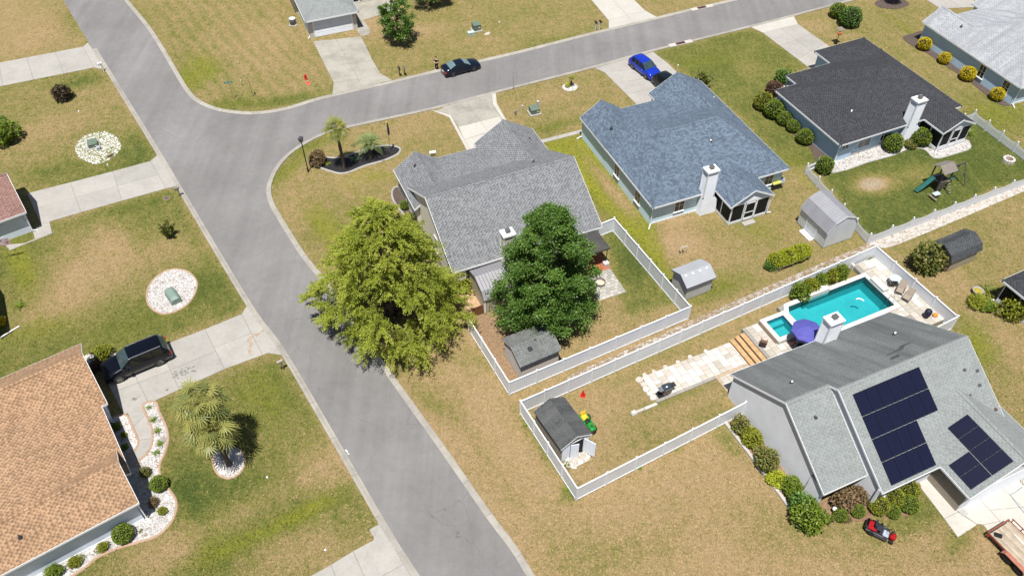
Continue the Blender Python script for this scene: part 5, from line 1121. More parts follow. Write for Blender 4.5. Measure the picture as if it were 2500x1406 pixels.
cv.build('canopy', M_CANVAS, um); MB().tube((0, 0, 0), (0, 0, 2.56), .025, .025, 8).build('pole', M_STEEL, um); MB().lathe([(.3, 0), (.3, .06), (.08, .1), (.05, .3)], n=16).build('base', M_BLACK, um)
for i in range(n): MB().tube(top - Vector((0, 0, .08)), rim[i] - Vector((0, 0, .02)), .012, .01, 5).build('rib', M_STEEL, um)
# loungers, chairs, table, grills
M_TANFAB = mat('tan_sling', (.27, .22, .17), .8, var=.12, scale=8); M_WOODB = mat('brown_wood', (.12, .065, .04), .7, var=.25, scale=6)
def chair(label, loc, rz, fab, fr, recline=25, w=.6, seat=.55, group=None):
    r = thing('patio_chair', label, 'chair', loc, rz, group)
    MB().cbox((0, 0, .36), (w, seat, .05)).build('seat', fab, r)
    T = Matrix.Translation((0, seat / 2, .38)) @ Matrix.Rotation(rad(-recline), 4, 'X'); MB().box(-w / 2, -.02, 0, w / 2, .03, .68, 0, T).build('backrest', fab, r)
    for x in (-w / 2, w / 2):
        for y in (-seat / 2 + .04, seat / 2 - .04): MB().tube((x, y, 0), (x, y, .58 if y < 0 else .4), .02, .02, 6).build('leg', fr, r)
        MB().box(x - .03, -seat / 2, .58, x + .03, seat / 2 + .12, .62).build('armrest', fr, r)
    return r
chair('tan sling chair nearer the house on the pool terrace', PT(*pl(2216, 724, .9)), PA - 1.2, M_TANFAB, M_STEEL, 35, .62, .62, 'tan chairs by the pool fence')
chair('tan sling chair nearer the table on the pool terrace', PT(*pl(2199, 707, .9)), PA - 1.0, M_TANFAB, M_STEEL, 35, .62, .62, 'tan chairs by the pool fence')
chair('small brown wooden chair beside the spa', PT(*pl(1865, 834, .9)), PA + 2.3, M_WOODB, M_WOODB, 25, .5, .5)
tb = thing('patio_table', 'glass patio table with dark legs near the pool fence', 'table', PT(*pl(2186, 681, 1.1)), PA)
MB().lathe([(.52, .70), (.54, .72), (.52, .73)], n=20).build('table_top', mat('glass_top', (.45, .50, .54), .1, spec=.8), tb)
for k in range(4): MB().tube((.38 * math.cos(k * 1.571 + .8), .38 * math.sin(k * 1.571 + .8), 0), (.3 * math.cos(k * 1.571 + .8), .3 * math.sin(k * 1.571 + .8), .7), .02, .02, 6).build('leg', M_BLACK, tb)
chair('dark chair tucked under the glass patio table', PT(*pl(2178, 688, .9)), PA + 2.6, M_BLACK, M_STEEL, 20, .5, .48)
kg = thing('kettle_grill', 'round kettle grill under a navy cover on the terrace', 'grill', PT(*pl(2260, 774, .5)), 0)
MB().lathe([(.18, .05), (.26, .3), (.30, .65), (.28, .85), (.16, .98), (.04, 1.02)], n=16).build('cover', mat('navy_cover', (.012, .014, .035), .6, var=.4, scale=7), kg, smooth=True)
for k in range(3): MB().tube((.28 * math.cos(k * 2.09), .28 * math.sin(k * 2.09), 0), (.2 * math.cos(k * 2.09), .2 * math.sin(k * 2.09), .4), .018, .018, 6).build('leg', M_BLACK, kg)
fl = thing('pool_float', 'orange pool float lying by the pool fence', 'float', PT(*pl(2283, 770, .5)), .4); MB().lathe([(.1, .0), (.2, .05), (.22, .12), (.17, .2), (.05, .2), (.04, .1)], n=14, sx=1.2).build('float', mat('orange_vinyl', (.52, .20, .02), .4, var=.15), fl, smooth=True)
tw = thing('towel_pile', 'pink and orange towel heap in the shade by the parasol', 'towel', PT(*pl(1938, 838, .5)), 0); MB().ball((0, 0, .1), (.26, .2, .16), 10, 6).build('towel', mat('towel_pink', (.50, .17, .11), .95, var=.4, scale=6), tw); MB().ball((.2, .12, .08), (.16, .13, .12), 8, 5).build('towel', mat('towel_white', (.6, .55, .5), .95, var=.3, scale=6), tw)
gp = PM @ Vector((*pl(1627, 944, .9), .1)); gg = thing('gas_grill', 'silver gas grill on black mats on the stone patio', 'grill', gp, PA)
MB().box(-.75, -.42, -.02 + .0, .25, .3, .012).build('mat', M_BLACK, gg); MB().box(.1, .1, 0, .85, .75, .02).build('mat', M_BLACK, gg)
MB().box(-.3, -.25, .08, .42, .22, .72).build('cabinet', mat('grill_body', (.20, .17, .15), .4, .5), gg); MB().lathe([(.27, -.38), (.27, .38)], n=16, M=Matrix.Translation((.06, -.02, .74)) @ Matrix.Rotation(math.pi / 2, 4, 'Y')).build('lid', mat('grill_lid', (.14, .16, .19), .25, .8), gg, smooth=True)
MB().box(-.68, -.22, .74, -.33, .2, .78).build('side_shelf', M_STEEL, gg); MB().box(.45, -.22, .74, .8, .2, .78).build('side_shelf', mat('grill_dark', (.05, .05, .055), .4, .4), gg); MB().tube((-.3, -.33, .8), (.4, -.33, .8), .018, .018, 8).build('lid_handle', M_STEEL, gg)
for x in (-.25, .37):
    for y in (-.2, .18): MB().tube((x, y, 0), (x, y, .1), .05, .05, 8).build('caster', M_BLACK, gg)
# ------------------------------------------------------------------ foliage
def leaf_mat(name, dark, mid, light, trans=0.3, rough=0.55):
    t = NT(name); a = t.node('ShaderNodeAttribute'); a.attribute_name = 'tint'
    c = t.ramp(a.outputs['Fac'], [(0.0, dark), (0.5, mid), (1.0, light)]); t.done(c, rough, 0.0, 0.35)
    tl = t.node('ShaderNodeBsdfTranslucent'); t.link(t.mix(1.0, c, (1.0, 1.05, 0.55), 'MULTIPLY'), tl.inputs[0])
    mx = t.node('ShaderNodeMixShader'); mx.inputs[0].default_value = trans; t.link(t.b.outputs[0], mx.inputs[1]); t.link(tl.outputs[0], mx.inputs[2]); t.link(mx.outputs[0], t.out.inputs[0])
    return t.mat
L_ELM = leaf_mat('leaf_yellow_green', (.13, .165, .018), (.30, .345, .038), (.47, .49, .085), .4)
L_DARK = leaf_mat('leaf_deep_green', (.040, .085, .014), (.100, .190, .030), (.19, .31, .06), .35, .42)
L_SHRUB = leaf_mat('leaf_clipped', (.055, .088, .009), (.135, .195, .016), (.22, .28, .03), .25)
L_OLIVE = leaf_mat('leaf_olive_yellow', (.085, .098, .008), (.195, .212, .014), (.30, .305, .028), .25)
L_YELLOW = leaf_mat('leaf_golden', (.26, .19, .006), (.60, .46, .009), (.74, .60, .02), .25)
L_LIME = leaf_mat('leaf_lime', (.15, .175, .009), (.32, .355, .016), (.44, .46, .03), .3)
L_RED = leaf_mat('leaf_red_brown', (.05, .022, .018), (.11, .05, .034), (.18, .09, .05), .2)
L_AZALEA = leaf_mat('leaf_azalea', (.075, .06, .022), (.19, .13, .06), (.30, .185, .11), .25)
L_MIX = leaf_mat('leaf_mixed', (.045, .06, .012), (.13, .15, .03), (.27, .225, .06), .25)
L_PALM = leaf_mat('leaf_palm', (.075, .105, .018), (.19, .215, .038), (.37, .33, .07), .3, .45)
L_PALM2 = leaf_mat('leaf_palmetto', (.075, .10, .03), (.19, .215, .065), (.38, .35, .10), .3, .45)
L_PINDO = leaf_mat('leaf_pindo', (.085, .13, .045), (.19, .25, .09), (.31, .35, .13), .3, .45)
L_AGAVE = leaf_mat('leaf_agave', (.06, .09, .06), (.16, .22, .15), (.27, .32, .21), .15)
L_PURPLE = leaf_mat('leaf_purple', (.02, .013, .008), (.05, .033, .018), (.09, .065, .03), .15)
M_BARK = mat('bark', (.10, .075, .055), .95, var=.35, scale=6, bump=.6); M_PBARK = mat('palm_bark', (.085, .065, .05), .95, var=.45, scale=9, bump=.8)
L_CORE = mat('shade_core', (.012, .014, .006), .95, var=.3)  # added solid core blocks see-through; inner shade put into its near-black colour
def quads(P, D, L, Wd, up=0.35):
    n = len(P); D = D / (np.linalg.norm(D, axis=1, keepdims=True) + 1e-9)
    nr = NR.normal(size=(n, 3)); nr[:, 2] += up * 3; S = np.cross(D, nr); S /= (np.linalg.norm(S, axis=1, keepdims=True) + 1e-9)
    L = np.broadcast_to(np.asarray(L, float), (n,))[:, None]; Wd = np.broadcast_to(np.asarray(Wd, float), (n,))[:, None]
    V = np.stack([P - D * L * .5, P + S * Wd * .5 - D * L * .05, P + D * L * .5, P - S * Wd * .5 - D * L * .05], 1)
    return V.reshape(-1, 3), np.arange(n * 4).reshape(-1, 4)
def leaf_obj(name, V, F, tint, m, parent, loc=None):
    me = np_mesh(name, V, F, tint); me.materials.append(m); return obj(name, me, parent, loc)
def sphere_dirs(n, zmin=-1.0):
    z = NR.uniform(zmin, 1, n); a = NR.uniform(0, 2 * math.pi, n); r = np.sqrt(1 - z * z); return np.stack([r * np.cos(a), r * np.sin(a), z], 1)
BUSH = {}
def bush_mesh(kind, m):
    """unit shrub meshes (width 1, height 1) that copies share"""
    key = (kind, m.name)
    if key in BUSH: return BUSH[key]
    lumps = sphere_dirs(14); amp = {'ball': .045, 'loose': .22, 'spiky': .1, 'tuft': .0}[kind]
    if kind in ('ball', 'loose'):
        n = 1500 if kind == 'ball' else 1100; d = sphere_dirs(n, -.75)
        k = 1 + amp * (np.exp(-((1 - d @ lumps.T) * 9)).sum(1) - .6) + NR.normal(0, .03 if kind == 'ball' else .09, n)
        if kind == 'loose': k *= NR.choice([1, 1, 1, .8, .62], n)
        P = d * k[:, None] * np.array([.5, .5, .52]); P[:, 2] += .48
        dirs = d * .55 + NR.normal(0, .55, (n, 3)); s = .085 if kind == 'ball' else .135
        V, F = quads(P, dirs, NR.uniform(.7, 1.3, n) * s, NR.uniform(.7, 1.2, n) * s * .62)
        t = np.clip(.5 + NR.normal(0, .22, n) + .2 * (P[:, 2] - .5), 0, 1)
    else:
        nb = 26 if kind == 'spiky' else 34; V = []; t = []
        for i in range(nb):
            a = NR.uniform(0, 6.283); el = NR.uniform(.5, 1.4) if kind == 'spiky' else NR.uniform(.35, 1.3); L = NR.uniform(.6, 1.0) * (.75 if kind == 'tuft' else .95)
            d = np.array([math.cos(a) * math.cos(el), math.sin(a) * math.cos(el), math.sin(el)])
            if kind == 'tuft':
                s = np.array([-math.sin(a), math.cos(a), 0]) * .035; p0 = d * .03; p1 = d * L * .55; p2 = d * L * .9 + np.array([math.cos(a), math.sin(a), -1.0]) * .12
                V += [p0 - s * .6, p0 + s * .6, p1 + s, p1 - s, p1 - s, p1 + s, p2 + s * .2, p2 - s * .2]; t += [NR.uniform(.2, .9)] * 8
            else:
                m_ = 24; u = NR.uniform(.25, 1, m_); P = d[None] * (u * L)[:, None] * np.array([.55, .55, .95]) + NR.normal(0, .028, (m_, 3)); q, _ = quads(P, d[None] + NR.normal(0, .5, (m_, 3)), .11, .05); V += list(q); t += list(np.repeat(np.clip(.45 + NR.normal(0, .2, m_), 0, 1), 4))
        V = np.array(V); F = np.arange(len(V)).reshape(-1, 4)
        me = np_mesh('foliage', V, F, np.array(t)); me.materials.append(m); BUSH[key] = (me, None); return BUSH[key]
    me = np_mesh('foliage', V, F, np.repeat(t, 4)); me.materials.append(m)
    c = MB().ball((0, 0, .47), (.43, .43, .44) if kind == 'ball' else (.30, .30, .32), 12, 8).mesh('shade_core', L_CORE)
    BUSH[key] = (me, c); return BUSH[key]
def px_scale(px, py, z=0.0): p = G(px, py, z); return FPX / (p.y * math.cos(PITCH) + (CAM_H - z) * math.sin(PITCH))
def bush(label, px, py, dpx, m, kind='ball', hr=0.9, name='shrub', group=None, cat='shrub', rz=None, ratio=1.0):
    w = dpx / px_scale(px, py, .4); h = w * hr; c = G(px, py, h * .5)
    r = thing(name, label, cat, (c.x, c.y, 0.0), R.uniform(0, 6.28) if rz is None else rz, group)
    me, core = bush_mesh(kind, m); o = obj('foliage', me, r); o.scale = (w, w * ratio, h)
    if core is not None: k = obj('shade_core', core, r); k.scale = (w, w * ratio, h)
    if kind != 'tuft': MB().tube((0, 0, 0), (0, 0, h * .4), w * .045, w * .03, 6).build('stem', M_BARK, r)
    return r
# ---- mulch and gravel beds
def tt(s_, ox, oy, pts): return [(ox + x / s_, oy + y / s_) for x, y in pts]
bed_ground('gravel_bed', 'white gravel bed with curving terracotta edging beside the tan roofed house', [(379, 980), (389, 1004), (406, 1042), (411, 1073), (403, 1103), (391, 1131), (391, 1158), (409, 1189), (428, 1216), (431, 1243), (416, 1277), (386, 1306), (341, 1322), (290, 1337), (239, 1359), (205, 1387), (150, 1420), (60, 1465), (0, 1450), (320, 1262), (262, 1128), (309, 1144), (336, 1127), (358, 1107), (372, 1079), (370, 1045), (356, 1011), (349, 988)], M_GRAVEL, edge=M_EDGE_TERRA, edge_w=.2, pebbles=1800, straight=False)
bed_ground('gravel_bed', 'small white gravel bed between the tan roofed house and its walk', [(262, 1035), (305, 1012), (324, 1042), (338, 1076), (334, 1092), (322, 1106), (291, 1121)], M_GRAVEL, edge=M_EDGE_TERRA, edge_w=.2, pebbles=500)
slab_set('path', 'curved concrete walk through the white gravel bed', [[(311, 1006), (348, 988), (357, 1011), (326, 1042)], [(326, 1042), (357, 1011), (370, 1045), (372, 1070), (339, 1074)], [(339, 1074), (372, 1070), (371, 1082), (358, 1107), (336, 1127), (323, 1104), (336, 1090)], [(323, 1104), (336, 1127), (309, 1146), (292, 1122)]], M_CONC)
bed_ground('gravel_bed', 'white gravel patch by the front corner of the black SUV', [(203, 872), (228, 862), (265, 858), (285, 868), (262, 884), (222, 906)], M_GRAVEL, pebbles=250)
bed_ground('gravel_bed', 'white gravel island under the pair of fan palms', [(522, 1098), (556, 1090), (588, 1100), (598, 1128), (585, 1156), (557, 1168), (530, 1155), (520, 1128)], M_GRAVEL, edge=M_EDGE_TERRA, edge_w=.16, pebbles=500)
bed_ground('gravel_bed', 'oval white gravel bed round the green utility cabinet', [(358, 723), (363, 700), (378, 680), (402, 663), (433, 657), (460, 664), (477, 680), (482, 697), (474, 722), (457, 744), (430, 760), (400, 767), (375, 757), (361, 741)], M_GRAVEL, edge=M_EDGE_TERRA, edge_w=.16, pebbles=900)
bed_ground('gravel_bed', 'weedy white stone circle round the square green utility box', [(184, 362), (195, 340), (220, 328), (262, 322), (288, 340), (295, 360), (280, 382), (255, 397), (232, 402), (205, 392), (188, 378)], gravel_material('gravel_weedy', (.36, .34, .30), (.56, .54, .51), (.16, .17, .05), 9.0, .47), pebbles=700, psize=(.04, .11))
bed_ground('mulch_bed', 'black mulch bed with grey edging under the two palms', [(756, 392), (762, 385), (775, 382), (791, 383), (812, 386), (837, 384), (857, 378), (875, 371), (896, 363.5), (918, 358.5), (942, 356), (960, 357), (974, 361), (977.5, 367), (970, 377), (948, 388), (924, 396), (893, 404.5), (869, 414), (851, 421), (831, 424), (809, 419), (785, 411), (765, 402)], M_MULCH_BLACK, edge=M_EDGE_GREY, edge_w=.22)
bed_ground('mulch_bed', 'dark mulch strip along the side of the grey gabled house', [(958, 465), (972, 456), (1000, 468), (1050, 560), (1100, 660), (1085, 668), (1030, 590), (995, 535), (962, 492)], M_MULCH_BLACK if False else M_MULCH, edge=M_EDGE_GREY, edge_w=.2)
bed_ground('mulch_bed', 'brown mulch strip under the clipped shrubs beside the charcoal roofed house', [(1880, 225), (1905, 215), (1960, 270), (2045, 385), (2025, 412), (1995, 400), (1975, 360), (1925, 320), (1870, 275), (1850, 262)], M_MULCH)
bed_ground('gravel_bed', 'white gravel strip behind the charcoal roofed house', tt(3.906, 1860, 80, [(640, 1330), (720, 1195), (1000, 1120), (1180, 1050), (1350, 1000), (1480, 985), (1560, 1090), (1690, 1110), (1930, 1020), (1985, 1060), (1980, 1110), (1830, 1160), (1680, 1200), (1620, 1180), (1540, 1110), (1400, 1110), (1250, 1170), (1000, 1240), (800, 1310)]), M_GRAVEL, pebbles=900, edge=M_EDGE_GREY, edge_w=.1, edge_h=.05)
bed_ground('mulch_bed', 'brown mulch strip under the golden shrubs', tt(5.406, 2180, 0, [(130, 500), (250, 450), (400, 420), (520, 560), (900, 900), (1300, 1180), (1580, 1360), (1540, 1400), (1380, 1370), (1000, 1080), (700, 880), (400, 680), (230, 600)]), M_MULCH)
bed_ground('mulch_bed', 'raised mulch bed with concrete border along the solar house', [hz(*p) for p in ((70, 720), (160, 640), (620, 1180), (720, 1130), (930, 1120), (920, 1220), (740, 1290), (600, 1300), (560, 1370), (300, 1000))], M_MULCH_RED if False else M_STRAW, straight=True)
bed_ground('mulch_bed', 'reddish mulch under the round shrubs before the solar house', [hz(*p) for p in ((860, 1200), (920, 1150), (1010, 1120), (1130, 1080), (1220, 1060), (1230, 1140), (1180, 1240), (1060, 1270), (960, 1250), (900, 1290), (830, 1280))], M_MULCH_RED, z=.018)
bw = thing('bed_border', 'pale concrete border of the bed along the solar house', 'border', (0, 0, 0)); P = [Vector(G(*hz(*p)).xy) for p in ((75, 712), (330, 1045), (565, 1365))]; q = 0
for a, b in zip(P, P[1:]):
    k = 4; d = (b - a) / k; ang = math.atan2(d.y, d.x)
    for i in range(k): c = a + d * (i + .5); MB().bbox((c.x, c.y, 0), (d.length - .015, .24, .2), .015, ang).build('block', M_CONC_NEW, bw)
bed_ground('gravel_bed', 'round white stone bed with the small yucca', [(1372, 212), (1380, 206), (1394, 204), (1406, 207), (1411, 214), (1404, 221), (1390, 224), (1377, 220)], M_GRAVEL, pebbles=250)
bed_ground('mulch_bed', 'grey mulch circle under the palm at the top edge', [(2135, 8), (2160, -4), (2190, -6), (2216, 6), (2218, 14), (2190, 23), (2150, 20)], M_MULCH)
bed_ground('gravel_path', 'pale stony strip between the two white vinyl fences', [(1500, 868), (1690, 782), (1920, 680), (2130, 592), (2145, 600), (2000, 672), (1800, 764), (1620, 846), (1510, 892), (1440, 915), (1380, 935), (1400, 912)], M_GRAVEL_THIN, pebbles=1300, psize=(.02, .05))
bed_ground('gravel_path', 'white stony path running off along the picket fence', [(2128, 588), (2300, 520), (2500, 445), (2620, 400), (2625, 415), (2500, 468), (2320, 545), (2175, 603), (2140, 600)], gravel_material('gravel_path_white', (.40, .36, .31), (.56, .53, .49), (.30, .23, .16), 13.0, .36), pebbles=900, psize=(.02, .05))
bed_ground('straw_bed', 'strip of bare straw inside the grey house fence', [(1150, 740), (1185, 770), (1290, 800), (1330, 900), (1246, 935), (1150, 790)], M_STRAW, z=.010)
bed_ground('straw_bed', 'bare sandy ground beside the tan garden shed', [(1128, 690), (1160, 690), (1180, 740), (1160, 765), (1145, 760), (1120, 720)], mat('bare_sand', (.40, .26, .155), .95, var=.25, scale=5, bump=.5), z=.011)
bed_ground('rubble', 'stone rubble by the ramp of the open shed', [(1375, 1128), (1400, 1105), (1440, 1112), (1425, 1128), (1400, 1145)], M_GRAVEL_THIN, pebbles=160, psize=(.05, .14))
# ---- shrubs
B = bush
B('dark purple shrub standing alone on the lawn left of the street', 150, 226, 40, L_PURPLE, 'loose', .9)
B('round bright green shrub cut by the left edge', 6, 325, 58, L_SHRUB, 'loose', .9); B('small dark shrub behind the shrub at the left edge', 4, 297, 26, L_DARK, 'loose', .9)
B('spreading green shrub with spiky shoots on the left lawn', 404, 556, 66, L_MIX, 'spiky', .95); B('low fern-like plant by the left edge house', 44, 740, 32, L_SHRUB, 'tuft', .6); B('yellow flowering shrub at the left edge above the tan roof', -2, 784, 24, L_YELLOW, 'loose', .9)
B('light green shrub in front of the black SUV', 247, 861, 38, L_OLIVE, 'loose', .95); B('dark shrub in the shade of the tan roof near the SUV', 232, 893, 30, L_RED, 'loose', .7)
for i, (x, y, d) in enumerate(((361, 993, 17), (372, 1020, 23), (384.5, 1048, 22), (391, 1079, 24), (379.5, 1103, 22))): B('green grass clump in the gravel bed, %s from the driveway' % ('first', 'second', 'third', 'fourth', 'fifth')[i], x, y, d, L_SHRUB, 'tuft', .7, 'grass_clump', 'grass clumps along the curved walk', 'plant')
B('small dark shrub by the end of the curved walk', 354, 1152, 24, L_MIX, 'loose', .9); B('clipped oval green shrub at the narrow waist of the gravel bed', 387, 1180, 42, L_SHRUB, 'ball', .8); B('small bronze green shrub by the tan house corner', 374, 1225, 22, L_AZALEA, 'loose', .9); B('small green shrub near the gravel bed bulge', 396, 1246, 20, L_OLIVE, 'loose', .9)
B('large clipped green shrub against the tan house side wall', 299, 1301, 50, L_SHRUB, 'ball', .8); B('small green shrub left of the large clipped one', 250, 1334, 24, L_OLIVE, 'loose', .9); B('small green shrub second left of the large clipped one', 182, 1370, 28, L_OLIVE, 'loose', .9); B('green shrub at the bottom edge by the tan house', 132, 1395, 34, L_SHRUB, 'loose', .9); B('tiny grey plant in the gravel near the house corner', 342, 1294, 13, L_MIX, 'tuft', .7)
B('small shaded plant by the garage corner of the tan house', 283, 1040, 20, L_SHRUB, 'loose', .8); B('small plant half in shade beside the curved walk', 302, 1061, 14, L_OLIVE, 'loose', .8); B('small shaded plant near the tan house door', 305, 1090, 15, L_SHRUB, 'loose', .8)
B('bronze shrub at the left tip of the black mulch bed', 774, 386, 36, L_AZALEA, 'loose', .95); B('tiny lime plant in the black mulch bed', 800, 396, 14, L_LIME, 'tuft', .7); B('blue green agave between the two palms', 868, 380, 26, L_AGAVE, 'tuft', .9, 'agave', cat='plant')
B('small dark shrub at the front corner of the grey gabled house', 988, 500, 24, L_SHRUB, 'ball', .9); B('brownish round shrub beside the grey gabled house', 1003, 535, 32, L_MIX, 'ball', .9); B('low green shrub behind the grey gabled house near the shed', 1130, 690, 52, L_OLIVE, 'loose', .6)
B('dark green shrub with upright shoots beside the blue roofed house', 1717, 190, 66, L_MIX, 'spiky', .95)
B('dark red shrub at the corner of the charcoal roofed house', 1890, 215, 38, L_RED, 'ball', .85); B('dark loose shrub by the charcoal house entrance', 1915, 188, 34, L_DARK, 'loose', 1.0)
for i, (x, y, d, m_) in enumerate(((1866, 247, 46, L_OLIVE), (1891, 266, 48, L_SHRUB), (1917, 289, 36, L_SHRUB), (1938, 308, 32, L_SHRUB), (1966, 333, 40, L_SHRUB))): B('clipped round shrub, %s of the row beside the charcoal roofed house' % ('first and yellowest', 'second and largest', 'third', 'fourth and smallest', 'fifth and nearest')[i], x, y, d, m_, 'ball', .88, group='clipped row beside the charcoal roofed house')
B('clipped round shrub by the corner of the picket fence', 2014, 402, 42, L_SHRUB, 'ball', .95); B('clipped round shrub under the windows of the charcoal roofed house', 2182, 348, 46, L_SHRUB, 'ball', .9); fb = B('round shrub with white flowers beside the screened porch', 2250, 334, 46, L_SHRUB, 'ball', .9); B('low leafy plant between the white chimney and flowering shrub', 2224, 352, 30, L_MIX, 'loose', .5); B('small palm-like plant at the far side of the screened porch', 2372, 318, 30, L_SHRUB, 'tuft', .9)
n = 70; d = sphere_dirs(n, 0.0); P = d * np.array([.72, .72, .66]); P[:, 2] += .62; V, F = quads(P, NR.normal(size=(n, 3)), .13, .13, .8); leaf_obj('flowers', V, F, np.repeat(NR.uniform(.5, 1, n), 4), leaf_mat('petal_white', (.6, .6, .56), (.7, .7, .68), (.8, .8, .78), .1), fb)
B('round shrub at the far side of the driveway, smaller of the pair', 2047, 26, 38, L_SHRUB, 'ball', .9); B('round shrub at the far side of the driveway, larger of the pair', 2077, 41, 52, L_DARK, 'ball', .85)
for i, (x, y, d) in enumerate(((2258, 107, 32), (2307, 142, 29), (2364, 180, 36), (2436, 230, 33))): B('golden round shrub, %s along the pale roofed house' % ('first from the driveway', 'second', 'third and largest', 'fourth and nearest')[i], x, y, d, L_YELLOW, 'ball', .9, group='golden shrubs by the pale roofed house')
for i, (x, y, d) in enumerate(((1955, 712, 44), (1976, 699, 42), (2001, 684, 38), (2029, 670, 36), (2052, 664, 38))): B('leafy green shrub of the pool hedge, %s from the spa' % ('first', 'second', 'third', 'fourth', 'fifth')[i], x, y, d, L_OLIVE if i % 2 else L_SHRUB, 'loose', 1.0, group='shrubs along the pool')
B('dark spreading shrub before the low barn shed', 2266, 630, 72, L_MIX, 'loose', .85); B('dry twiggy shrub between the barn shed and dark shrub', 2302, 650, 34, L_AZALEA, 'spiky', .9); B('round green shrub at the right edge by the screened porch', 2482, 752, 56, L_OLIVE, 'loose', .95)
B('low yellow green plants round the stone bowl', 2390, 735, 46, L_OLIVE, 'loose', .45, cat='plant'); B('low green plants nearest the porch downspout', 2410, 745, 40, L_SHRUB, 'loose', .45, cat='plant'); B('tall grass plant beyond the stone bowl', 2418, 700, 42, L_PALM, 'tuft', .8, cat='plant')
for lab, x, y, d, m_, k, hr in (('round clipped shrub nearest the dark porch opening of the solar house', 2147, 1233, 48, L_OLIVE, 'ball', .8), ('round clipped shrub second from the porch opening', 2186, 1214, 48, L_OLIVE, 'ball', .8), ('round yellow green shrub touching the solar house wall', 2220, 1194, 50, L_OLIVE, 'ball', .8), ('round green shrub at the lawn side of the clump', 2222, 1229, 46, L_SHRUB, 'ball', .8), ('small round shrub at the front of the clump', 2182, 1248, 34, L_SHRUB, 'ball', .8), ('small green shrub below the red brown azalea', 2096, 1246, 34, L_SHRUB, 'ball', .85), ('small green shrub beside the white globe', 2053, 1256, 34, L_SHRUB, 'ball', .9), ('red brown azalea, larger of the pair by the solar house', 2062, 1222, 54, L_AZALEA, 'loose', .8), ('red brown azalea, smaller of the pair by the solar house', 2098, 1209, 44, L_AZALEA, 'loose', .85), ('tiny reddish plant at the lawn edge of the bed', 2066, 1264, 22, L_AZALEA, 'loose', .8),
        ('loose shrub at the fence end of the long bed', 1808, 1038, 42, L_MIX, 'loose', .8), ('second loose shrub in the long bed from the fence', 1836, 1066, 48, L_OLIVE, 'loose', .8), ('reddish green shrub in the middle of the long bed', 1873, 1122, 56, L_MIX, 'loose', .8), ('low lime plants in the long bed', 1894, 1166, 46, L_LIME, 'loose', .5), ('dark green shrub past the lime plants', 1934, 1187, 46, L_SHRUB, 'loose', .9), ('large dark shrub at the corner of the solar house', 1962, 1232, 58, L_DARK, 'loose', .9), ('large bright green shrub at the end of the long bed', 1979, 1262, 68, L_SHRUB, 'loose', .95), ('sparse shrub between the bright green shrub and white globe', 2024, 1264, 50, L_MIX, 'spiky', .7), ('green shrub peeking out behind the solar house gable', 2484, 1062, 38, L_SHRUB, 'loose', .9), ('small weedy plant under the solar house eave', 2478, 1045, 22, L_MIX, 'tuft', .9)):
    B(lab, x, y, d, m_, k, hr)
B('upright leafy plant in the planter wall corner', 2078, 632, 22, L_SHRUB, 'tuft', 1.3, cat='plant'); B('yellow green grasses in the planter by the pool fence', 2128, 628, 30, L_OLIVE, 'tuft', .8, cat='plant'); B('weeds in the planter bed along the pool fence', 2148, 648, 26, L_OLIVE, 'tuft', .7, cat='plant')
B('green weed at the foot of the street side fence', 1283, 1036, 13, L_SHRUB, 'tuft', .7, cat='plant'); B('green weeds at the fence corner nearest the camera', 1384, 1192, 20, L_SHRUB, 'tuft', .6, cat='plant'); B('green weed under the gate of the white fence', 1561, 1140, 16, L_SHRUB, 'tuft', .6, cat='plant'); B('weed clump beside the open shed ramp', 1384, 1132, 24, L_MIX, 'tuft', .6, cat='plant')
B('small orange plant in the white stone circle', 267, 376, 20, L_AZALEA, 'tuft', .7, cat='plant')
hd = thing('hedge', 'long yellow green hedge with a rail before the white barn shed', 'hedge', (G(1924, 625, .7).x, G(1924, 625, .7).y, 0), rad(26))
for i in range(7):
    x = -1.85 + i * .6; me, core = bush_mesh('loose' if i == 0 else 'ball', L_LIME if i else L_DARK); s_ = 1.0 if i == 0 else 1.45 + .12 * (i % 2); o = obj('foliage', me, hd, (x, R.uniform(-.08, .08), 0), i * 1.3); o.scale = (s_, s_, s_ * .86); k = obj('shade_core', core, hd, (x, 0, 0)); k.scale = o.scale
MB().tube((-1.9, -.85, .55), (1.9, -.8, .55), .025, .025, 6).tube((-1.9, -.85, 0), (-1.9, -.85, .6), .03, .03, 6).tube((1.9, -.8, 0), (1.9, -.8, .6), .03, .03, 6).tube((0, -.83, 0), (0, -.83, .56), .03, .03, 6).build('rail', M_STEEL, hd)

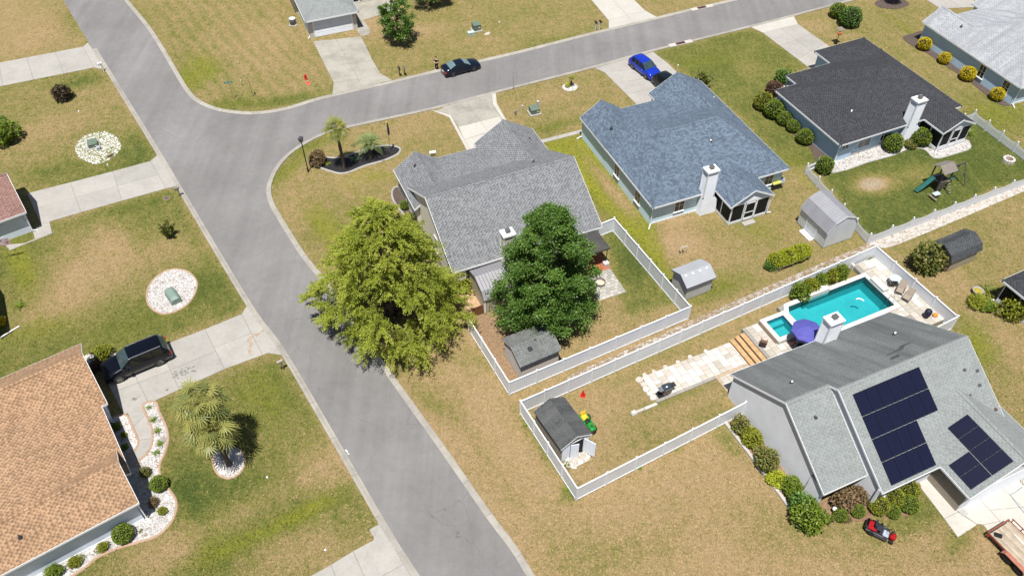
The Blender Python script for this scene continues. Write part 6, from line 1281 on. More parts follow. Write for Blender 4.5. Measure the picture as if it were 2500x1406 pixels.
# ------------------------------------------------------------------ broadleaf trees
def tree(label, x, y, H_t, Rm, z0, env, nc, per, cr, leaf, m, trunk_r=.22, droop=.2, twig=None, name='tree', lean=(0, 0), tb=.5, core=.0, up=.5):
    r = thing(name, label, 'tree', (x, y, 0)); T = MB(); P = []; Dd = []; tint = []
    T.ptube([(0, 0, -.1), (0, 0, H_t * .25), (lean[0] * .5, lean[1] * .5, H_t * .55), (lean[0], lean[1], H_t * .93)], [trunk_r * 1.25, trunk_r, trunk_r * .6, .03], 9)
    C = []
    for i in range(nc):
        h = (i + R.random()) / nc; h = h ** 1.25; a = i * 2.39996 + R.uniform(-.5, .5); e = env(h) * Rm; rr = e * math.sqrt(R.uniform(.22, 1.0)) * R.uniform(.86, 1.08)
        C.append((rr * math.cos(a) + lean[0] * h, rr * math.sin(a) + lean[1] * h, z0 + (H_t - z0) * h + R.uniform(-.3, .3), a, h, rr / (e + 1e-6)))
    for k, (cx, cy, cz, a, h, fr) in enumerate(C):
        if k % 3 == 0:
            zb = max(.6, cz - .55 * math.hypot(cx, cy)); t = zb / H_t; bx, by = lean[0] * t, lean[1] * t
            T.ptube([(bx, by, zb), (cx * .55, cy * .55, zb + (cz - zb) * .65), (cx, cy, cz)], [.055 + .06 * (1 - h), .04, .015], 5)
        n = int(per * R.uniform(.7, 1.25)); s = cr * R.uniform(.75, 1.25) * (1 - .35 * h); base = .5 + R.gauss(0, .13)
        if twig:
            nt = 7; out = np.array([math.cos(a), math.sin(a), .1])
            for j in range(nt):
                d = out * R.uniform(.3, 1.2) + NR.normal(0, .55, 3); d[2] = d[2] * .5 + R.uniform(-.15, .35); d /= np.linalg.norm(d); L = s * R.uniform(.8, 1.7); u = NR.uniform(0, 1, n // nt + 1)
                p = np.array([cx, cy, cz]) + d[None] * (u * L)[:, None] + NR.normal(0, .09, (len(u), 3)) * (s / 1.0); p[:, 2] -= droop * (u ** 2) * L
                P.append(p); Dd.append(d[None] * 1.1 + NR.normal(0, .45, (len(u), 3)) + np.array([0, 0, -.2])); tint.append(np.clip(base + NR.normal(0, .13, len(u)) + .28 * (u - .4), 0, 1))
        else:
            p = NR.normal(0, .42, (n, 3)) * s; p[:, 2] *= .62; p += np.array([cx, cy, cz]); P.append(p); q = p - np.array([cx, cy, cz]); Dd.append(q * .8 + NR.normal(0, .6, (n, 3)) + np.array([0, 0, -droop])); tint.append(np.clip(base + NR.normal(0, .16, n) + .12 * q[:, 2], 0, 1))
    P = np.concatenate(P); Dd = np.concatenate(Dd); tint = np.concatenate(tint); ok = P[:, 2] > .25; P, Dd, tint = P[ok], Dd[ok], tint[ok]; n = len(P)
    V, F = quads(P, Dd, NR.uniform(.75, 1.25, n) * leaf[0], NR.uniform(.75, 1.25, n) * leaf[1], up)
    T.build('trunk', M_BARK, r, smooth=True); leaf_obj('crown', V, F, np.repeat(tint, 4), m, r); return r
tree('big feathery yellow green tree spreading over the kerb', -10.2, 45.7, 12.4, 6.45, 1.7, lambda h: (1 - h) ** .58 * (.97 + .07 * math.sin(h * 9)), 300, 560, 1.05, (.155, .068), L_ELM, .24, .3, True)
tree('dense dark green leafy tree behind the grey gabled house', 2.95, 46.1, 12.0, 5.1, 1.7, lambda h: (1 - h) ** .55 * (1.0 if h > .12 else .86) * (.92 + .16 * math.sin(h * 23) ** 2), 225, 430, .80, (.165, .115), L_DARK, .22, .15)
b = G(973, 101); tree('young dark green tree beside the porch path at the top', b.x, b.y, 5.6, 2.35, 1.2, lambda h: math.sin(math.pi * min(1, .22 + h * .72)) ** .7, 60, 130, .7, (.2, .15), L_DARK, .1, .1)
b = G(1052, 14); tree('dark green tree cut by the top edge', b.x, b.y, 5.4, 2.5, 1.2, lambda h: math.sin(math.pi * min(1, .22 + h * .72)) ** .7, 60, 120, .7, (.2, .15), L_DARK, .1, .1)

# ------------------------------------------------------------------ palms
def fan_frond(a, el, pet, rad_, nb, tint):
    """fan leaf: long petiole, then pointed blades radiating in a tilted, slightly folded fan"""
    d = np.array([math.cos(a) * math.cos(el), math.sin(a) * math.cos(el), math.sin(el)]); s = np.array([-math.sin(a), math.cos(a), 0.0]); u = np.cross(s, d)
    ro = R.uniform(-.55, .55); s = s * math.cos(ro) + u * math.sin(ro); u = np.cross(s, d); e2 = -.35 - R.uniform(0, .4)
    fd = d * math.cos(e2) + u * math.sin(e2) * -1.0; fd = fd / np.linalg.norm(fd)
    if fd[2] > d[2]: fd = d * math.cos(e2) - (fd - d * math.cos(e2))
    fu = np.cross(s, fd); o = d * pet; V = []; T = []
    V += [s * .018, -s * .018, o - s * .014, o + s * .014]; T += [tint * .9] * 4
    for i in range(nb):
        b = (i / (nb - 1) - .5) * 4.4; bd = fd * math.cos(b) + s * math.sin(b) + fu * (.22 * abs(math.sin(b)) - .05); L = rad_ * (1 - .22 * abs(b) / 2.2) * NR.uniform(.8, 1.12); w = rad_ * .052
        side = np.cross(bd, fu); side /= np.linalg.norm(side) + 1e-9; m = o + bd * L * .5; tip = o + bd * L + np.array([0, 0, -.16 * L]); t2 = float(np.clip(tint + NR.normal(0, .1), 0, 1))
        V += [o - side * .008, m - side * w, tip, m + side * w]; T += [t2, t2, min(1, t2 + .25), t2]
    return V, T
def palm(label, base, H_t, nf, pet, fr, m, kind='fan', tr=.16, lean=(0, 0), group=None):
    r = thing('palm_tree', label, 'palm tree', (base[0], base[1], 0), 0, group); V = []; T = []
    for i in range(nf):
        u = (i + .5) / nf; el = 1.4 - 1.75 * u ** .85; a = i * 2.39996 + R.uniform(-.2, .2); ti = float(np.clip(.72 - .35 * u + R.gauss(0, .14), 0, 1))
        if R.random() < .18 and u > .6: ti = .95
        if kind == 'fan': v, t = fan_frond(a, el, pet * R.uniform(.75, 1.15), fr, 14, ti); V += v; T += t
        else:
            d0 = np.array([math.cos(a), math.sin(a), 0.0]); s = np.array([-math.sin(a), math.cos(a), 0.0]); L = fr * R.uniform(.85, 1.1); prev = np.zeros(3); e = max(.2, 1.25 - 1.05 * u); k = 11
            for j in range(1, k + 1):
                tt_ = j / k; p = d0 * (L * (tt_ * math.cos(e) + .12 * tt_ * tt_)) + np.array([0, 0, L * (tt_ * math.sin(e) - .55 * tt_ ** 2.4)])
                V += [prev - s * .012, prev + s * .012, p + s * .01, p - s * .01]; T += [ti * .7] * 4; dr = (p - prev) / np.linalg.norm(p - prev)
                for sg in (-1, 1):
                    for q in (0.25, .75):
                        b0 = prev + (p - prev) * q; ll = .42 * fr * math.sin(math.pi * min(.97, .12 + tt_ * .85)) ** .6 * .75; ld = s * sg * .85 + dr * .6 + np.array([0, 0, .28]); ld /= np.linalg.norm(ld); w = dr * .022; tip = b0 + ld * ll + np.array([0, 0, -.18 * ll]); mid = b0 + ld * ll * .5; V += [b0 - w, mid - w * 1.3, tip, mid + w * 1.3]; T += [ti] * 4
                prev = p
    V = np.array(V); V += np.array([lean[0], lean[1], H_t]); F = np.arange(len(V)).reshape(-1, 4); leaf_obj('crown', V, F, np.array(T), m, r)
    tk = MB(); k = 9; tk.ptube([(lean[0] * (i / k) ** 2, lean[1] * (i / k) ** 2, H_t * i / k) for i in range(k + 1)], [tr * (1.35 if i == 0 else 1.0) + (.02 if i % 2 else 0) + (tr * .45 if i >= k - 1 else 0) for i in range(k + 1)], 10); tk.build('trunk', M_PBARK, r)
    return r
def top_z(bpx, tpy):                                        # height whose projection reaches a row of the photo
    b = G(*bpx); lo = 0.0; hi = 20.0
    for _ in range(40):
        z = (lo + hi) / 2; dd = b.y * math.cos(PITCH) + (CAM_H - z) * math.sin(PITCH); v = (b.y * math.sin(PITCH) - (CAM_H - z) * math.cos(PITCH)) / dd; y_ = 703 - FPX * v
        if y_ > tpy: lo = z
        else: hi = z
    return lo
b = G(560, 1134); palm('fan palm nearer the camera in the white gravel island', b, top_z((560, 1134), 1052), 36, 1.35, .98, L_PALM2, tr=.17, lean=(-.15, .1), group='pair of fan palms')
b = G(548, 1108); palm('taller fan palm behind the other in the gravel island', b, top_z((548, 1108), 985), 34, 1.3, .95, L_PALM2, tr=.17, lean=(-.1, .1), group='pair of fan palms')
b = G(841, 411); palm('fan palm with bare trunk in the black mulch bed', b, top_z((841, 411), 318), 30, .95, .82, L_PALM, tr=.15, lean=(-.15, .0))
b = G(905, 381); palm('feathery pindo palm in the black mulch bed', b, top_z((905, 381), 351), 22, 0, 1.75, L_PINDO, 'feather', tr=.24)
b = G(2178, 9); palm('palm whose spiky shadow shows at the top right edge', b, 2.6, 30, .7, .9, L_PALM, tr=.2)
b = G(1394, 211); y1 = palm('small yucca with a dark stem in the round white bed', b, 1.15, 14, .12, .42, L_PALM, tr=.09); 
b = G(1385, 213); palm('tiny yucca beside the taller one in the white bed', b, .35, 12, .1, .38, L_LIME, tr=.06)
# ------------------------------------------------------------------ vehicles
def paint(name, color, rough=.18, metal=.3):
    t = NT(name); n = t.noise(t.coord('Object'), 2.0, 3.0); c = t.ramp(n, [(.3, c3(color, .9)), (.7, c3(color, 1.1))]); t.b.inputs['Coat Weight'].default_value = 0.35; t.b.inputs['Coat Roughness'].default_value = .05; return t.done(c, rough, metal, .3)
P_BLACK = paint('paint_black', (.004, .005, .009)); P_NAVY = paint('paint_midnight', (.008, .012, .024)); P_BLUE = paint('paint_blue', (.012, .04, .42)); P_DARK = paint('paint_charcoal', (.010, .013, .016))
M_CGLASS = mat('car_glass', (.035, .055, .06), .06, var=.3, scale=2.0, spec=.8); M_CGLASS_L = mat('car_glass_pale', (.12, .18, .185), .08, var=.25, scale=5.0, spec=.8); M_TYRE = mat('tyre', (.014, .014, .015), .85, var=.2); M_RIM = mat('alloy_rim', (.50, .48, .47), .3, .8, var=.15, scale=10); M_LAMP = mat('lamp_clear', (.55, .58, .6), .1, var=.2, scale=9, spec=.8); M_TAIL = mat('lamp_red', (.42, .015, .012), .15, var=.2, spec=.8); M_PLASTIC = mat('black_plastic', (.018, .018, .02), .6, var=.2)
def car(name, label, cat, loc, head, Wd, st, wheels, wr_, pm, zb=.2, ghost=None, rear_glass=None, rails=False, group=None, scale=1.0):
    """st: stations rear to front: x, top z, half width, shoulder z, roof half width, glass flags for the strip to the next station (T top glass, S side glass)"""
    r = thing(name, label, cat, loc, head, group); r.scale = (scale,) * 3
    parts = {'body': MB(), 'windscreen': MB(), 'rear_window': MB(), 'side_window': MB()}
    def sec(s):
        x, zt, w, zs, wr, _ = s; zs = min(zs, zt - .05)
        return [Vector((x, w * .80, zb)), Vector((x, w * .96, zb + .10)), Vector((x, w, (zb + zs) / 2 + .05)), Vector((x, w * .975, zs)), Vector((x, wr, zt - .055)), Vector((x, wr * .78, zt - .012)), Vector((x, 0, zt))]
    S = [sec(s) for s in st]; mirror = lambda v: Vector((v.x, -v.y, v.z))
    for i in range(len(st) - 1):
        fl = st[i][5]
        for j in range(6):
            q = [S[i][j], S[i + 1][j], S[i + 1][j + 1], S[i][j + 1]]; k = 'body'
            if 'S' in fl and j == 3: k = 'side_window'
            if 'T' in fl and j >= 4: k = 'windscreen' if st[i][0] > 0 else 'rear_window'
            if k == 'side_window':
                c = sum(q, Vector()) / 4; parts['body'].add(q, [(0, 1, 2, 3)]); parts['body'].add([mirror(v) for v in q], [(3, 2, 1, 0)]); q2 = [c + (v - c) * .9 + Vector((0, .012, .004)) for v in q]
                parts[k].add(q2, [(0, 1, 2, 3)]); parts[k].add([mirror(v) for v in q2], [(3, 2, 1, 0)]); continue
            parts[k].add(q, [(0, 1, 2, 3)]); parts[k].add([mirror(v) for v in q], [(3, 2, 1, 0)])
    for e, sgn in ((0, 1), (-1, -1)): n = len(S[e]); ring = S[e] + [mirror(v) for v in S[e][-2::-1]]; parts['body'].add(ring, [tuple(range(len(ring)))[::sgn]])
    parts['body'].add([v for s in S for v in (s[0], mirror(s[0]))], [(2 * i, 2 * i + 1, 2 * i + 3, 2 * i + 2) for i in range(len(S) - 1)])
    me = parts['body'].mesh('body', pm, smooth=True); body = obj('body', me, r); md = body.modifiers.new('weld', 'WELD'); md.merge_threshold = .002
    try: me.set_sharp_from_angle(angle=rad(38))
    except Exception: pass
    for k, m_ in (('windscreen', M_CGLASS_L if rear_glass else M_CGLASS), ('rear_window', rear_glass or M_CGLASS)):
        if parts[k].v: parts[k].build(k, m_, r, smooth=True)
    parts['side_window'].build('side_windows', mat('car_glass_dark', (.006, .007, .008), .08, spec=.7), r)
    for x in wheels:
        for sg in (-1, 1):
            T = Matrix.Translation((x, sg * (Wd / 2 - .11), wr_)) @ Matrix.Rotation(math.pi / 2, 4, 'X')
            w = MB().lathe([(wr_ * .66, -.115), (wr_ * .93, -.115), (wr_, -.07), (wr_, .07), (wr_ * .93, .115), (wr_ * .66, .115)], n=24, M=T).build('wheel', M_TYRE, r, smooth=True)
            rm = MB(); rm.lathe([(wr_ * .66, .10), (wr_ * .64, .06), (wr_ * .2, .075), (.02, .08)], n=20, M=Matrix.Translation((x, sg * (Wd / 2 - .11), wr_)) @ Matrix.Rotation(sg * -math.pi / 2, 4, 'X')); rm.build('rim', mat('rim_shadow', (.06, .06, .065), .5, .5), w)
            sp = MB()
            for k in range(5): a = k * 1.2566; T2_ = Matrix.Translation((x, sg * (Wd / 2 - .02), wr_)) @ Matrix.Rotation(a, 4, 'Y'); sp.box(-.045, -.02, .02, .045, .02, wr_ * .63, 0, T2_)
            sp.lathe([(wr_ * .68, -.02), (wr_ * .70, .02), (wr_ * .60, .02)], n=24, M=Matrix.Translation((x, sg * (Wd / 2 - .015), wr_)) @ Matrix.Rotation(sg * -math.pi / 2, 4, 'X')); sp.build('spokes', M_RIM, w)
            arch = MB(); arch.lathe([(wr_ * 1.16, -.03), (wr_ * 1.16, .012), (wr_ * .9, .012)], n=24, M=Matrix.Translation((x, sg * (Wd / 2 - .035), wr_ + .01)) @ Matrix.Rotation(sg * -math.pi / 2, 4, 'X')); arch.build('wheel_arch', M_PLASTIC, r)
    fx = st[-1][0]; rx = st[0][0]; fz = st[-1][1]; rz_ = st[1][1]
    for sg in (-1, 1):
        MB().cbox((fx - .20, sg * Wd * .345, fz - .0), (.24, .24, .10), sg * -.4).build('headlight', M_LAMP, r); MB().cbox((rx + .09, sg * Wd * .41, rz_ - .17), (.24, .26, .17), sg * .25).build('tail_light', M_TAIL, r)
        cb = [s for s in st if 'T' in s[5] and s[0] > 0]; mx = cb[-1][0] if cb else .8
        MB().bbox((mx - .02, sg * (Wd / 2 + .08), st[-3][3] + .0), (.2, .2, .15), .03).build('mirror', pm, r)
        if rails: MB().box(-2.0, sg * .68 - .025, rails, .3, sg * .68 + .025, rails + .045).build('roof_rail', M_STEEL, r)
    MB().box(fx - .05, -Wd * .24, zb + .18, fx + .012, Wd * .24, fz - .06).build('grille', M_PLASTIC, r); MB().cbox((rx - .01, 0, rz_ - .3), (.03, .5, .14)).build('number_plate', M_TRIM, r)
    return r
def wheel_pose(fr, re, Wd, side, wr_=.35, wb=None):
    f = G(*fr, wr_); q = G(*re, wr_); d = (f - q).normalized(); nrm = Vector((-d.y, d.x, 0)) * side; c = (f + q) / 2 + nrm * (Wd / 2); return Vector((c.x, c.y, 0)), math.atan2(d.y, d.x), (f - q).length
SUV = [(-2.52, .62, .90, .55, .84, ''), (-2.50, 1.0, .95, .85, .88, ''), (-2.42, 1.26, .97, 1.12, .84, 'T'), (-2.12, 1.68, .985, 1.13, .74, ''), (-2.0, 1.73, .99, 1.13, .74, 'S'), (-1.25, 1.77, 1.0, 1.13, .745, 'S'), (-.38, 1.78, 1.0, 1.12, .745, 'S'), (.38, 1.75, 1.0, 1.11, .735, 'TS'), (.78, 1.50, 1.0, 1.10, .80, 'TS'), (1.14, 1.21, .99, 1.08, .86, ''), (1.6, 1.17, .985, 1.02, .86, ''), (2.2, 1.07, .95, .93, .80, ''), (2.42, .98, .90, .84, .76, ''), (2.52, .72, .80, .62, .68, '')]
c, hd_, wb = wheel_pose((294, 926), (391.7, 885), 2.0, -1, .37); car('parked_car', 'black SUV with roof rails parked on the left driveway', 'car', c, hd_, 2.0, SUV, (-1.5, 1.52), .38, P_BLACK, .26, rails=1.75, group='parked cars', scale=wb / 3.02)
SUVM = bpy.data.objects[-1] if False else None
SED = [(-2.44, .60, .80, .5, .70, ''), (-2.40, .92, .87, .78, .78, ''), (-2.28, 1.05, .90, .88, .80, ''), (-1.72, 1.12, .915, .93, .78, 'T'), (-1.25, 1.30, .92, .94, .68, 'TS'), (-.92, 1.41, .92, .94, .62, 'S'), (-.45, 1.45, .92, .94, .61, 'S'), (.2, 1.43, .92, .93, .615, 'TS'), (.62, 1.25, .92, .92, .69, 'TS'), (1.02, 1.03, .915, .90, .77, ''), (1.5, .97, .90, .86, .76, ''), (2.05, .87, .86, .77, .70, ''), (2.32, .76, .78, .66, .62, ''), (2.44, .58, .66, .5, .52, '')]
c, hd_, wb = wheel_pose((1158.6, 170), (1107.7, 183.2), 1.84, 1, .34); car('parked_car', 'midnight blue sedan parked at the kerb of the side street', 'car', c, hd_, 1.84, SED, (-1.4, 1.42), .34, P_NAVY, .18, rear_glass=M_CGLASS_L, group='parked cars', scale=wb / 2.82)
CUV = [(-2.2, .62, .84, .52, .78, ''), (-2.17, .95, .89, .82, .82, ''), (-2.08, 1.18, .91, 1.02, .80, 'T'), (-1.75, 1.52, .92, 1.03, .68, ''), (-1.6, 1.58, .92, 1.03, .68, 'S'), (-.95, 1.63, .92, 1.02, .685, 'S'), (-.25, 1.64, .92, 1.0, .685, 'S'), (.3, 1.61, .92, 1.0, .68, 'TS'), (.7, 1.38, .92, .99, .74, 'TS'), (1.05, 1.12, .915, .98, .80, ''), (1.5, 1.06, .90, .92, .78, ''), (1.95, .95, .86, .83, .72, ''), (2.12, .84, .80, .72, .66, ''), (2.2, .62, .70, .54, .58, '')]
c, hd_, wb = wheel_pose((1575, 188.5), (1542.6, 163.3), 1.84, 1, .34); hb = hd_
car('parked_car', 'bright blue compact SUV on the driveway of the blue roofed house', 'car', c, hd_, 1.84, CUV, (-1.3, 1.33), .35, P_BLUE, .2, group='parked cars', scale=wb / 2.63)
q = G(1600.6, 208, .34); d = Vector((math.cos(hb), math.sin(hb), 0)); c = q + d * 1.3 + Vector((-d.y, d.x, 0)) * .92; car('parked_car', 'black hatchback half hidden by the blue garage roof', 'car', (c.x, c.y, 0), hb, 1.84, CUV, (-1.3, 1.33), .35, P_DARK, .2, group='parked cars')
# ---- riding mowers
def mower(label, px, py, head, body_c, seat_c, hood_first, sc=1.0):
    c = G(px, py, .45); r = thing('riding_mower', label, 'mower', (c.x, c.y, 0), head); r.scale = (sc,) * 3; bm_ = paint('mower_%s' % label.split()[0], body_c, .3, 0.0)
    def wheel(x, y, rr, w):
        T = Matrix.Translation((x, y, rr)) @ Matrix.Rotation(math.pi / 2, 4, 'X'); o = MB().lathe([(rr * .5, -w), (rr * .9, -w), (rr, -w * .6), (rr, w * .6), (rr * .9, w), (rr * .5, w)], n=20, M=T).build('wheel', M_TYRE, r, smooth=True); MB().lathe([(rr * .52, -w * .7), (rr * .5, w * .7)], n=16, M=T).build('hub', mat('hub_%s' % ('y' if seat_c[0] > .3 else 'w'), (.55, .4, .03) if seat_c[0] > .3 else (.6, .6, .6), .5), o)
    if hood_first:
        for y in (-.36, .36): wheel(.62, y, .19, .09); wheel(-.48, y * 1.12, .27, .13)
        MB().bbox((.55, 0, .3), (.85, .52, .42), .12).build('hood', bm_, r); MB().bbox((.98, 0, .28), (.16, .46, .3), .06).build('bumper', M_PLASTIC, r); MB().cbox((.62, 0, .725), (.2, .16, .02)).build('hood_vent', M_PLASTIC, r)
        MB().bbox((-.55, 0, .32), (.75, .86, .26), .08).build('fender', bm_, r); MB().bbox((0, 0, .2), (1.5, .95, .12), .05).build('mower_deck', bm_, r); MB().bbox((.1, 0, .3), (.22, .4, .5), .05).build('dash', M_PLASTIC, r)
        MB().bbox((-.42, 0, .58), (.46, .5, .12), .05).build('seat', mat('seat_%s' % label.split()[0], seat_c, .6), r); MB().cbox((-.68, 0, .82), (.09, .5, .36), 0, 0, Matrix.Rotation(-.25, 4, 'Y')).build('seat_back', MATS['seat_%s' % label.split()[0]], r); sx = .02
    else:
        for y in (-.42, .42): wheel(.82, y * .86, .16, .075); wheel(-.55, y, .25, .11)
        MB().bbox((-.62, 0, .3), (.78, .72, .38), .14).build('engine_cover', bm_, r); MB().bbox((-.95, 0, .28), (.24, .8, .4), .08).build('rear_guard', M_PLASTIC, r)
        for sg in (-1, 1): MB().bbox((-.35, sg * .40, .3), (1.2, .14, .2), .05).build('fender', mat('grey_plastic', (.10, .095, .11), .5), r)
        MB().bbox((.05, 0, .18), (1.0, 1.05, .13), .06).build('mower_deck', M_PLASTIC, r); MB().bbox((.35, 0, .3), (.4, .5, .1), .04).build('footplate', mat('foot_grey', (.34, .37, .45), .5), r); MB().bbox((.80, 0, .22), (.42, .46, .34), .10).build('nose', bm_, r)
        MB().bbox((-.2, 0, .62), (.44, .5, .12), .05).build('seat', mat('seat_%s' % label.split()[0], seat_c, .5), r); MB().cbox((-.44, 0, .86), (.12, .48, .42), 0, 0, Matrix.Rotation(-.2, 4, 'Y')).build('seat_back', MATS['seat_%s' % label.split()[0]], r); sx = .56; MB().bbox((-.12, .34, .62), (.12, .08, .2), .02).build('lever', M_BLACK, r)
    col_ = MB(); col_.tube((sx + .12, 0, .45), (sx, 0, .92), .025, .025, 8); col_.build('steering_column', M_BLACK, r); tor = MB(); tor.ptube([(sx - .02 + .17 * math.cos(a) * .85, .17 * math.sin(a), .93 + .17 * math.cos(a) * .45) for a in np.linspace(0, 6.2832, 21)], .016, 6); tor.box(sx - .17, -.012, .915, sx + .12, .012, .935); tor.build('steering_wheel', M_BLACK, r); return r
def heading(a, b): p = G(*a, .4); q = G(*b, .4); return math.atan2(q.y - p.y, q.x - p.x)
mower('green riding mower with yellow seat parked against the open shed', 1434, 1030, heading((1420, 1008), (1450, 1048)), (.02, .22, .03), (.62, .42, .03), True, .95)
mower('red riding mower with black seat on the dry lawn', 2152, 1294, heading((2128, 1283), (2175, 1306)), (.30, .008, .01), (.016, .02, .03), False, 1.0)
# ---- flat trailer
ta, tb2, tc = G(2415, 1298, .7), G(2463, 1268, .7), G(2540, 1440, .7); ux = (tb2 - ta).normalized(); uy = Vector((-ux.y, ux.x, 0)) * -1; tr_ = thing('utility_trailer', 'rusty red flat trailer with plank deck at the bottom right', 'trailer', (ta.x, ta.y, 0), math.atan2(uy.y, uy.x))
Wt = (tb2 - ta).length; M_RUST = mat('trailer_red', (.22, .075, .05), .6, .1, var=.35, scale=3.0); M_PLANK = [mat('plank_%d' % i, c_, .9, var=.22, scale=2.5) for i, c_ in enumerate(((.36, .30, .22), (.31, .25, .18), (.39, .33, .25)))]; LT = 5.6; sg = 1
n = 11
for k in range(n): MB().box(.1, Wt * k / n * sg + .004, .60, LT, Wt * (k + 1) / n * sg - .004, .645).build('deck_plank', M_PLANK[k % 3], tr_)
f = MB(); f.box(0, -.06, .5, LT, .0, .66); f.box(0, Wt, .5, LT, Wt + .06, .66); f.box(-.06, -.06, .5, .04, Wt + .06, .70); f.build('frame', M_RUST, tr_)
rl = MB(); yb = Wt + .03; rl.box(.1, yb - .03, .98, LT, yb + .03, 1.04); 
for x in np.arange(.2, LT, .75): rl.box(x - .03, yb - .03, .66, x + .03, yb + .03, .98)
rl.build('side_rail', M_RUST, tr_); rr2 = MB(); rr2.box(-.05, 0, .7, .02, Wt, .76).build('end_rail', M_RUST, tr_)
for x in (1.85, 2.75):
    for y in (-.24, Wt + .24):
        T = Matrix.Translation((x, y, .36)) @ Matrix.Rotation(math.pi / 2, 4, 'X'); w = MB().lathe([(.18, -.1), (.33, -.11), (.37, -.07), (.37, .07), (.33, .11), (.18, .1)], n=22, M=T).build('wheel', M_TYRE, tr_, smooth=True); MB().lathe([(.2, -.06), (.19, .05), (.04, .06)], n=14, M=T).build('hub', M_BLACK, w)
for y0, y1 in ((-.40, -.06), (Wt + .06, Wt + .40)):
    fe = MB(); P_ = [(1.35, .55), (1.6, .78), (3.0, .78), (3.25, .55)]; fe.add([(a, y0, b) for a, b in P_] + [(a, y1, b) for a, b in P_] + [(a, y0, b - .03) for a, b in P_] + [(a, y1, b - .03) for a, b in P_], [(0, 1, 5, 4), (1, 2, 6, 5), (2, 3, 7, 6), (8, 12, 13, 9), (9, 13, 14, 10), (10, 14, 15, 11), (0, 8, 9, 1), (1, 9, 10, 2), (2, 10, 11, 3), (4, 5, 13, 12), (5, 6, 14, 13), (6, 7, 15, 14), (0, 4, 12, 8), (3, 11, 15, 7)]); fe.build('mudguard', mat('mudguard_red', (.34, .13, .085), .6, var=.2), tr_)
MB().cbox((.12, -.09, .42), (.12, .06, .14)).build('tail_light', M_TAIL, tr_); MB().tube((.9, Wt * .72, .67), (4.9, Wt * .6, .67), .025, .025, 6).build('loose_pole', M_TRIM, tr_); MB().bbox((.45, .35, .645), (.5, .3, .14), .04, .7).build('jack', M_BLACK, tr_)

# ------------------------------------------------------------------ street furniture
def at(px, py, z=0.0): p = G(px, py); return (p.x, p.y, z)
def mailbox(label, px, py, rz, m_, twin=None, post=M_TRIM):
    r = thing('mailbox', label, 'mailbox', at(px, py), rz, 'mailboxes at the kerb'); MB().box(-.05, -.05, 0, .05, .05, 1.0).build('post', post, r); MB().box(-.3, -.05, .9, .05, .05, .98).build('arm', post, r)
    b = MB(); pr = [(-.1, 1.0), (.1, 1.0), (.1, 1.16), (.07, 1.22), (0, 1.25), (-.07, 1.22), (-.1, 1.16)]; n = len(pr); b.add([(-.34, a, z) for a, z in pr] + [(.16, a, z) for a, z in pr], [tuple(range(n)), tuple(range(2 * n - 1, n - 1, -1))] + [(i, n + i, n + (i + 1) % n, (i + 1) % n) for i in range(n)]); b.build('box', m_, r); MB().box(-.05, .105, 1.12, .0, .125, 1.3).build('flag', M_TAIL, r); return r
M_MBW = mat('mailbox_white', (.66, .67, .70), .4); M_MBG = mat('mailbox_grey', (.20, .19, .18), .5); M_MBB = mat('mailbox_black', (.02, .025, .03), .4); rL = rad(-145)
mailbox('white mailbox at the end of the top left driveway', 253, 175, rL + math.pi, M_MBW); mailbox('dark mailbox by the driveway of the reddish brown garage', 441, 480, rL + math.pi, M_MBG, post=M_MBG); mailbox('grey brown mailbox below the SUV driveway', 692, 902, rL + math.pi, mat('mailbox_tan', (.33, .29, .25), .6), post=M_MBG)
mailbox('black mailbox, left of the pair opposite the palm bed', 976, 186, rad(110), M_MBB, post=M_MBB); mailbox('grey mailbox, right of the pair opposite the palm bed', 988, 184, rad(110), M_STEEL, post=M_MBB); mailbox('mailbox on a pale post, left of the pair by the bright driveway', 1453, 74, rad(110), M_MBB); mailbox('black mailbox on a pale post, right of the pair by the bright driveway', 1464, 72, rad(110), M_MBB)
lp = thing('street_lamp', 'black lantern street lamp at the road corner by the palm bed', 'street lamp', at(752.7, 420)); MB().ptube([(0, 0, 0), (0, 0, .5), (0, 0, .55), (0, 0, 3.7)], [.09, .085, .055, .05], 10).build('pole', M_BLACK, lp); MB().lathe([(.1, 3.7), (.2, 3.8), (.27, 4.18), (.30, 4.2), (.30, 4.25), (.1, 4.4)], n=4, M=Matrix.Rotation(.6, 4, 'Z')).build('lantern', mat('lantern', (.07, .07, .09), .25, var=.3), lp)
ss = thing('street_sign', 'green street name sign on a grey post in the corner lawn', 'sign', at(570, 243)); MB().tube((0, 0, 0), (0, 0, 2.1), .03, .03, 8).build('post', M_STEEL, ss); M_SGREEN = mat('sign_green', (.02, .22, .16), .4); b1 = MB().cbox((-.06, 0, 2.18), (.92, .025, .2), rad(12)).build('sign_blade', M_SGREEN, ss); b2 = MB().cbox((0, 0, 2.39), (.72, .025, .18), rad(100)).build('sign_blade', M_SGREEN, ss)
MB().box(-.34, -.016, -.018, .26, -.0135, .018, 0, Matrix.Translation((0, 0, 2.18)) @ Matrix.Rotation(rad(12), 4, 'Z')).build('lettering', M_TRIM, b1)
sp = thing('stop_sign', 'stop sign seen edge on beside the street name sign', 'sign', at(617.4, 235.6), rad(-60)); MB().tube((0, 0, 0), (0, 0, 2.35), .028, .028, 8).build('post', M_STEEL, sp)
oc_ = [(.33 * math.cos(rad(22.5 + 45 * k)), .33 * math.sin(rad(22.5 + 45 * k))) for k in range(8)]; pb = MB(); pb.add([(x, -.035, z + 2.05) for x, z in oc_] + [(x, -.028, z + 2.05) for x, z in oc_], [tuple(range(8)), tuple(range(15, 7, -1))] + [(i, 8 + i, 8 + (i + 1) % 8, (i + 1) % 8) for i in range(8)]); plate = pb.build('sign_plate', mat('sign_red', (.5, .01, .015), .4), sp)
